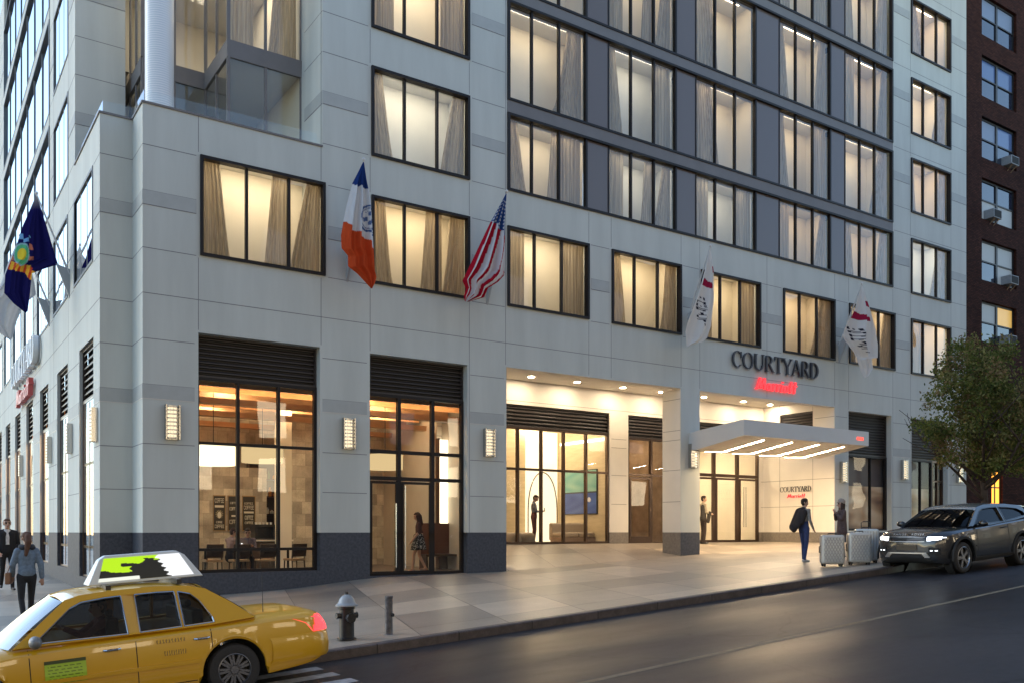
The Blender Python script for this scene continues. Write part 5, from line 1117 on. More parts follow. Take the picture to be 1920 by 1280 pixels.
def person(loc, rz, H, label, J=None, cols=None, hair='short', dress=None, jacket=None, group=None, female=False, sleeve='shirt', legs=True, hold=None):
    """figure facing +y in its own frame; J overrides joint positions given for a 1.75 m body"""
    t = empty('person', loc, rz, label, 'person', group); t.scale = (H / 1.75,) * 3
    q = dict(pel=(0, 0, .96), wst=(0, .01, 1.10), chs=(0, .0, 1.32), nek=(0, -.005, 1.49), hed=(0, .025, 1.63), shl=(-.175, -.005, 1.42), shr=(.175, -.005, 1.42), ell=(-.225, -.03, 1.13), elr=(.225, -.03, 1.13),
             wrl=(-.235, .05, .88), wrr=(.235, .05, .88), hpl=(-.088, 0, .93), hpr=(.088, 0, .93), knl=(-.10, .025, .50), knr=(.10, .025, .50), anl=(-.105, -.02, .085), anr=(.105, -.02, .085), face=(0, 1, 0))
    if female: q.update(shl=(-.15, -.005, 1.41), shr=(.15, -.005, 1.41), ell=(-.20, -.03, 1.13), elr=(.20, -.03, 1.13), wrl=(-.22, .04, .89), wrr=(.22, .04, .89))
    q.update(J or {}); V = {k: Vector(v) for k, v in q.items()}; P = []
    c = dict(skin=(.42, .25, .18), hair=(.03, .02, .015), shirt=(.3, .3, .32), pants=(.03, .03, .04), shoe=(.02, .02, .02)); c.update(cols or {})
    mats = {k: pm('%s_%02x%02x%02x' % ({'skin': 'skin', 'hair': 'hair', 'shirt': 'top_cloth', 'pants': 'trouser_cloth', 'shoe': 'shoe_leather', 'dress': 'skirt_cloth', 'jacket': 'jacket_cloth', 'scarf': 'scarf_cloth'}.get(k, k), *[int(x * 255) for x in v]), v, .55 if k in ('skin', 'shoe') else .85, nscale=18, namt=.10 if k == 'skin' else .25, bump=.1, bscale=60) for k, v in c.items()}
    mats['lip'] = pm('lip', (.35, .10, .09), .5); mats['eye'] = pm('eye', (.02, .015, .012), .2); mats['brow'] = pm('brow', (.04, .025, .02), .8)
    def cp(a, b_, ra, rb, m, sc=None, pri=0):
        d = dict(a=tuple(V[a] if isinstance(a, str) else a), b=tuple(V[b_] if isinstance(b_, str) else b_), ra=ra, rb=rb, m=m, pri=pri)
        if sc: d['sc'] = sc
        P.append(d)
    f = .92 if female else 1.0
    F = V['face'].normalized(); R = F.cross(Vector((0, 0, 1))).normalized(); U = R.cross(F).normalized(); hd = V['hed']
    cp('wst', 'chs', .125 * f, .150 * f, 'shirt', (1.0, .72)); cp('chs', V['chs'] + Vector((0, 0, .07)), .150 * f, .12 * f, 'shirt', (1.08, .68)); cp('pel', 'wst', .150, .128 * f, 'pants' if not female else 'pants', (1.0, .78))
    cp('shl', 'shr', .058 * f, .058 * f, 'shirt'); cp(V['chs'] + Vector((0, 0, .10)), 'nek', .075, .056, 'shirt'); cp('nek', hd - U * .04, .052 * f, .050 * f, 'skin')
    # head: skull, jaw, nose, ears, brow, lips
    cp(hd + U * .03 - F * .012, hd + U * .035 + F * .008, .086, .088, 'skin', (.90, 1.0)); cp(hd - U * .01 + F * .012, hd - U * .072 + F * .030, .072, .042, 'skin', (.92, 1.0))
    cp(hd + F * .088 + U * .012, hd + F * .104 - U * .022, .010, .015, 'skin'); cp(hd + F * .090 - U * .052 - R * .018, hd + F * .090 - U * .052 + R * .018, .0085, .0085, 'lip', None, .004)
    for s in (-1, 1):
        cp(hd + R * s * .080 + U * .015 - F * .002, hd + R * s * .084 - U * .022 - F * .002, .014, .012, 'skin'); cp(hd + R * s * .030 + F * .076 + U * .012, hd + R * s * .034 + F * .075 + U * .012, .012, .011, 'eye', None, .003); cp(hd + R * s * .018 + F * .084 + U * .036, hd + R * s * .046 + F * .078 + U * .036, .007, .006, 'brow', None, .004)
    # arms with palm and five separate fingers
    for s, sh, el, wr in ((-1, 'shl', 'ell', 'wrl'), (1, 'shr', 'elr', 'wrr')):
        cp(sh, el, .052 * f, .040 * f, 'shirt'); cp(el, wr, .040 * f, .030 * f, 'shirt' if sleeve == 'shirt' else 'skin'); d = (V[wr] - V[el]).normalized(); w = V[wr]
        sd = d.cross(Vector((0, 1, 0)) if abs(d.y) < .8 else Vector((0, 0, 1))).normalized(); n = sd.cross(d).normalized()
        if q.get('curl'): pass
        cp(w, w + d * .03, .026, .026, 'skin'); cp(w + d * .03, w + d * .075, .034, .032, 'skin', (1, .55))
        for k, (o_, ln) in enumerate(((-.026, .060), (-.009, .072), (.009, .068), (.025, .052))):
            a0 = w + d * .085 + n * 0 + sd * o_; a1 = a0 + d * ln * .55 + n * .006 * 1; a2 = a1 + (d * .8 + n * .6).normalized() * ln * .45
            cp(a0, a1, .0095, .0088, 'skin'); cp(a1, a2, .0088, .0075, 'skin')
        th = w + d * .035 + sd * -.030; cp(th, th + (d * .7 - sd * .5 + n * .3).normalized() * .045, .012, .010, 'skin'); th2 = th + (d * .7 - sd * .5 + n * .3).normalized() * .045; cp(th2, th2 + (d * .9 + n * .3).normalized() * .028, .010, .008, 'skin')
    # legs and feet
    lm = 'pants' if not (dress and dress.get('bare')) else 'skin'
    for s, hp, kn, an in ((-1, 'hpl', 'knl', 'anl'), (1, 'hpr', 'knr', 'anr')):
        k_ = .82 if lm == 'skin' else 1.0
        cp(hp, kn, .088 * k_, .056 * k_, lm); cp(kn, an, .056 * k_, .036 if lm == 'skin' else .044, lm); a_ = V[an]; to = V.get('to' + an[2], a_ + Vector((.02 * s, .15, -.045)))
        cp(a_ + Vector((0, -.03, -.035)), a_ + (to - a_) * .5 + Vector((0, 0, -.018)), .038, .036, 'shoe'); cp(a_ + (to - a_) * .5 + Vector((0, 0, -.018)), to, .038, .030, 'shoe')
    body = fuse('body', P, mats, t)
    # hair as its own soft mass
    Hh = []
    def hp_(a, b_, ra, rb, sc=None, m='hair'):
        d = dict(a=tuple(a), b=tuple(b_), ra=ra, rb=rb, m=m)
        if sc: d['sc'] = sc
        Hh.append(d)
    hp_(hd + U * .055 - F * .025, hd + U * .062 + F * .012, .083, .078); hp_(hd + U * .01 - F * .045, hd - U * .03 - F * .040, .068, .050); hp_(hd + U * .092 + F * .045 - R * .03, hd + U * .085 + F * .045 + R * .04, .030, .026)
    for s in (-1, 1): hp_(hd + R * s * .068 + U * .045, hd + R * s * .072 + U * .01 - F * .02, .026, .018)
    if hair == 'pony':
        hp_(hd + U * .05 - F * .11, hd - U * .05 - F * .15, .052, .060); hp_(hd - U * .05 - F * .15, hd - U * .30 - F * .15 - R * .04, .062, .030); hp_(hd - U * .04 - F * .12 + R * .02, hd - U * .17 - F * .12 + R * .01, .026, .014)
    if hair == 'long':
        hp_(hd - F * .05, hd - U * .22 - F * .05, .085, .070); hp_(hd - R * .07 + U * .02, hd - R * .09 - U * .20, .038, .040); hp_(hd + R * .07 + U * .02, hd + R * .08 - U * .20, .038, .040); hp_(hd - U * .16 - F * .06 + R * .03, hd - U * .28 - F * .04 - R * .03, .05, .034)
    fuse('hair', Hh, mats, t, .010, 2)
    if dress:
        rows = []; n = 56; z0, z1 = dress['z']; rng = random.Random(3)
        for k in range(15):
            v = k / 14; z = lerp(z0, z1, v); r = lerp(dress['r'][0], dress['r'][1], v ** .7); pel = V['wst'].lerp(V['pel'], min(1, v * 2)) * 1.0
            rows.append([(pel.x + (r + .016 * v * sin(9 * 2 * pi * j / n + v)) * cos(2 * pi * j / n), pel.y + dress.get('dy', 0) * v + (r * .85 + .016 * v * sin(9 * 2 * pi * j / n + v)) * sin(2 * pi * j / n), z) for j in range(n)])
        b = MB(); b.grid(rows, 0, True); o = b.build('skirt', dress.get('mat') or mats['pants'], t, smooth=True, recalc=False); md = o.modifiers.new('s', 'SOLIDIFY'); md.thickness = .008
    if jacket: fuse(jacket.get('name', 'jacket'), [dict(a=a, b=b_, ra=ra, rb=rb, m='jacket', **({'sc': sc} if sc else {})) for a, b_, ra, rb, sc in jacket['p']], mats, t, .011, 3)
    return t, V, mats
# woman walking away from us on the side street pavement
x, y = -2.82, -3.75
t, V, mm = person((x, y, gz(x, y)), radians(6), 1.74, 'woman seen from behind in a pale denim jacket, dark trousers and ponytail', female=True, hair='pony',
    J=dict(anl=(-.09, -.22, .14), knl=(-.095, -.02, .50), anr=(.10, .16, .085), knr=(.10, .12, .50), toL=(0, 0, 0), ell=(-.235, .02, 1.14), wrl=(-.21, .14, .93), elr=(.225, -.08, 1.14), wrr=(.25, -.05, .89)),
    cols=dict(hair=(.095, .046, .028), shirt=(.135, .185, .25), pants=(.012, .013, .016), skin=(.40, .24, .18), jacket=(.13, .18, .245), scarf=(.015, .02, .03)),
    jacket=dict(p=[((0, -.005, 1.06), (0, -.01, 1.32), .142, .160, (1.0, .74)), ((0, -.01, 1.32), (0, 0, 1.40), .160, .13, (1.02, .70)), ((-.140, -.005, 1.40), (.140, -.005, 1.40), .062, .062, None), ((-.155, -.005, 1.40), (-.235, .02, 1.14), .064, .056, None), ((-.235, .02, 1.14), (-.213, .125, .955), .056, .045, None),
                   ((.155, -.005, 1.40), (.225, -.08, 1.14), .064, .056, None), ((.225, -.08, 1.14), (.247, -.055, .915), .056, .045, None), ((0, -.01, 1.02), (0, -.01, 1.06), .158, .150, (1.0, .80))]))
fuse('scarf', [dict(a=(.10 * cos(a), .085 * sin(a) - .01, 1.475 + .012 * sin(3 * a)), b=(.10 * cos(a + .5), .085 * sin(a + .5) - .01, 1.475 + .012 * sin(3 * a + 1.5)), ra=.048, rb=.048, m='scarf') for a in [k * .5 for k in range(13)]], mm, t, .011, 2)
bag = empty('shoulder_bag', t.location + Vector((-.29, .06, .80)), radians(75), 'small tan leather bag hanging at the hip of the woman in denim', 'bag')
b = MB(); b.box(-.13, .13, -.045, .045, -.02, .20); b.build('bag_body', mat('tan_leather', (.20, .10, .055), .5, nscale=12, namt=.2), bag, bevel=.02)
b = MB(); b.tube([(-.12, 0, .19), (-.06, -.06, .42), (.0, -.10, .60), (.04, -.12, .66)], .008, 6); b.build('strap', mat('strap_leather', (.12, .06, .035), .5), bag)
# man in dark suit coming towards us
x, y = -2.42, 5.0
person((x, y, gz(x, y)), radians(184), 1.92, 'man in a black suit jacket, white shirt and glasses walking towards the corner', cols=dict(hair=(.10, .05, .03), shirt=(.55, .55, .56), pants=(.010, .010, .012), skin=(.48, .30, .22), jacket=(.012, .012, .015)),
    J=dict(anl=(-.10, .14, .085), knl=(-.10, .12, .50), anr=(.10, -.18, .13), knr=(.10, .02, .49), wrl=(-.16, .14, .93), ell=(-.25, -.04, 1.14), wrr=(.19, .12, .93), elr=(.26, -.04, 1.14)), sleeve='shirt',
    jacket=dict(p=[((-.075, -.02, .98), (-.075, -.015, 1.36), .115, .120, (1, 1.05)), ((.075, -.02, .98), (.075, -.015, 1.36), .115, .120, (1, 1.05)), ((-.185, -.005, 1.41), (-.06, -.02, 1.45), .066, .06, None), ((.185, -.005, 1.41), (.06, -.02, 1.45), .066, .06, None), ((-.18, -.005, 1.41), (-.25, -.04, 1.14), .066, .056, None), ((-.25, -.04, 1.14), (-.17, .12, .95), .054, .044, None),
                   ((.18, -.005, 1.41), (.26, -.04, 1.14), .066, .056, None), ((.26, -.04, 1.14), (.20, .10, .95), .054, .044, None)]))
# woman in a patterned skirt behind the glass door
skm = mat('black_white_print', (.30, .29, .27), .8); nt = skm.node_tree; vo = nt.nodes.new('ShaderNodeTexVoronoi'); vo.inputs['Scale'].default_value = 22; rp = nt.nodes.new('ShaderNodeValToRGB'); rp.color_ramp.elements[0].position = .35; rp.color_ramp.elements[1].position = .4
rp.color_ramp.elements[0].color = (.45, .43, .38, 1); rp.color_ramp.elements[1].color = (.015, .015, .015, 1); tc_ = nt.nodes.new('ShaderNodeTexCoord'); nt.links.new(tc_.outputs['Object'], vo.inputs['Vector']); nt.links.new(vo.outputs['Distance'], rp.inputs[0]); nt.links.new(rp.outputs[0], nt.nodes['Principled BSDF'].inputs['Base Color'])
y = 1.15; x = PX(785, y)
person((x, y, CF), radians(64), 1.80, 'long-haired woman in a dark top and black and white skirt behind the glass door', female=True, hair='long', cols=dict(hair=(.035, .012, .008), shirt=(.05, .02, .02), pants=(.03, .03, .03), skin=(.50, .30, .20), shoe=(.35, .22, .15)),
    J=dict(anl=(-.07, .18, .10), knl=(-.08, .14, .52), anr=(.07, -.20, .14), knr=(.08, -.02, .50), wrl=(-.20, .20, .92), ell=(-.19, .02, 1.15), wrr=(.22, -.08, .90), elr=(.2, -.10, 1.15), hed=(0, .04, 1.62), face=(0, 1, -.25)), sleeve='skin',
    dress=dict(z=(1.12, .66), r=(.135, .25), mat=skm, bare=True))
# man with a phone in the lobby
y = 4.5; x = PX(1001, y)
t, V, mm = person((x, y, LF), radians(-115), 1.80, 'man in a grey-blue shirt looking at his phone behind the lobby window', cols=dict(hair=(.03, .018, .012), shirt=(.16, .17, .22), pants=(.10, .03, .03), skin=(.48, .28, .20)),
    J=dict(ell=(-.22, .06, 1.15), wrl=(-.10, .28, 1.16), elr=(.22, .06, 1.15), wrr=(.08, .29, 1.17), face=(0, 1, -.5), hed=(0, .06, 1.62)), sleeve='shirt')
ph = empty('phone', (x, y, LF), radians(-115), 'dark phone held by the man in the lobby', 'phone'); b = MB(); b.box(-.04, .04, .39, .405, 1.15 * 1.03, 1.29 * 1.03); b.build('phone_body', M['black'], ph, bevel=.004)
# man in the doorway
y = 2.6; x = PX(1318.5, y)
person((x, y, gz(x, y)), radians(-112), 1.90, 'man in a light shirt with a dark coat on his arm by the entrance doors', cols=dict(hair=(.03, .02, .015), shirt=(.42, .36, .26), pants=(.05, .035, .03), skin=(.5, .32, .22), jacket=(.04, .035, .03)),
    J=dict(ell=(-.20, .05, 1.15), wrl=(-.06, .24, 1.12), elr=(.24, .02, 1.15), wrr=(.16, .22, 1.10)), sleeve='shirt', jacket=dict(name='coat', p=[((.20, .16, 1.14), (.10, .22, 1.12), .06, .06, None), ((.18, .16, 1.10), (.20, .10, .82), .075, .06, None), ((.14, -.08, 1.36), (.18, -.10, .92), .075, .09, None)]))
# the couple by the suitcases
x, y = 15.95, -6.55
person((x, y, gz(x, y)), radians(-98), 1.76, 'man in jeans with a dark jacket hung over his shoulder beside the suitcases', cols=dict(hair=(.02, .014, .01), shirt=(.20, .19, .18), pants=(.025, .04, .12), skin=(.42, .26, .19), shoe=(.55, .54, .50), jacket=(.016, .012, .013)),
    J=dict(ell=(-.24, .02, 1.20), wrl=(-.20, .22, 1.36), elr=(.225, .0, 1.14), wrr=(.20, .14, .93), anl=(-.12, .10, .085), anr=(.09, -.08, .085), knr=(.09, .0, .5), knl=(-.11, .08, .5), face=(.2, 1, .05)),
    jacket=dict(p=[((-.16, .0, 1.44), (.02, -.05, 1.47), .07, .06, None), ((-.14, -.06, 1.40), (-.16, -.22, .98), .10, .13, (1.1, .8)), ((.0, -.10, 1.38), (-.04, -.24, 1.02), .09, .12, (1.2, .7)), ((-.16, -.24, .98), (-.10, -.27, .90), .11, .08, None), ((.10, -.07, 1.38), (.08, -.16, 1.10), .08, .07, None)]))
x, y = 17.75, -6.45
t, V, mm = person((x, y, gz(x, y)), radians(60), 1.66, 'woman in a pale cap and brown coat with her hands raised to her mouth', female=True, hair='long', cols=dict(hair=(.04, .022, .016), shirt=(.10, .065, .065), pants=(.20, .17, .15), skin=(.45, .28, .21), jacket=(.09, .06, .06), scarf=(.30, .26, .23)),
    J=dict(ell=(-.19, .10, 1.18), wrl=(-.05, .19, 1.38), elr=(.19, .10, 1.18), wrr=(.05, .20, 1.36)), jacket=dict(name='coat', p=[((0, -.01, .80), (0, -.01, 1.10), .19, .165, (1, .8)), ((0, -.01, 1.10), (0, -.01, 1.36), .165, .16, (1, .76)), ((-.15, 0, 1.41), (.15, 0, 1.41), .068, .068, None), ((-.155, 0, 1.40), (-.19, .10, 1.18), .062, .054, None), ((.155, 0, 1.40), (.19, .10, 1.18), .062, .054, None), ((-.19, .10, 1.18), (-.07, .175, 1.33), .052, .044, None), ((.19, .10, 1.18), (.07, .18, 1.32), .052, .044, None)]))
fuse('cap', [dict(a=(0, -.01, 1.705), b=(0, .02, 1.72), ra=.104, rb=.098, m='scarf', sc=(1, 1)), dict(a=(-.05, .11, 1.695), b=(.05, .11, 1.695), ra=.022, rb=.022, m='scarf')], mm, t, .010, 2)
# pair seated in the cafe
def seated(sx, y, rz, label, cols, hair='short'):
    x = PX(sx, y); person((x, y, CF), rz, 1.74, label, cols=cols, hair=hair, J=dict(pel=(0, 0, .53), wst=(0, .01, .68), chs=(0, .04, .90), nek=(0, .06, 1.06), hed=(0, .11, 1.20), shl=(-.175, .04, 1.0), shr=(.175, .04, 1.0), ell=(-.22, .14, .76), elr=(.22, .14, .76), wrl=(-.12, .34, .82), wrr=(.12, .34, .82), hpl=(-.09, .02, .50), hpr=(.09, .02, .50), knl=(-.11, .42, .50), knr=(.11, .42, .50), anl=(-.11, .40, .085), anr=(.11, .40, .085), face=(0, 1, -.3)), group='pair seated at the cafe table')
seated(431, 1.75, radians(-70), 'seated person in a pale pink shirt at the cafe table, left of the laptop', dict(hair=(.03, .012, .01), shirt=(.36, .24, .20), pants=(.02, .02, .025), skin=(.5, .3, .2)))
seated(464, 2.45, radians(165), 'seated person in a brown top behind the laptop in the cafe', dict(hair=(.02, .013, .01), shirt=(.13, .10, .12), pants=(.015, .015, .02), skin=(.45, .27, .19)))
# ------------------------------------------------------------------ vehicles
def catmull(tab, n=6):
    out = []
    for i in range(len(tab) - 1):
        p0, p1, p2, p3 = tab[max(i - 1, 0)], tab[i], tab[i + 1], tab[min(i + 2, len(tab) - 1)]
        for k in range(n):
            t = k / n; out.append(tuple(a1 + (a2 - a1) * (t * t * (3 - 2 * t)) if j else a1 + (a2 - a1) * t for j, (a1, a2) in enumerate(zip(p1, p2))))
    out.append(tuple(tab[-1])); return out
def at_station(tab, x):
    tab = sorted(tab)
    if x <= tab[0][0]: return tab[0]
    for p, q in zip(tab, tab[1:]):
        if x <= q[0]: t = (x - p[0]) / (q[0] - p[0]); return tuple(lerp(a, b_, t) for a, b_ in zip(p, q))
    return tab[-1]
def smooth_tab(tab):
    """rounded interpolation: monotone cubic on each column"""
    tab = sorted(tab); xs = [r[0] for r in tab]; n = len(tab)
    cols = list(zip(*tab)); sl = []
    for c in cols:
        d = [(c[i + 1] - c[i]) / (xs[i + 1] - xs[i]) for i in range(n - 1)]; m = [d[0]] + [0 if d[i - 1] * d[i] <= 0 else 2 * d[i - 1] * d[i] / (d[i - 1] + d[i]) for i in range(1, n - 1)] + [d[-1]]; sl.append(m)
    def f(x):
        x = min(max(x, xs[0]), xs[-1]); i = max(k for k in range(n - 1) if xs[k] <= x + 1e-9) if x < xs[-1] else n - 2
        h = xs[i + 1] - xs[i]; t = (x - xs[i]) / h; out = []
        for c, m in zip(cols, sl): out.append((2 * t ** 3 - 3 * t * t + 1) * c[i] + (t ** 3 - 2 * t * t + t) * h * m[i] + (-2 * t ** 3 + 3 * t * t) * c[i + 1] + (t ** 3 - t * t) * h * m[i + 1])
        return out
    return f
def car_body(parent, tab, wheels, R, zc, paint, under, name='body', crease=.0):
    f = smooth_tab(tab); x0, x1 = min(r[0] for r in tab), max(r[0] for r in tab)
    xs = set(frange(x0, x1, .05)) | {x0 + .01, x0 + .025, x1 - .01, x1 - .025}
    for xw in wheels:
        for k in range(25): xs.add(xw - R * cos(pi * k / 24))
    rows = []; xs = sorted(xs)
    for x in xs:
        _, zb, zt, zs, hw = f(x); za = zb
        for xw in wheels:
            if abs(x - xw) < R: za = max(za, zc + sqrt(max(0, R * R - (x - xw) ** 2)))
        arch = za > zb + .01; e = .02 if arch else 0
        pts = [(0, zb + .02 if not arch else za), (hw - .20, zb + .0 if not arch else za), (hw - .05, zb + .015 if not arch else za), (hw - .008, max(za, zb + .10)), (hw, max(za + e, lerp(zb, zs, .38))), (hw + .004, max(za + e * 1.5, lerp(zb, zs, .58))), (hw - .008, max(za + e * 2, lerp(zb, zs, .72))),
               (hw - .016, max(lerp(zb, zs, .86), za + e * 2.5)), (hw - .034, max(zs - .015, za + e * 3)), (hw - .075, max(zs + .015, za + e * 3.4)), (hw - .16, lerp(zs, zt, .55) + .012), (hw * .62, lerp(zs, zt, .88) + .004), (0, zt)]
        rows.append([(x, -y, z) for y, z in pts] + [(x, y, z) for y, z in pts[::-1][1:]])
    b = MB(); nsec = len(rows[0])
    b.grid(rows, lambda i, j: 1 if j < 2 or j > nsec - 4 else 0); b.poly(rows[0], 0); b.poly(rows[-1], 0)
    o = b.build(name, [paint, under], parent, smooth=True, angle=38, recalc=True); return o, BVHTree.FromPolygons([Vector(v) for v in b.v], [tuple(p) for p in b.f])
def decal(name, bvh, parent, mt, origin, du, dv, dirn, nu, nv, off=.006, mask=None, thick=0):
    """thin panel wrapped on the body: rays from a plane patch in direction dirn; mask(u,v) keeps cells"""
    b = MB(); P = {}
    d = Vector(dirn).normalized()
    for j in range(nv + 1):
        for i in range(nu + 1):
            o_ = Vector(origin) + Vector(du) * (i / nu) + Vector(dv) * (j / nv); h = bvh.ray_cast(o_, d, 4)
            if h[0] is not None: P[i, j] = h[0] - d * off
    idx = {}
    for kk, p in P.items(): idx[kk] = len(b.v); b.v.append(tuple(p))
    for j in range(nv):
        for i in range(nu):
            q = [(i, j), (i + 1, j), (i + 1, j + 1), (i, j + 1)]
            if all(k in P for k in q) and (mask is None or mask((i + .5) / nu, (j + .5) / nv)): b.f.append(tuple(idx[k] for k in q)); b.m.append(0)
    used = sorted({i for f_ in b.f for i in f_}); re = {o_: n for n, o_ in enumerate(used)}; b.v = [b.v[i] for i in used]; b.f = [tuple(re[i] for i in f_) for f_ in b.f]
    o = b.build(name, mt, parent, recalc=False)
    if thick: md = o.modifiers.new('s', 'SOLIDIFY'); md.thickness = thick; md.offset = 0
    return o
def inpoly(p, x, z):
    c = False; n = len(p)
    for i in range(n):
        (x0, z0), (x1, z1) = p[i], p[(i + 1) % n]
        if (z0 > z) != (z1 > z) and x < (x1 - x0) * (z - z0) / (z1 - z0) + x0: c = not c
    return c
def cabin(parent, outline, wins, roof, belt_hw, top_hw, zb, zt, paint, gl, trim, ws, rw, bulge=.10, roofpaint=None):
    """side frames with real window openings, roof skin, curved windscreen and rear glass"""
    hwf = lambda z: lerp(belt_hw, top_hw, min(1.15, max(0, (z - zb) / (zt - zb))))
    for s in (-1, 1):
        loops = [[Vector((x, z, 0)) for x, z in outline]] + [[Vector((x, z, 0)) for x, z in w] for w in wins]
        tri = tessellate_polygon(loops); flat = [p for l in loops for p in l]; b = MB(); b.v = [(p.x, s * hwf(p.y), p.y) for p in flat]
        b.f = [tuple(t) for t in tri]; b.m = [0] * len(tri); o = b.build('cabin_side', paint, parent); md = o.modifiers.new('s', 'SOLIDIFY'); md.thickness = .05; md.offset = 1 if False else 0
        for w in wins:
            b = MB(); cx_ = sum(p[0] for p in w) / len(w); cz_ = sum(p[1] for p in w) / len(w); tr = tessellate_polygon([[Vector((x, z, 0)) for x, z in w]]); b.v = [(x, s * (hwf(z) - .012), z) for x, z in w]; b.f = [tuple(t) for t in tr]; b.m = [0] * len(tr)
            wo = b.build('side_window', gl, parent, recalc=False)
            b = MB(); n = len(w)
            for i in range(n):
                (xa, za), (xb, zb_) = w[i], w[(i + 1) % n]; b.tube([(xa, s * (hwf(za) + .028), za), (xb, s * (hwf(zb_) + .028), zb_)], .009, 6)
            b.build('window_trim', trim, wo)
    rows = []
    for x, z in roof:
        h = hwf(z) + .012; rows.append([(x, h * k, z + .035 * (1 - k * k) - .004) for k in [-1, -.97, -.9, -.75, -.5, -.25, 0, .25, .5, .75, .9, .97, 1]])
    b = MB(); b.grid(rows); o = b.build('roof', roofpaint or paint, parent, smooth=True, recalc=True); md = o.modifiers.new('s', 'SOLIDIFY'); md.thickness = .03; md.offset = -1
    for nm, (xa, za, xb, zb_), sg in (('windscreen', ws, 1), ('rear_window', rw, -1)):
        rows = []
        for k in range(9):
            v = k / 8; x, z = lerp(xa, xb, v), lerp(za, zb_, v) + (.018 * sin(pi * v)); h = hwf(z) - .015
            rows.append([(x + sg * bulge * (1 - u * u) * (1 - .35 * v) - sg * .0, h * u, z + (.03 * (1 - u * u) * v)) for u in [q / 8 - 1 for q in range(17)]])
        b = MB(); b.grid(rows); b.build(nm, gl, parent, smooth=True, recalc=False)
def wheel(parent, x, y, r, w, side, spokes, rimm, dark, rr=.64, name='wheel'):
    t = MB(); y0, y1 = -w / 2, w / 2
    t.lathe([(r * rr, y0 + .01), (r * .80, y0), (r * .95, y0 + .012), (r, y0 + .04), (r, y1 - .04), (r * .95, y1 - .012), (r * .80, y1), (r * rr, y1 - .01)], seg=44, axis='y')
    o = t.build(name, M['rubber'], parent, smooth=True, angle=45, loc=(x, y, r)); f = MB(); yo = side * (w / 2 - .012); yi = side * (w / 2 - .07)
    f.lathe([(r * rr, yo), (r * (rr - .035), yo + side * .006), (r * (rr - .06), yo - side * .012), (r * (rr - .07), yi)], seg=44, axis='y')
    f.lathe([(.0005, yo - side * .004), (r * .15, yo - side * .006), (r * .17, yi)], seg=24, axis='y')
    for k in range(spokes):
        a = 2 * pi * k / spokes
        for da in ((-.12, -.17), (.12, .17)):
            pts = []
            for (rad, off) in ((r * .13, da[0] * 1.6), (r * (rr - .045), da[0])):
                for ww in (-.030, .030): aa = a + off; pts.append((rad * cos(aa) - ww * .5 * sin(aa), rad * sin(aa) + ww * .5 * cos(aa)))
            q = [pts[0], pts[1], pts[3], pts[2]]; yy = yo - side * .014
            f.poly([(p[0], yy, p[1]) for p in q]); f.poly([(p[0], yy - side * .03, p[1]) for p in q])
            for i in range(4): p_, q_ = q[i], q[(i + 1) % 4]; f.quad((p_[0], yy, p_[1]), (q_[0], yy, q_[1]), (q_[0], yy - side * .03, q_[1]), (p_[0], yy - side * .03, p_[1]))
    f.build('rim', rimm, o, smooth=True, angle=30); d = MB(); d.lathe([(.001, yi - side * .01), (r * .62, yi - side * .01)], seg=30, axis='y'); d.build('brake_disc', dark, o); return o
def road_pitch(xc, yc, a):       # slope of the carriageway under the car
    return atan2(rz_(xc + a, yc) - rz_(xc - a, yc), 2 * a)
M['carglass'] = glass('dark_car_glass', (.08, .085, .09), .35, .0, 1); M['taxiglass'] = glass('taxi_glass', (.22, .24, .26), 1.2, .0, 1)
M['yellow'] = mat('taxi_yellow_paint', (.60, .325, .008), .3, coat=.6, nscale=2, namt=.03); M['dark'] = mat('underbody_black', (.012, .012, .012), .8); M['alloy'] = mat('alloy_rim', (.42, .42, .43), .28, metal=.9); M['steelwheel'] = mat('grey_steel_wheel', (.16, .16, .17), .35, metal=.8)
M['chrometrim'] = mat('chrome_trim', (.5, .5, .52), .15, metal=1)
# ---- taxi
xc, yc = -2.62, -10.22
taxi = empty('yellow_taxi', (xc, yc, rz_(xc, -10.5)), pi, 'yellow taxi with a lit advertising board on its roof, driving out of the left edge', 'taxi')
taxi.rotation_euler = (0, road_pitch(xc, -11, 1.45), pi)
T = [(2.56, .34, .60, .56, .66), (2.50, .27, .68, .62, .80), (2.35, .22, .76, .70, .90), (1.9, .20, .84, .77, .965), (1.2, .20, .92, .84, .985), (.95, .20, .945, .86, .988), (0, .20, .94, .875, .99), (-1.2, .20, .95, .89, .99), (-1.75, .20, .985, .90, .985), (-2.1, .22, 1.0, .91, .965), (-2.5, .26, .99, .90, .93), (-2.68, .32, .95, .86, .89), (-2.76, .38, .88, .80, .84), (-2.80, .45, .80, .74, .78)]
body, bvh = car_body(taxi, T, (1.455, -1.455), .41, .33, M['yellow'], M['dark'])
out = [(1.02, .925), (.42, 1.41), (.25, 1.45), (-.1, 1.47), (-.6, 1.47), (-1.0, 1.44), (-1.22, 1.385), (-1.52, 1.18), (-1.78, .965), (-1.2, .935), (0, .93)]
wins = [[(.80, .965), (.375, 1.32), (.25, 1.375), (-.02, 1.40), (-.20, 1.405), (-.22, .955)], [(-.36, .955), (-.36, 1.405), (-.62, 1.405), (-.83, 1.395), (-.85, .965)], [(-.885, .965), (-.875, 1.39), (-1.02, 1.35), (-1.12, 1.25), (-1.24, 1.04), (-1.25, .975)]]
cabin(taxi, out, wins, [(.44, 1.397), (.30, 1.44), (.1, 1.465), (-.3, 1.477), (-.7, 1.47), (-1.0, 1.44), (-1.20, 1.39)], .885, .62, .93, 1.47, M['yellow'], M['taxiglass'], M['chrometrim'], (1.06, .93, .44, 1.405), (-1.80, .98, -1.20, 1.39))
b = MB(); b.box(-1.6, .9, -.84, .84, .80, .86); b.build('cabin_floor', M['dark'], taxi)
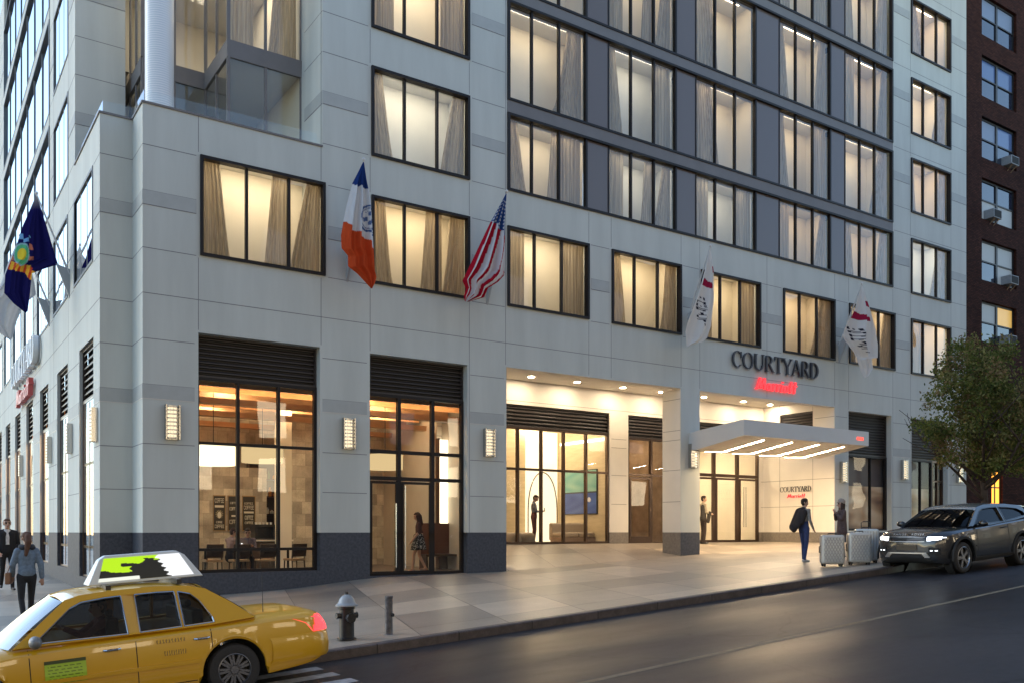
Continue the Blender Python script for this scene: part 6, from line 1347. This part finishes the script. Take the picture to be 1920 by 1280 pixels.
for sx_, sy_ in ((.05, .38), (.05, -.38), (-.95, 0)):
    b = MB(); w_ = .26 if sy_ else .72; b.box(sx_ - .22, sx_ - .08, sy_ - w_, sy_ + w_, .86, 1.14); b.box(sx_ - .19, sx_ - .11, sy_ - w_ * .4, sy_ + w_ * .4, 1.14, 1.24); b.build('seat', M['black'], taxi, bevel=.03)
for wx in (1.455, -1.455):
    for sd_ in (1, -1): wheel(taxi, wx, sd_ * .86, .335, .22, sd_, 9, M['steelwheel'], M['dark'])
b = MB()                          # proud rear and front bumpers
def ring_bumper(f_end, xs_, z0, z1, grow):
    rows = []
    for x, hw in xs_: rows.append((x, hw))
    pts = [(x, -hw) for x, hw in rows] + [(x, hw) for x, hw in rows[::-1]]
    m_ = MB(); zz = [z0, z0 + .04, (z0 + z1) / 2, z1 - .04, z1]; gr = [-.03, .0, .012, .0, -.03]
    m_.grid([[(p[0] + (f_end * g), p[1] * (1 + g * .4), z) for p in pts] for z, g in zip(zz, gr)]); return m_
rb = ring_bumper(-1, [(-1.95, .985), (-2.3, .975), (-2.62, .94), (-2.78, .84), (-2.84, .60), (-2.86, .3)], .34, .68, 1); rb.build('rear_bumper', M['yellow'], taxi, smooth=True)
fb = ring_bumper(1, [(1.98, .975), (2.3, .945), (2.5, .84), (2.60, .60), (2.63, .3)], .30, .60, 1); fb.build('front_bumper', M['yellow'], taxi, smooth=True)
M['tail'] = mat('red_tail_lamp', (.5, .02, .02), .2, emit=(1, .05, .06), estr=.7)
for s in (1, -1):
    decal('tail_lamp', bvh, taxi, M['tail'], (-2.46, s * 1.4, .69), (-.34, 0, 0), (0, 0, .22), (0, -s, 0), 14, 8, .008, lambda u, v: u > .25 + .18 * v)
    decal('tail_lamp', bvh, taxi, M['tail'], (-3.4, s * .92, .69), (0, -s * .42, 0), (0, 0, .20), (1, 0, 0), 10, 8, .008)
    decal('headlamp', bvh, taxi, mat('clear_lamp', (.6, .62, .65), .1), (2.2, s * 1.4, .56), (.30, 0, 0), (0, 0, .14), (0, -s, 0), 10, 6, .008)
    for nm, x0_ in (('door_gap', .86), ('door_gap', -.29), ('door_gap', -1.19)):
        decal(nm, bvh, taxi, M['dark'], (x0_, s * 1.4, .30 if x0_ > -1 else .62), (.010, 0, 0), (0, 0, .60 if x0_ > -1 else .28), (0, -s, 0), 1, 14, .002)
    decal('side_moulding', bvh, taxi, M['yellow'], (1.0, s * 1.4, .50), (-2.02, 0, 0), (0, 0, .045), (0, -s, 0), 40, 2, .016, None, .012)
    decal('sill_gap', bvh, taxi, M['dark'], (1.0, s * 1.4, .275), (-1.98, 0, 0), (0, 0, .012), (0, -s, 0), 40, 1, .002)
    for x0_ in (-.02, -1.07):
        b = MB(); b.tube([(x0_ + .10, s * .985, .80), (x0_ + .07, s * 1.012, .80), (x0_ - .05, s * 1.012, .80), (x0_ - .08, s * .985, .80)], .014, 8); b.build('door_handle', M['chrometrim'], taxi)
    b = MB(); b.ell((.80, s * 1.06, 1.0), (.07, .11, .075), 16, 10); b.tube([(.80, s * .90, .96), (.80, s * 1.0, .98)], .03, 8); b.build('mirror', mat('grey_mirror_shell', (.16, .17, .18), .35), taxi, smooth=True)
greenm = mat('green_permit', (.30, .48, .03), .5)
def permit(u, v):
    if v < .16: return (.03, .05, .01)
    r = int((v - .16) / .84 * 6); k = ((v - .16) / .84 * 6) % 1
    return (.05, .08, .01) if .55 < k < .85 and .08 < u < .9 and sin(40 * u + 9 * r) > -.6 else (.33, .50, .03)
def decal_pat(name, origin, du, dv, dirn, nu, nv, fn, off=.008):
    b = MB(); d = Vector(dirn); rows = []
    for j in range(nv + 1):
        row = []
        for i in range(nu + 1):
            o_ = Vector(origin) + Vector(du) * (i / nu) + Vector(dv) * (j / nv); h = bvh.ray_cast(o_, d, 4); row.append(h[0] - d * off)
        rows.append(row)
    b.grid(rows); o = b.build(name, M['print'], taxi, recalc=False); set_pattern(o, fn, nu, nv); return o
decal_pat('green_notice', (.72, 1.4, .76), (-.44, 0, 0), (0, 0, -.27), (0, -1, 0), 44, 30, permit)
for (xx, zz, w_, h_) in ((-.52, .84, .34, .045), (-.60, .70, .26, .06)):
    decal_pat('side_lettering', (xx, 1.4, zz), (-w_, 0, 0), (0, 0, -h_), (0, -1, 0), 60, 8, lambda u, v: (.22, .12, .01) if sin(60 * u) + .6 * sin(37 * u + 5 * v) > .1 else (.60, .33, .01), .006)
# roof advertising board: sloped ends, lit faces both sides
sg_ = empty('dummy'); bpy.data.objects.remove(sg_)
b = MB(); tz0, tz1 = 1.53, 1.89; prof = [(.08, tz0), (-.08, tz1 - .05), (-.16, tz1), (-1.04, tz1), (-1.14, tz1 - .06), (-1.34, tz0)]
hy0, hy1 = .20, .075
def hyz(z): return lerp(hy0, hy1, (z - tz0) / (tz1 - tz0))
L1 = [(x, hyz(z), z) for x, z in prof]; L2 = [(x, -hyz(z), z) for x, z in prof]
b.poly(L1); b.poly(L2[::-1])
for i in range(6): b.quad(L1[i], L1[(i + 1) % 6], L2[(i + 1) % 6], L2[i])
rs = b.build('roof_sign', mat('pale_sign_shell', (.62, .66, .68), .35), taxi, bevel=.012)
M['ad'] = attr_mat('lit_advert', rough=.3, emit=.25)
def advert(u, v):                # lime, black brush shape, white; plain generic picture
    x = u * 2.6; n = .06 * sin(17 * u + 3) + .04 * sin(31 * v + 11 * u)
    if u > .62 + .12 * v + n and u > .60: return (.85, .86, .88)
    if v > .86 and u < .42: return (.75, .78, .70)
    if v > .56 + .10 * sin(6 * u) + n * .6 and u < .95: return (.012, .012, .010)
    if u > .42 + .10 * sin(9 * v) and v > .12 + n: return (.012, .012, .010)
    if .22 < u < .52 and abs(v - .36 - .3 * (u - .35)) < .06 + n * .4: return (.012, .012, .010)
    return (.42, .72, .01)
for s in (1, -1):
    P = lambda u, v: (lerp(lerp(-.04, -1.22, u), lerp(-.14, -1.07, u), 1 - v), s * (hyz(lerp(tz1 - .035, tz0 + .035, v)) + .006), lerp(tz1 - .035, tz0 + .035, v))
    sheet_pattern('advert_panel', M['ad'], rs, P, advert, 110, 44, False)
for xx in (-.1, -.95): b = MB(); b.box(xx - .03, xx + .03, -.5, .5, 1.47, 1.535); b.build('sign_rack_bar', M['black'], taxi)
b = MB(); b.tube([(-2.0, .55, .98), (-2.02, .56, 1.55)], [.006, .002], 6); b.build('aerial', M['black'], taxi)
drv = None
x, y = xc - .08, yc - .36
dm = person((x, y, taxi.location.z + .44), radians(90), 1.70, 'taxi driver in a dark red shirt seated behind the side window', cols=dict(hair=(.03, .02, .015), shirt=(.14, .03, .03), pants=(.02, .02, .025), skin=(.42, .25, .18)),
    J=dict(pel=(0, .05, .22), wst=(0, .02, .36), chs=(0, -.02, .56), nek=(0, -.02, .72), hed=(0, .02, .84), shl=(-.17, -.01, .66), shr=(.17, -.01, .66), ell=(-.22, .20, .50), elr=(.22, .20, .50), wrl=(-.14, .42, .60), wrr=(.14, .42, .60), hpl=(-.09, .05, .18), hpr=(.09, .05, .18), knl=(-.12, .46, .26), knr=(.12, .46, .26), anl=(-.12, .66, -.05), anr=(.12, .66, -.05)))
# ---- dark SUV
xc, yc = 17.12, -10.25
suv = empty('parked_suv', (xc, yc, rz_(xc, -10.5)), pi, 'dark grey coupe-like suv with lit headlamps parked at the kerb', 'car')
suv.rotation_euler = (0, road_pitch(xc, -10.5, 1.33), pi)
M['suv'] = mat('dark_grey_metallic', (.020, .022, .026), .25, metal=.2, coat=.8, nscale=200, namt=.1); M['roofsilver'] = mat('pale_silver_roof', (.30, .34, .38), .2, metal=.7, coat=.6); M['gloss'] = mat('gloss_black_trim', (.008, .008, .010), .12, coat=.4)
T = [(2.10, .40, .74, .66, .44), (2.075, .34, .84, .74, .60), (2.02, .27, .93, .82, .74), (1.88, .24, .995, .89, .86), (1.6, .23, 1.04, .945, .945), (1.2, .23, 1.07, .985, .962), (.9, .23, 1.085, 1.01, .962), (0, .24, 1.10, 1.045, .955), (-1.0, .25, 1.13, 1.10, .965), (-1.6, .26, 1.15, 1.13, .965), (-1.95, .32, 1.17, 1.14, .91), (-2.10, .42, 1.15, 1.12, .84), (-2.16, .55, 1.05, 1.0, .76)]
body, bvh = car_body(suv, T, (1.33, -1.33), .445, .36, M['suv'], M['dark'])
out = [(.98, 1.06), (.30, 1.455), (.12, 1.51), (-.2, 1.545), (-.8, 1.545), (-1.4, 1.50), (-1.80, 1.455), (-2.02, 1.20), (-1.2, 1.13), (0, 1.06)]
wins = [[(.70, 1.10), (.22, 1.41), (.05, 1.455), (-.30, 1.475), (-.62, 1.475), (-.66, 1.125)], [(-.74, 1.13), (-.71, 1.475), (-1.1, 1.455), (-1.52, 1.415), (-1.74, 1.33), (-1.80, 1.23)]]
cabin(suv, out, wins, [(.34, 1.447), (.15, 1.515), (-.15, 1.555), (-.6, 1.565), (-1.1, 1.545), (-1.6, 1.50), (-2.0, 1.455)], .86, .63, 1.06, 1.54, M['gloss'], M['carglass'], M['gloss'], (1.02, 1.075, .33, 1.455), (-2.04, 1.20, -1.78, 1.45), roofpaint=M['roofsilver'])
b = MB(); b.box(-1.8, .8, -.8, .8, .92, .98); b.build('cabin_floor', M['dark'], suv)
for sx_, sy_ in ((.0, .38), (.0, -.38), (-.95, 0)):
    b = MB(); w_ = .25 if sy_ else .66; b.box(sx_ - .24, sx_ - .10, sy_ - w_, sy_ + w_, .98, 1.26); b.box(sx_ - .21, sx_ - .13, sy_ - w_ * .4, sy_ + w_ * .4, 1.26, 1.37); b.build('seat', M['black'], suv, bevel=.03)
for wx in (1.33, -1.33):
    for sd_ in (1, -1):
        wheel(suv, wx, sd_ * .84, .365, .24, sd_, 5, M['alloy'], M['dark'], .72)
        b = MB(); rows = []
        for k in range(25): a = pi * k / 24 * 1.06 - .09; rows.append([(wx + r_ * cos(a), sd_ * yy, .36 + r_ * sin(a)) for r_, yy in ((.445, .955), (.45, .985), (.50, .985), (.505, .95))])
        b.grid(rows); b.build('wheel_arch_trim', M['dark'], suv, smooth=True, angle=40)
        b = MB(); b.lathe([(.44, -.10), (.44, .10)], c=(wx, sd_ * .80, .36), seg=30, axis='y'); b.build('wheel_well', M['dark'], suv, recalc=False)
W3 = mat('clear_headlamp', (.7, .75, .8), .1, emit=(.9, .95, 1), estr=.9)
FO = 3.2
decal('grille', bvh, suv, M['gloss'], (FO, -.46, .765), (0, .92, 0), (0, 0, .135), (-1, 0, 0), 40, 10, .010, None, .008)
for k in range(4): decal('grille_bar', bvh, suv, M['alloy'] if k in (0, 3) else M['dark'], (FO, -.45, .772 + .036 * k), (0, .90, 0), (0, 0, .008), (-1, 0, 0), 30, 1, .024, None, .006)
decal('bonnet_edge', bvh, suv, M['gloss'], (FO, -.50, .735), (0, 1.0, 0), (0, 0, .016), (-1, 0, 0), 30, 1, .012)
decal('number_plate', bvh, suv, mat('dark_plate', (.03, .022, .015), .3), (FO, -.26, .575), (0, .52, 0), (0, 0, .115), (-1, 0, 0), 10, 4, .014, None, .01)
decal('lower_intake', bvh, suv, M['dark'], (FO, -.60, .36), (0, 1.2, 0), (0, 0, .15), (-1, 0, 0), 40, 8, .008, lambda u, v: abs(u - .5) < .5 - .18 * (1 - v))
decal('skid_plate', bvh, suv, M['alloy'], (FO, -.62, .40), (0, 1.24, 0), (0, 0, .12), (-1, 0, 0), 50, 12, .022, lambda u, v: (v > .78 and abs(u - .5) < .34) or (abs(abs(u - .5) - (.42 - .08 * v)) < .05), .006)
for s in (1, -1):
    decal('headlamp', bvh, suv, W3, (FO, s * .49, .775), (0, s * .30, 0), (0, 0, .115), (-1, 0, 0), 12, 8, .012, lambda u, v: v < .95 and v > .10 + .25 * u)
    decal('headlamp_housing', bvh, suv, M['gloss'], (1.70, s * 1.4, .80), (.44, 0, 0), (0, 0, .12), (0, -s, 0), 20, 8, .008, lambda u, v: v > .55 - .55 * u and v < .62 + .38 * u if u < .8 else v < .98)
    decal('running_light', bvh, suv, W3, (1.86, s * 1.4, .855), (.16, 0, 0), (0, 0, .018), (0, -s, 0), 10, 1, .014)
    decal('fog_recess', bvh, suv, M['dark'], (FO, s * .54, .47), (0, s * .24, 0), (0, 0, .17), (-1, 0, 0), 12, 10, .008, lambda u, v: .08 < v + .2 * u < 1.05)
    for q in (0, .10): decal('fog_lamp', bvh, suv, W3, (FO, s * (.58 + q), .555), (0, s * .055, 0), (0, 0, .022), (-1, 0, 0), 4, 2, .018)
    b = MB(); b.ell((.66, s * 1.06, 1.13), (.07, .12, .075), 16, 10); b.tube([(.66, s * .86, 1.09), (.66, s * 1.0, 1.11)], .03, 8); b.build('mirror', M['gloss'], suv, smooth=True)
    decal('door_gap', bvh, suv, M['dark'], (.72, s * 1.4, .40), (.010, 0, 0), (0, 0, .62), (0, -s, 0), 1, 14, .002); decal('door_gap', bvh, suv, M['dark'], (-.68, s * 1.4, .40), (.010, 0, 0), (0, 0, .66), (0, -s, 0), 1, 14, .002)
    decal('sill', bvh, suv, M['dark'], (.86, s * 1.4, .25), (-1.72, 0, 0), (0, 0, .11), (0, -s, 0), 30, 3, .012, None, .012)
    decal('door_crease', bvh, suv, M['suv'], (.80, s * 1.4, .60), (-1.60, 0, 0), (0, 0, .03), (0, -s, 0), 30, 1, .012, None, .008)
    b = MB(); b.tube([(-.38, s * .955, .99), (-.41, s * .985, .99), (-.56, s * .985, .995), (-.59, s * .955, .995)], .014, 8); b.build('door_handle', M['suv'], suv)
    decal('tail_lamp', bvh, suv, mat('dim_tail_lamp', (.3, .01, .01), .2), (-1.9, s * 1.4, .96), (-.24, 0, 0), (0, 0, .10), (0, -s, 0), 8, 5, .008)
b = MB(); b.box(-2.10, -1.90, -.58, .58, 1.462, 1.482); b.build('roof_spoiler', M['roofsilver'], suv, bevel=.006)
fc = bpy.data.curves.new('bonnet_lettering', 'FONT'); fc.body = 'RANGE   ROVER'; fc.size = .085; fc.extrude = .004; fc.align_x = 'CENTER'; fc.space_character = 1.35
fo = bpy.data.objects.new('bonnet_lettering', fc); COL.objects.link(fo); dg = bpy.context.evaluated_depsgraph_get(); nm_ = bpy.data.meshes.new_from_object(fo.evaluated_get(dg)); bpy.data.objects.remove(fo)
nm_.materials.clear(); nm_.materials.append(M['chrometrim']); lo = bpy.data.objects.new('bonnet_lettering', nm_); COL.objects.link(lo); lo.parent = suv
h = bvh.ray_cast(Vector((FO, 0, .935)), Vector((-1, 0, 0)), 4); lo.location = (h[0].x + .012, 0, .915); lo.rotation_euler = (radians(60), 0, radians(90))
# ------------------------------------------------------------------ brick neighbour
M['brick'] = blocks('dark_red_brick', (.072, .026, .018), (.036, .014, .011), (.018, .012, .011), .23, .076, .010, rough=.85, spec=.08, bump=.5, plane='xz', namt=.25, nsc=.7)
brick = empty('brick_apartment_block', (0, 0, 0), 0, 'dark red brick apartment block to the right of the hotel', 'building')
BX0, BX1, BYP = XR + .05, XR + 26, .25
rowz = []
for k in range(10): z0 = PZ(1842, 640 - 115 * k, BYP); rowz.append((z0, z0 + 1.95))
wx = [PX(1841, BYP), PX(1906, BYP)]; pitchx = wx[1] - wx[0] + 3.0
bw = [(wx[0] + pitchx * i, wx[1] + pitchx * i, a, c_) for i in range(4) for a, c_ in rowz]
def mkwall(name, y, u0, u1, z0, z1, hs, mt, dep, parent):
    us = sorted({u0, u1, *[h[0] for h in hs], *[h[1] for h in hs]}); zs = sorted({z0, z1, *[h[2] for h in hs], *[h[3] for h in hs]}); b = MB()
    for i in range(len(us) - 1):
        for j in range(len(zs) - 1):
            cu, cz = (us[i] + us[i + 1]) / 2, (zs[j] + zs[j + 1]) / 2
            if any(h[0] < cu < h[1] and h[2] < cz < h[3] for h in hs): continue
            b.quad((us[i], y, zs[j]), (us[i + 1], y, zs[j]), (us[i + 1], y, zs[j + 1]), (us[i], y, zs[j + 1]))
    for h in hs:
        a, d, p, q = h; b.quad((a, y, p), (a, y + dep, p), (a, y + dep, q), (a, y, q)); b.quad((d, y, p), (d, y + dep, p), (d, y + dep, q), (d, y, q)); b.quad((a, y, p), (d, y, p), (d, y + dep, p), (a, y + dep, p)); b.quad((a, y, q), (d, y, q), (d, y + dep, q), (a, y + dep, q))
    return b.build(name, mt, parent, recalc=False)
lowwin = [(BX0 + 2.6, BX0 + 3.6, 2.9, 4.9)]
mkwall('wall', BYP, BX0, BX1, .5, 40, bw + lowwin, M['brick'], .25, brick)
b = MB(); b.quad((BX0, BYP, .5), (BX0, 20, .5), (BX0, 20, 40), (BX0, BYP, 40)); b.build('side_wall', M['brick'], brick)
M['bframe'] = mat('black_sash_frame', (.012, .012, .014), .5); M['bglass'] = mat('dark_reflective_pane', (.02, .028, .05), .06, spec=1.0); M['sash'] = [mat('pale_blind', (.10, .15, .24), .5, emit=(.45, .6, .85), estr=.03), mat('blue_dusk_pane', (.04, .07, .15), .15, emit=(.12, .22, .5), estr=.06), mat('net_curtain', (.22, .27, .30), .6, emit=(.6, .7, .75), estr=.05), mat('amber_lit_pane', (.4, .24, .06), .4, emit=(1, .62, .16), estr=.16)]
lit = {(0, 0): 2, (0, 1): 3, (1, 0): 2, (1, 1): 2, (2, 0): 9, (2, 1): 9, (3, 0): 0, (3, 1): 1, (4, 0): 1, (4, 1): 1, (5, 0): 0, (5, 1): 0}
for i in range(2):
    for j, (z0, z1) in enumerate(rowz[:8]):
        a, d = wx[0] + pitchx * i, wx[1] + pitchx * i; xm = (a + d) / 2; zm = (z0 + z1) / 2; y = BYP + .14
        b = MB(); frame_rect(b, 'y', y, a, d, z0, z1, .09, 0, .08); b.box(xm - .08, xm + .08, y - .003, y + .083, z0 + .09, z1 - .09); b.box(a + .09, d - .09, y - .001, y + .07, zm - .03, zm + .03)
        f = b.build('window', M['bframe'], brick)
        for s, (u0, u1) in enumerate(((a + .09, xm - .08), (xm + .08, d - .09))):
            for up, (p, q) in enumerate(((z0 + .09, zm - .03), (zm + .03, z1 - .09))):
                k = lit.get((j, s), 1) if i == 0 else (j + s) % 3; k = 9 if (not up and (j, s) not in ((2, 1), (2, 0), (1, 1))) else k
                if (j, s) in ((2, 0), (2, 1)): k = 9 if up else 2
                m_ = M['bglass'] if k == 9 else M['sash'][k]
                g_ = MB(); g_.quad((u0, y + .05, p), (u1, y + .05, p), (u1, y + .05, q), (u0, y + .05, q)); g_.build('pane', m_, f, recalc=False)
b = MB(); b.box(wx[0] - .3, BX1, BYP - .08, BYP + .02, .5, 2.0); b.build('base_course', M['dark'], brick)
b = MB(); frame_rect(b, 'y', BYP + .1, *lowwin[0], .06, 0, .08); b.box(BX0 + 3.08, BX0 + 3.14, BYP + .11, BYP + .17, 2.96, 4.84); b.box(BX0 + 2.66, BX0 + 3.54, BYP + .112, BYP + .168, 3.9, 3.96); lw = b.build('window', M['bframe'], brick)
b = MB(); b.quad((BX0 + 2.66, BYP + .15, 2.96), (BX0 + 3.54, BYP + .15, 2.96), (BX0 + 3.54, BYP + .15, 4.84), (BX0 + 2.66, BYP + .15, 4.84)); b.build('pane', emis('orange_lit_pane', (1, .36, .05), .9), lw, recalc=False)
b = MB(); b.box(BX0 + 5, BX1, BYP - 1.2, BYP, 7.2, 7.32); b.box(BX0 + 5, BX0 + 5.1, BYP - 1.25, BYP - .01, 7.325, 8.1); b.build('fire_escape_landing', M['dark'], brick)
ac0 = empty('air_conditioner', (0, 0, 0), 0, 'x', 'air conditioner', 'air conditioners in the brick block windows')
b = MB(); b.box(-.36, .36, -.42, .10, 0, .42); b.build('casing', mat('pale_metal_casing', (.25, .27, .29), .5, nscale=6, namt=.1), ac0, bevel=.015)
b = MB(); b.box(-.31, .31, -.426, -.4201, .04, .38); b.build('rear_grille', M['dark'], ac0); b = MB(); b.tube([(.2, -.38, .0), (.15, -.02, -.32)], .02, 6); b.tube([(-.2, -.38, .0), (-.15, -.02, -.32)], .02, 6); b.build('bracket', mat('rusty_bracket', (.30, .20, .12), .7), ac0)
a, d = wx[0], wx[1]; xm = (a + d) / 2
for i, (u, j, l) in enumerate((((xm + d) / 2 + .1, 3, 'highest window air conditioner on the brick block'), (lerp(a, xm, .55), 2, 'air conditioner in the left half of a brick block window, above the curtained one'), ((xm + d) / 2 + .05, 1, 'air conditioner under the bright curtained window of the brick block'), ((xm + d) / 2 - .1, 0, 'lowest air conditioner on the brick block, just above the tree'))):
    o = ac0 if i == 0 else copy_tree(ac0); o.location = (u, BYP + .12, rowz[j][0] + .09); o['label'] = l
# ------------------------------------------------------------------ street tree
def tree(loc, label):
    t = empty('street_tree', loc, 0, label, 'tree'); rng = random.Random(5); b = MB(); tips = []
    bark = mat('dark_bark', (.045, .032, .025), .9, nscale=9, namt=.35, bump=.6, bscale=14)
    def limb(p, d, L_, r, lev):
        pts = [p]; q = p.copy(); dd = d.copy(); n = 5
        for k in range(n): dd = (dd + Vector((rng.uniform(-.18, .18), rng.uniform(-.18, .18), rng.uniform(-.02, .14)))).normalized(); q = q + dd * L_ / n; pts.append(q.copy())
        b.tube(pts, [lerp(r, r * .45, k / n) for k in range(n + 1)], 8 if lev < 2 else 5)
        if lev >= 2: tips.extend(pts[2:])
        if lev < 3:
            for k in range(4 if lev == 0 else 3):
                j = rng.randint(2, n); a = rng.uniform(0, 2 * pi); nd = (dd * .5 + Vector((cos(a), sin(a), rng.uniform(.05, .7)))).normalized(); limb(pts[j], nd, L_ * rng.uniform(.55, .75), r * .5, lev + 1)
    b.tube([(0, 0, 0), (.02, 0, .7), (.05, .02, 1.5), (.02, .04, 2.1)], [.14, .11, .095, .085], 12)
    for k, (a, e) in enumerate(((2.9, .35), (.4, .5), (1.6, .7), (4.4, .5), (5.4, .8), (3.5, .9), (3.1, .1))): limb(Vector((.02, .03, 1.5 + .1 * k)), Vector((cos(a), sin(a), e + .25)).normalized(), 1.9 if k != 6 else 1.7, .06, 1)
    b.build('trunk', bark, t, smooth=True)
    lobes = [((-.9, 0, 4.9), (1.15, 1.1, 1.0)), ((.2, .2, 5.4), (1.2, 1.2, 1.05)), ((.9, -.1, 4.6), (1.35, 1.2, 1.0)), ((-.2, -.3, 3.9), (1.5, 1.2, .95)), ((-1.75, .1, 3.55), (.85, .7, .5)), ((-2.25, .1, 3.35), (.45, .5, .38)), ((1.2, .2, 3.5), (1.2, 1.1, .8)), ((.0, .1, 2.95), (1.2, .9, .5)), ((-.9, .1, 5.75), (.5, .5, .42)), ((.7, 0, 6.0), (.55, .5, .4)), ((2.1, .0, 4.1), (.8, .8, .7)), ((-1.6, -.1, 4.5), (.5, .5, .4)), ((.1, .1, 6.15), (.42, .4, .35)), ((-1.3, .1, 2.75), (.7, .6, .35)), ((.9, -.1, 2.6), (1.0, .8, .35)), ((-2.75, .1, 3.1), (.5, .45, .32)), ((-3.05, .1, 3.4), (.3, .3, .2)), ((-2.1, 0, 4.2), (.6, .5, .4)), ((-.3, -.2, 2.5), (.8, .7, .3)), ((2.0, .2, 3.0), (.9, .8, .6)), ((-1.3, 0, 5.3), (.5, .5, .4))]
    leaf = MB(); mcol = [(.12, .15, .045), (.22, .22, .09), (.22, .165, .09), (.075, .105, .038)]
    for (c, r) in lobes:
        n = int(340 * r[0] * r[1] * r[2] + 60)
        for _ in range(n):
            while True:
                v = Vector((rng.uniform(-1, 1), rng.uniform(-1, 1), rng.uniform(-1, 1)))
                if .25 < v.length < 1: break
            cc = Vector(c) + Vector((v.x * r[0], v.y * r[1], v.z * r[2])); nn = sin(3.1 * cc.x + 1) * sin(2.7 * cc.z) * cos(2.9 * cc.y)
            if nn < .0: continue
            mi = rng.choice([0, 0, 1, 3]) if nn < .25 else rng.choice([0, 1, 2, 2])
            for _ in range(rng.randint(8, 13)):
                p = cc + Vector([rng.gauss(0, .11) for _ in range(3)]); a = Vector([rng.gauss(0, 1) for _ in range(3)]).normalized(); u = a.cross(Vector((rng.gauss(0, 1), rng.gauss(0, 1), .5))).normalized(); s_ = rng.uniform(.035, .065); w = a.cross(u) * s_ * .55
                leaf.quad(p - u * s_, p + w, p + u * s_ * 1.1, p - w, mi)
    leaf.build('crown', [cloth('leaf_%s' % q, c, .3, .2, 5) for q, c in zip(('green', 'light', 'russet', 'deep'), mcol)], t, recalc=False); return t
tx, ty = 22.0, -8.3
tree((tx, ty, gz(tx, ty)), 'leafy street tree with green and russet leaves behind the parked car')
# ------------------------------------------------------------------ blocks across the street (seen mirrored in the glass)
op = empty('facing_apartment_block', (0, 0, 0), 0, 'pale brick apartment block with lit windows across the street', 'building')
b = MB(); OY = -30
ow = [(-40 + 4.4 * i, -38.2 + 4.4 * i, 4.2 + 3.4 * j, 6.2 + 3.4 * j) for i in range(26) for j in range(5)]
b.quad((-45, OY, -1), (80, OY, -1), (80, OY, 23), (-45, OY, 23)); b.quad((-45, OY, 23), (80, OY, 23), (80, OY - 12, 23), (-45, OY - 12, 23)); b.quad((-45, OY, -1), (-45, OY - 12, -1), (-45, OY - 12, 23), (-45, OY, 23)); b.quad((80, OY, -1), (80, OY - 12, -1), (80, OY - 12, 23), (80, OY, 23))
b.build('wall', blocks('tan_brick', (.22, .17, .13), (.16, .12, .10), (.12, .11, .10), .23, .076, .01, rough=.8, plane='xz'), op)
rr = random.Random(9); mb = [MB(), MB(), MB()]
for i in range(26):
    for j in range(5):
        k = 0 if (j < 2 and rr.random() < .55) else (1 if rr.random() < .35 else 2); a, d, p, q = ow[i * 5 + j]; mb[k].quad((a, OY + .03, p), (d, OY + .03, p), (d, OY + .03, q), (a, OY + .03, q)); 
for k, (nm, m_) in enumerate((('lit_windows', emis('far_lit_window', (1, .80, .52), 3.0)), ('dim_windows', emis('far_dim_window', (.8, .85, 1), .3)), ('dark_windows', M['bglass']))): o = mb[k].build(nm, m_, op, recalc=False); o['kind'] = 'stuff'
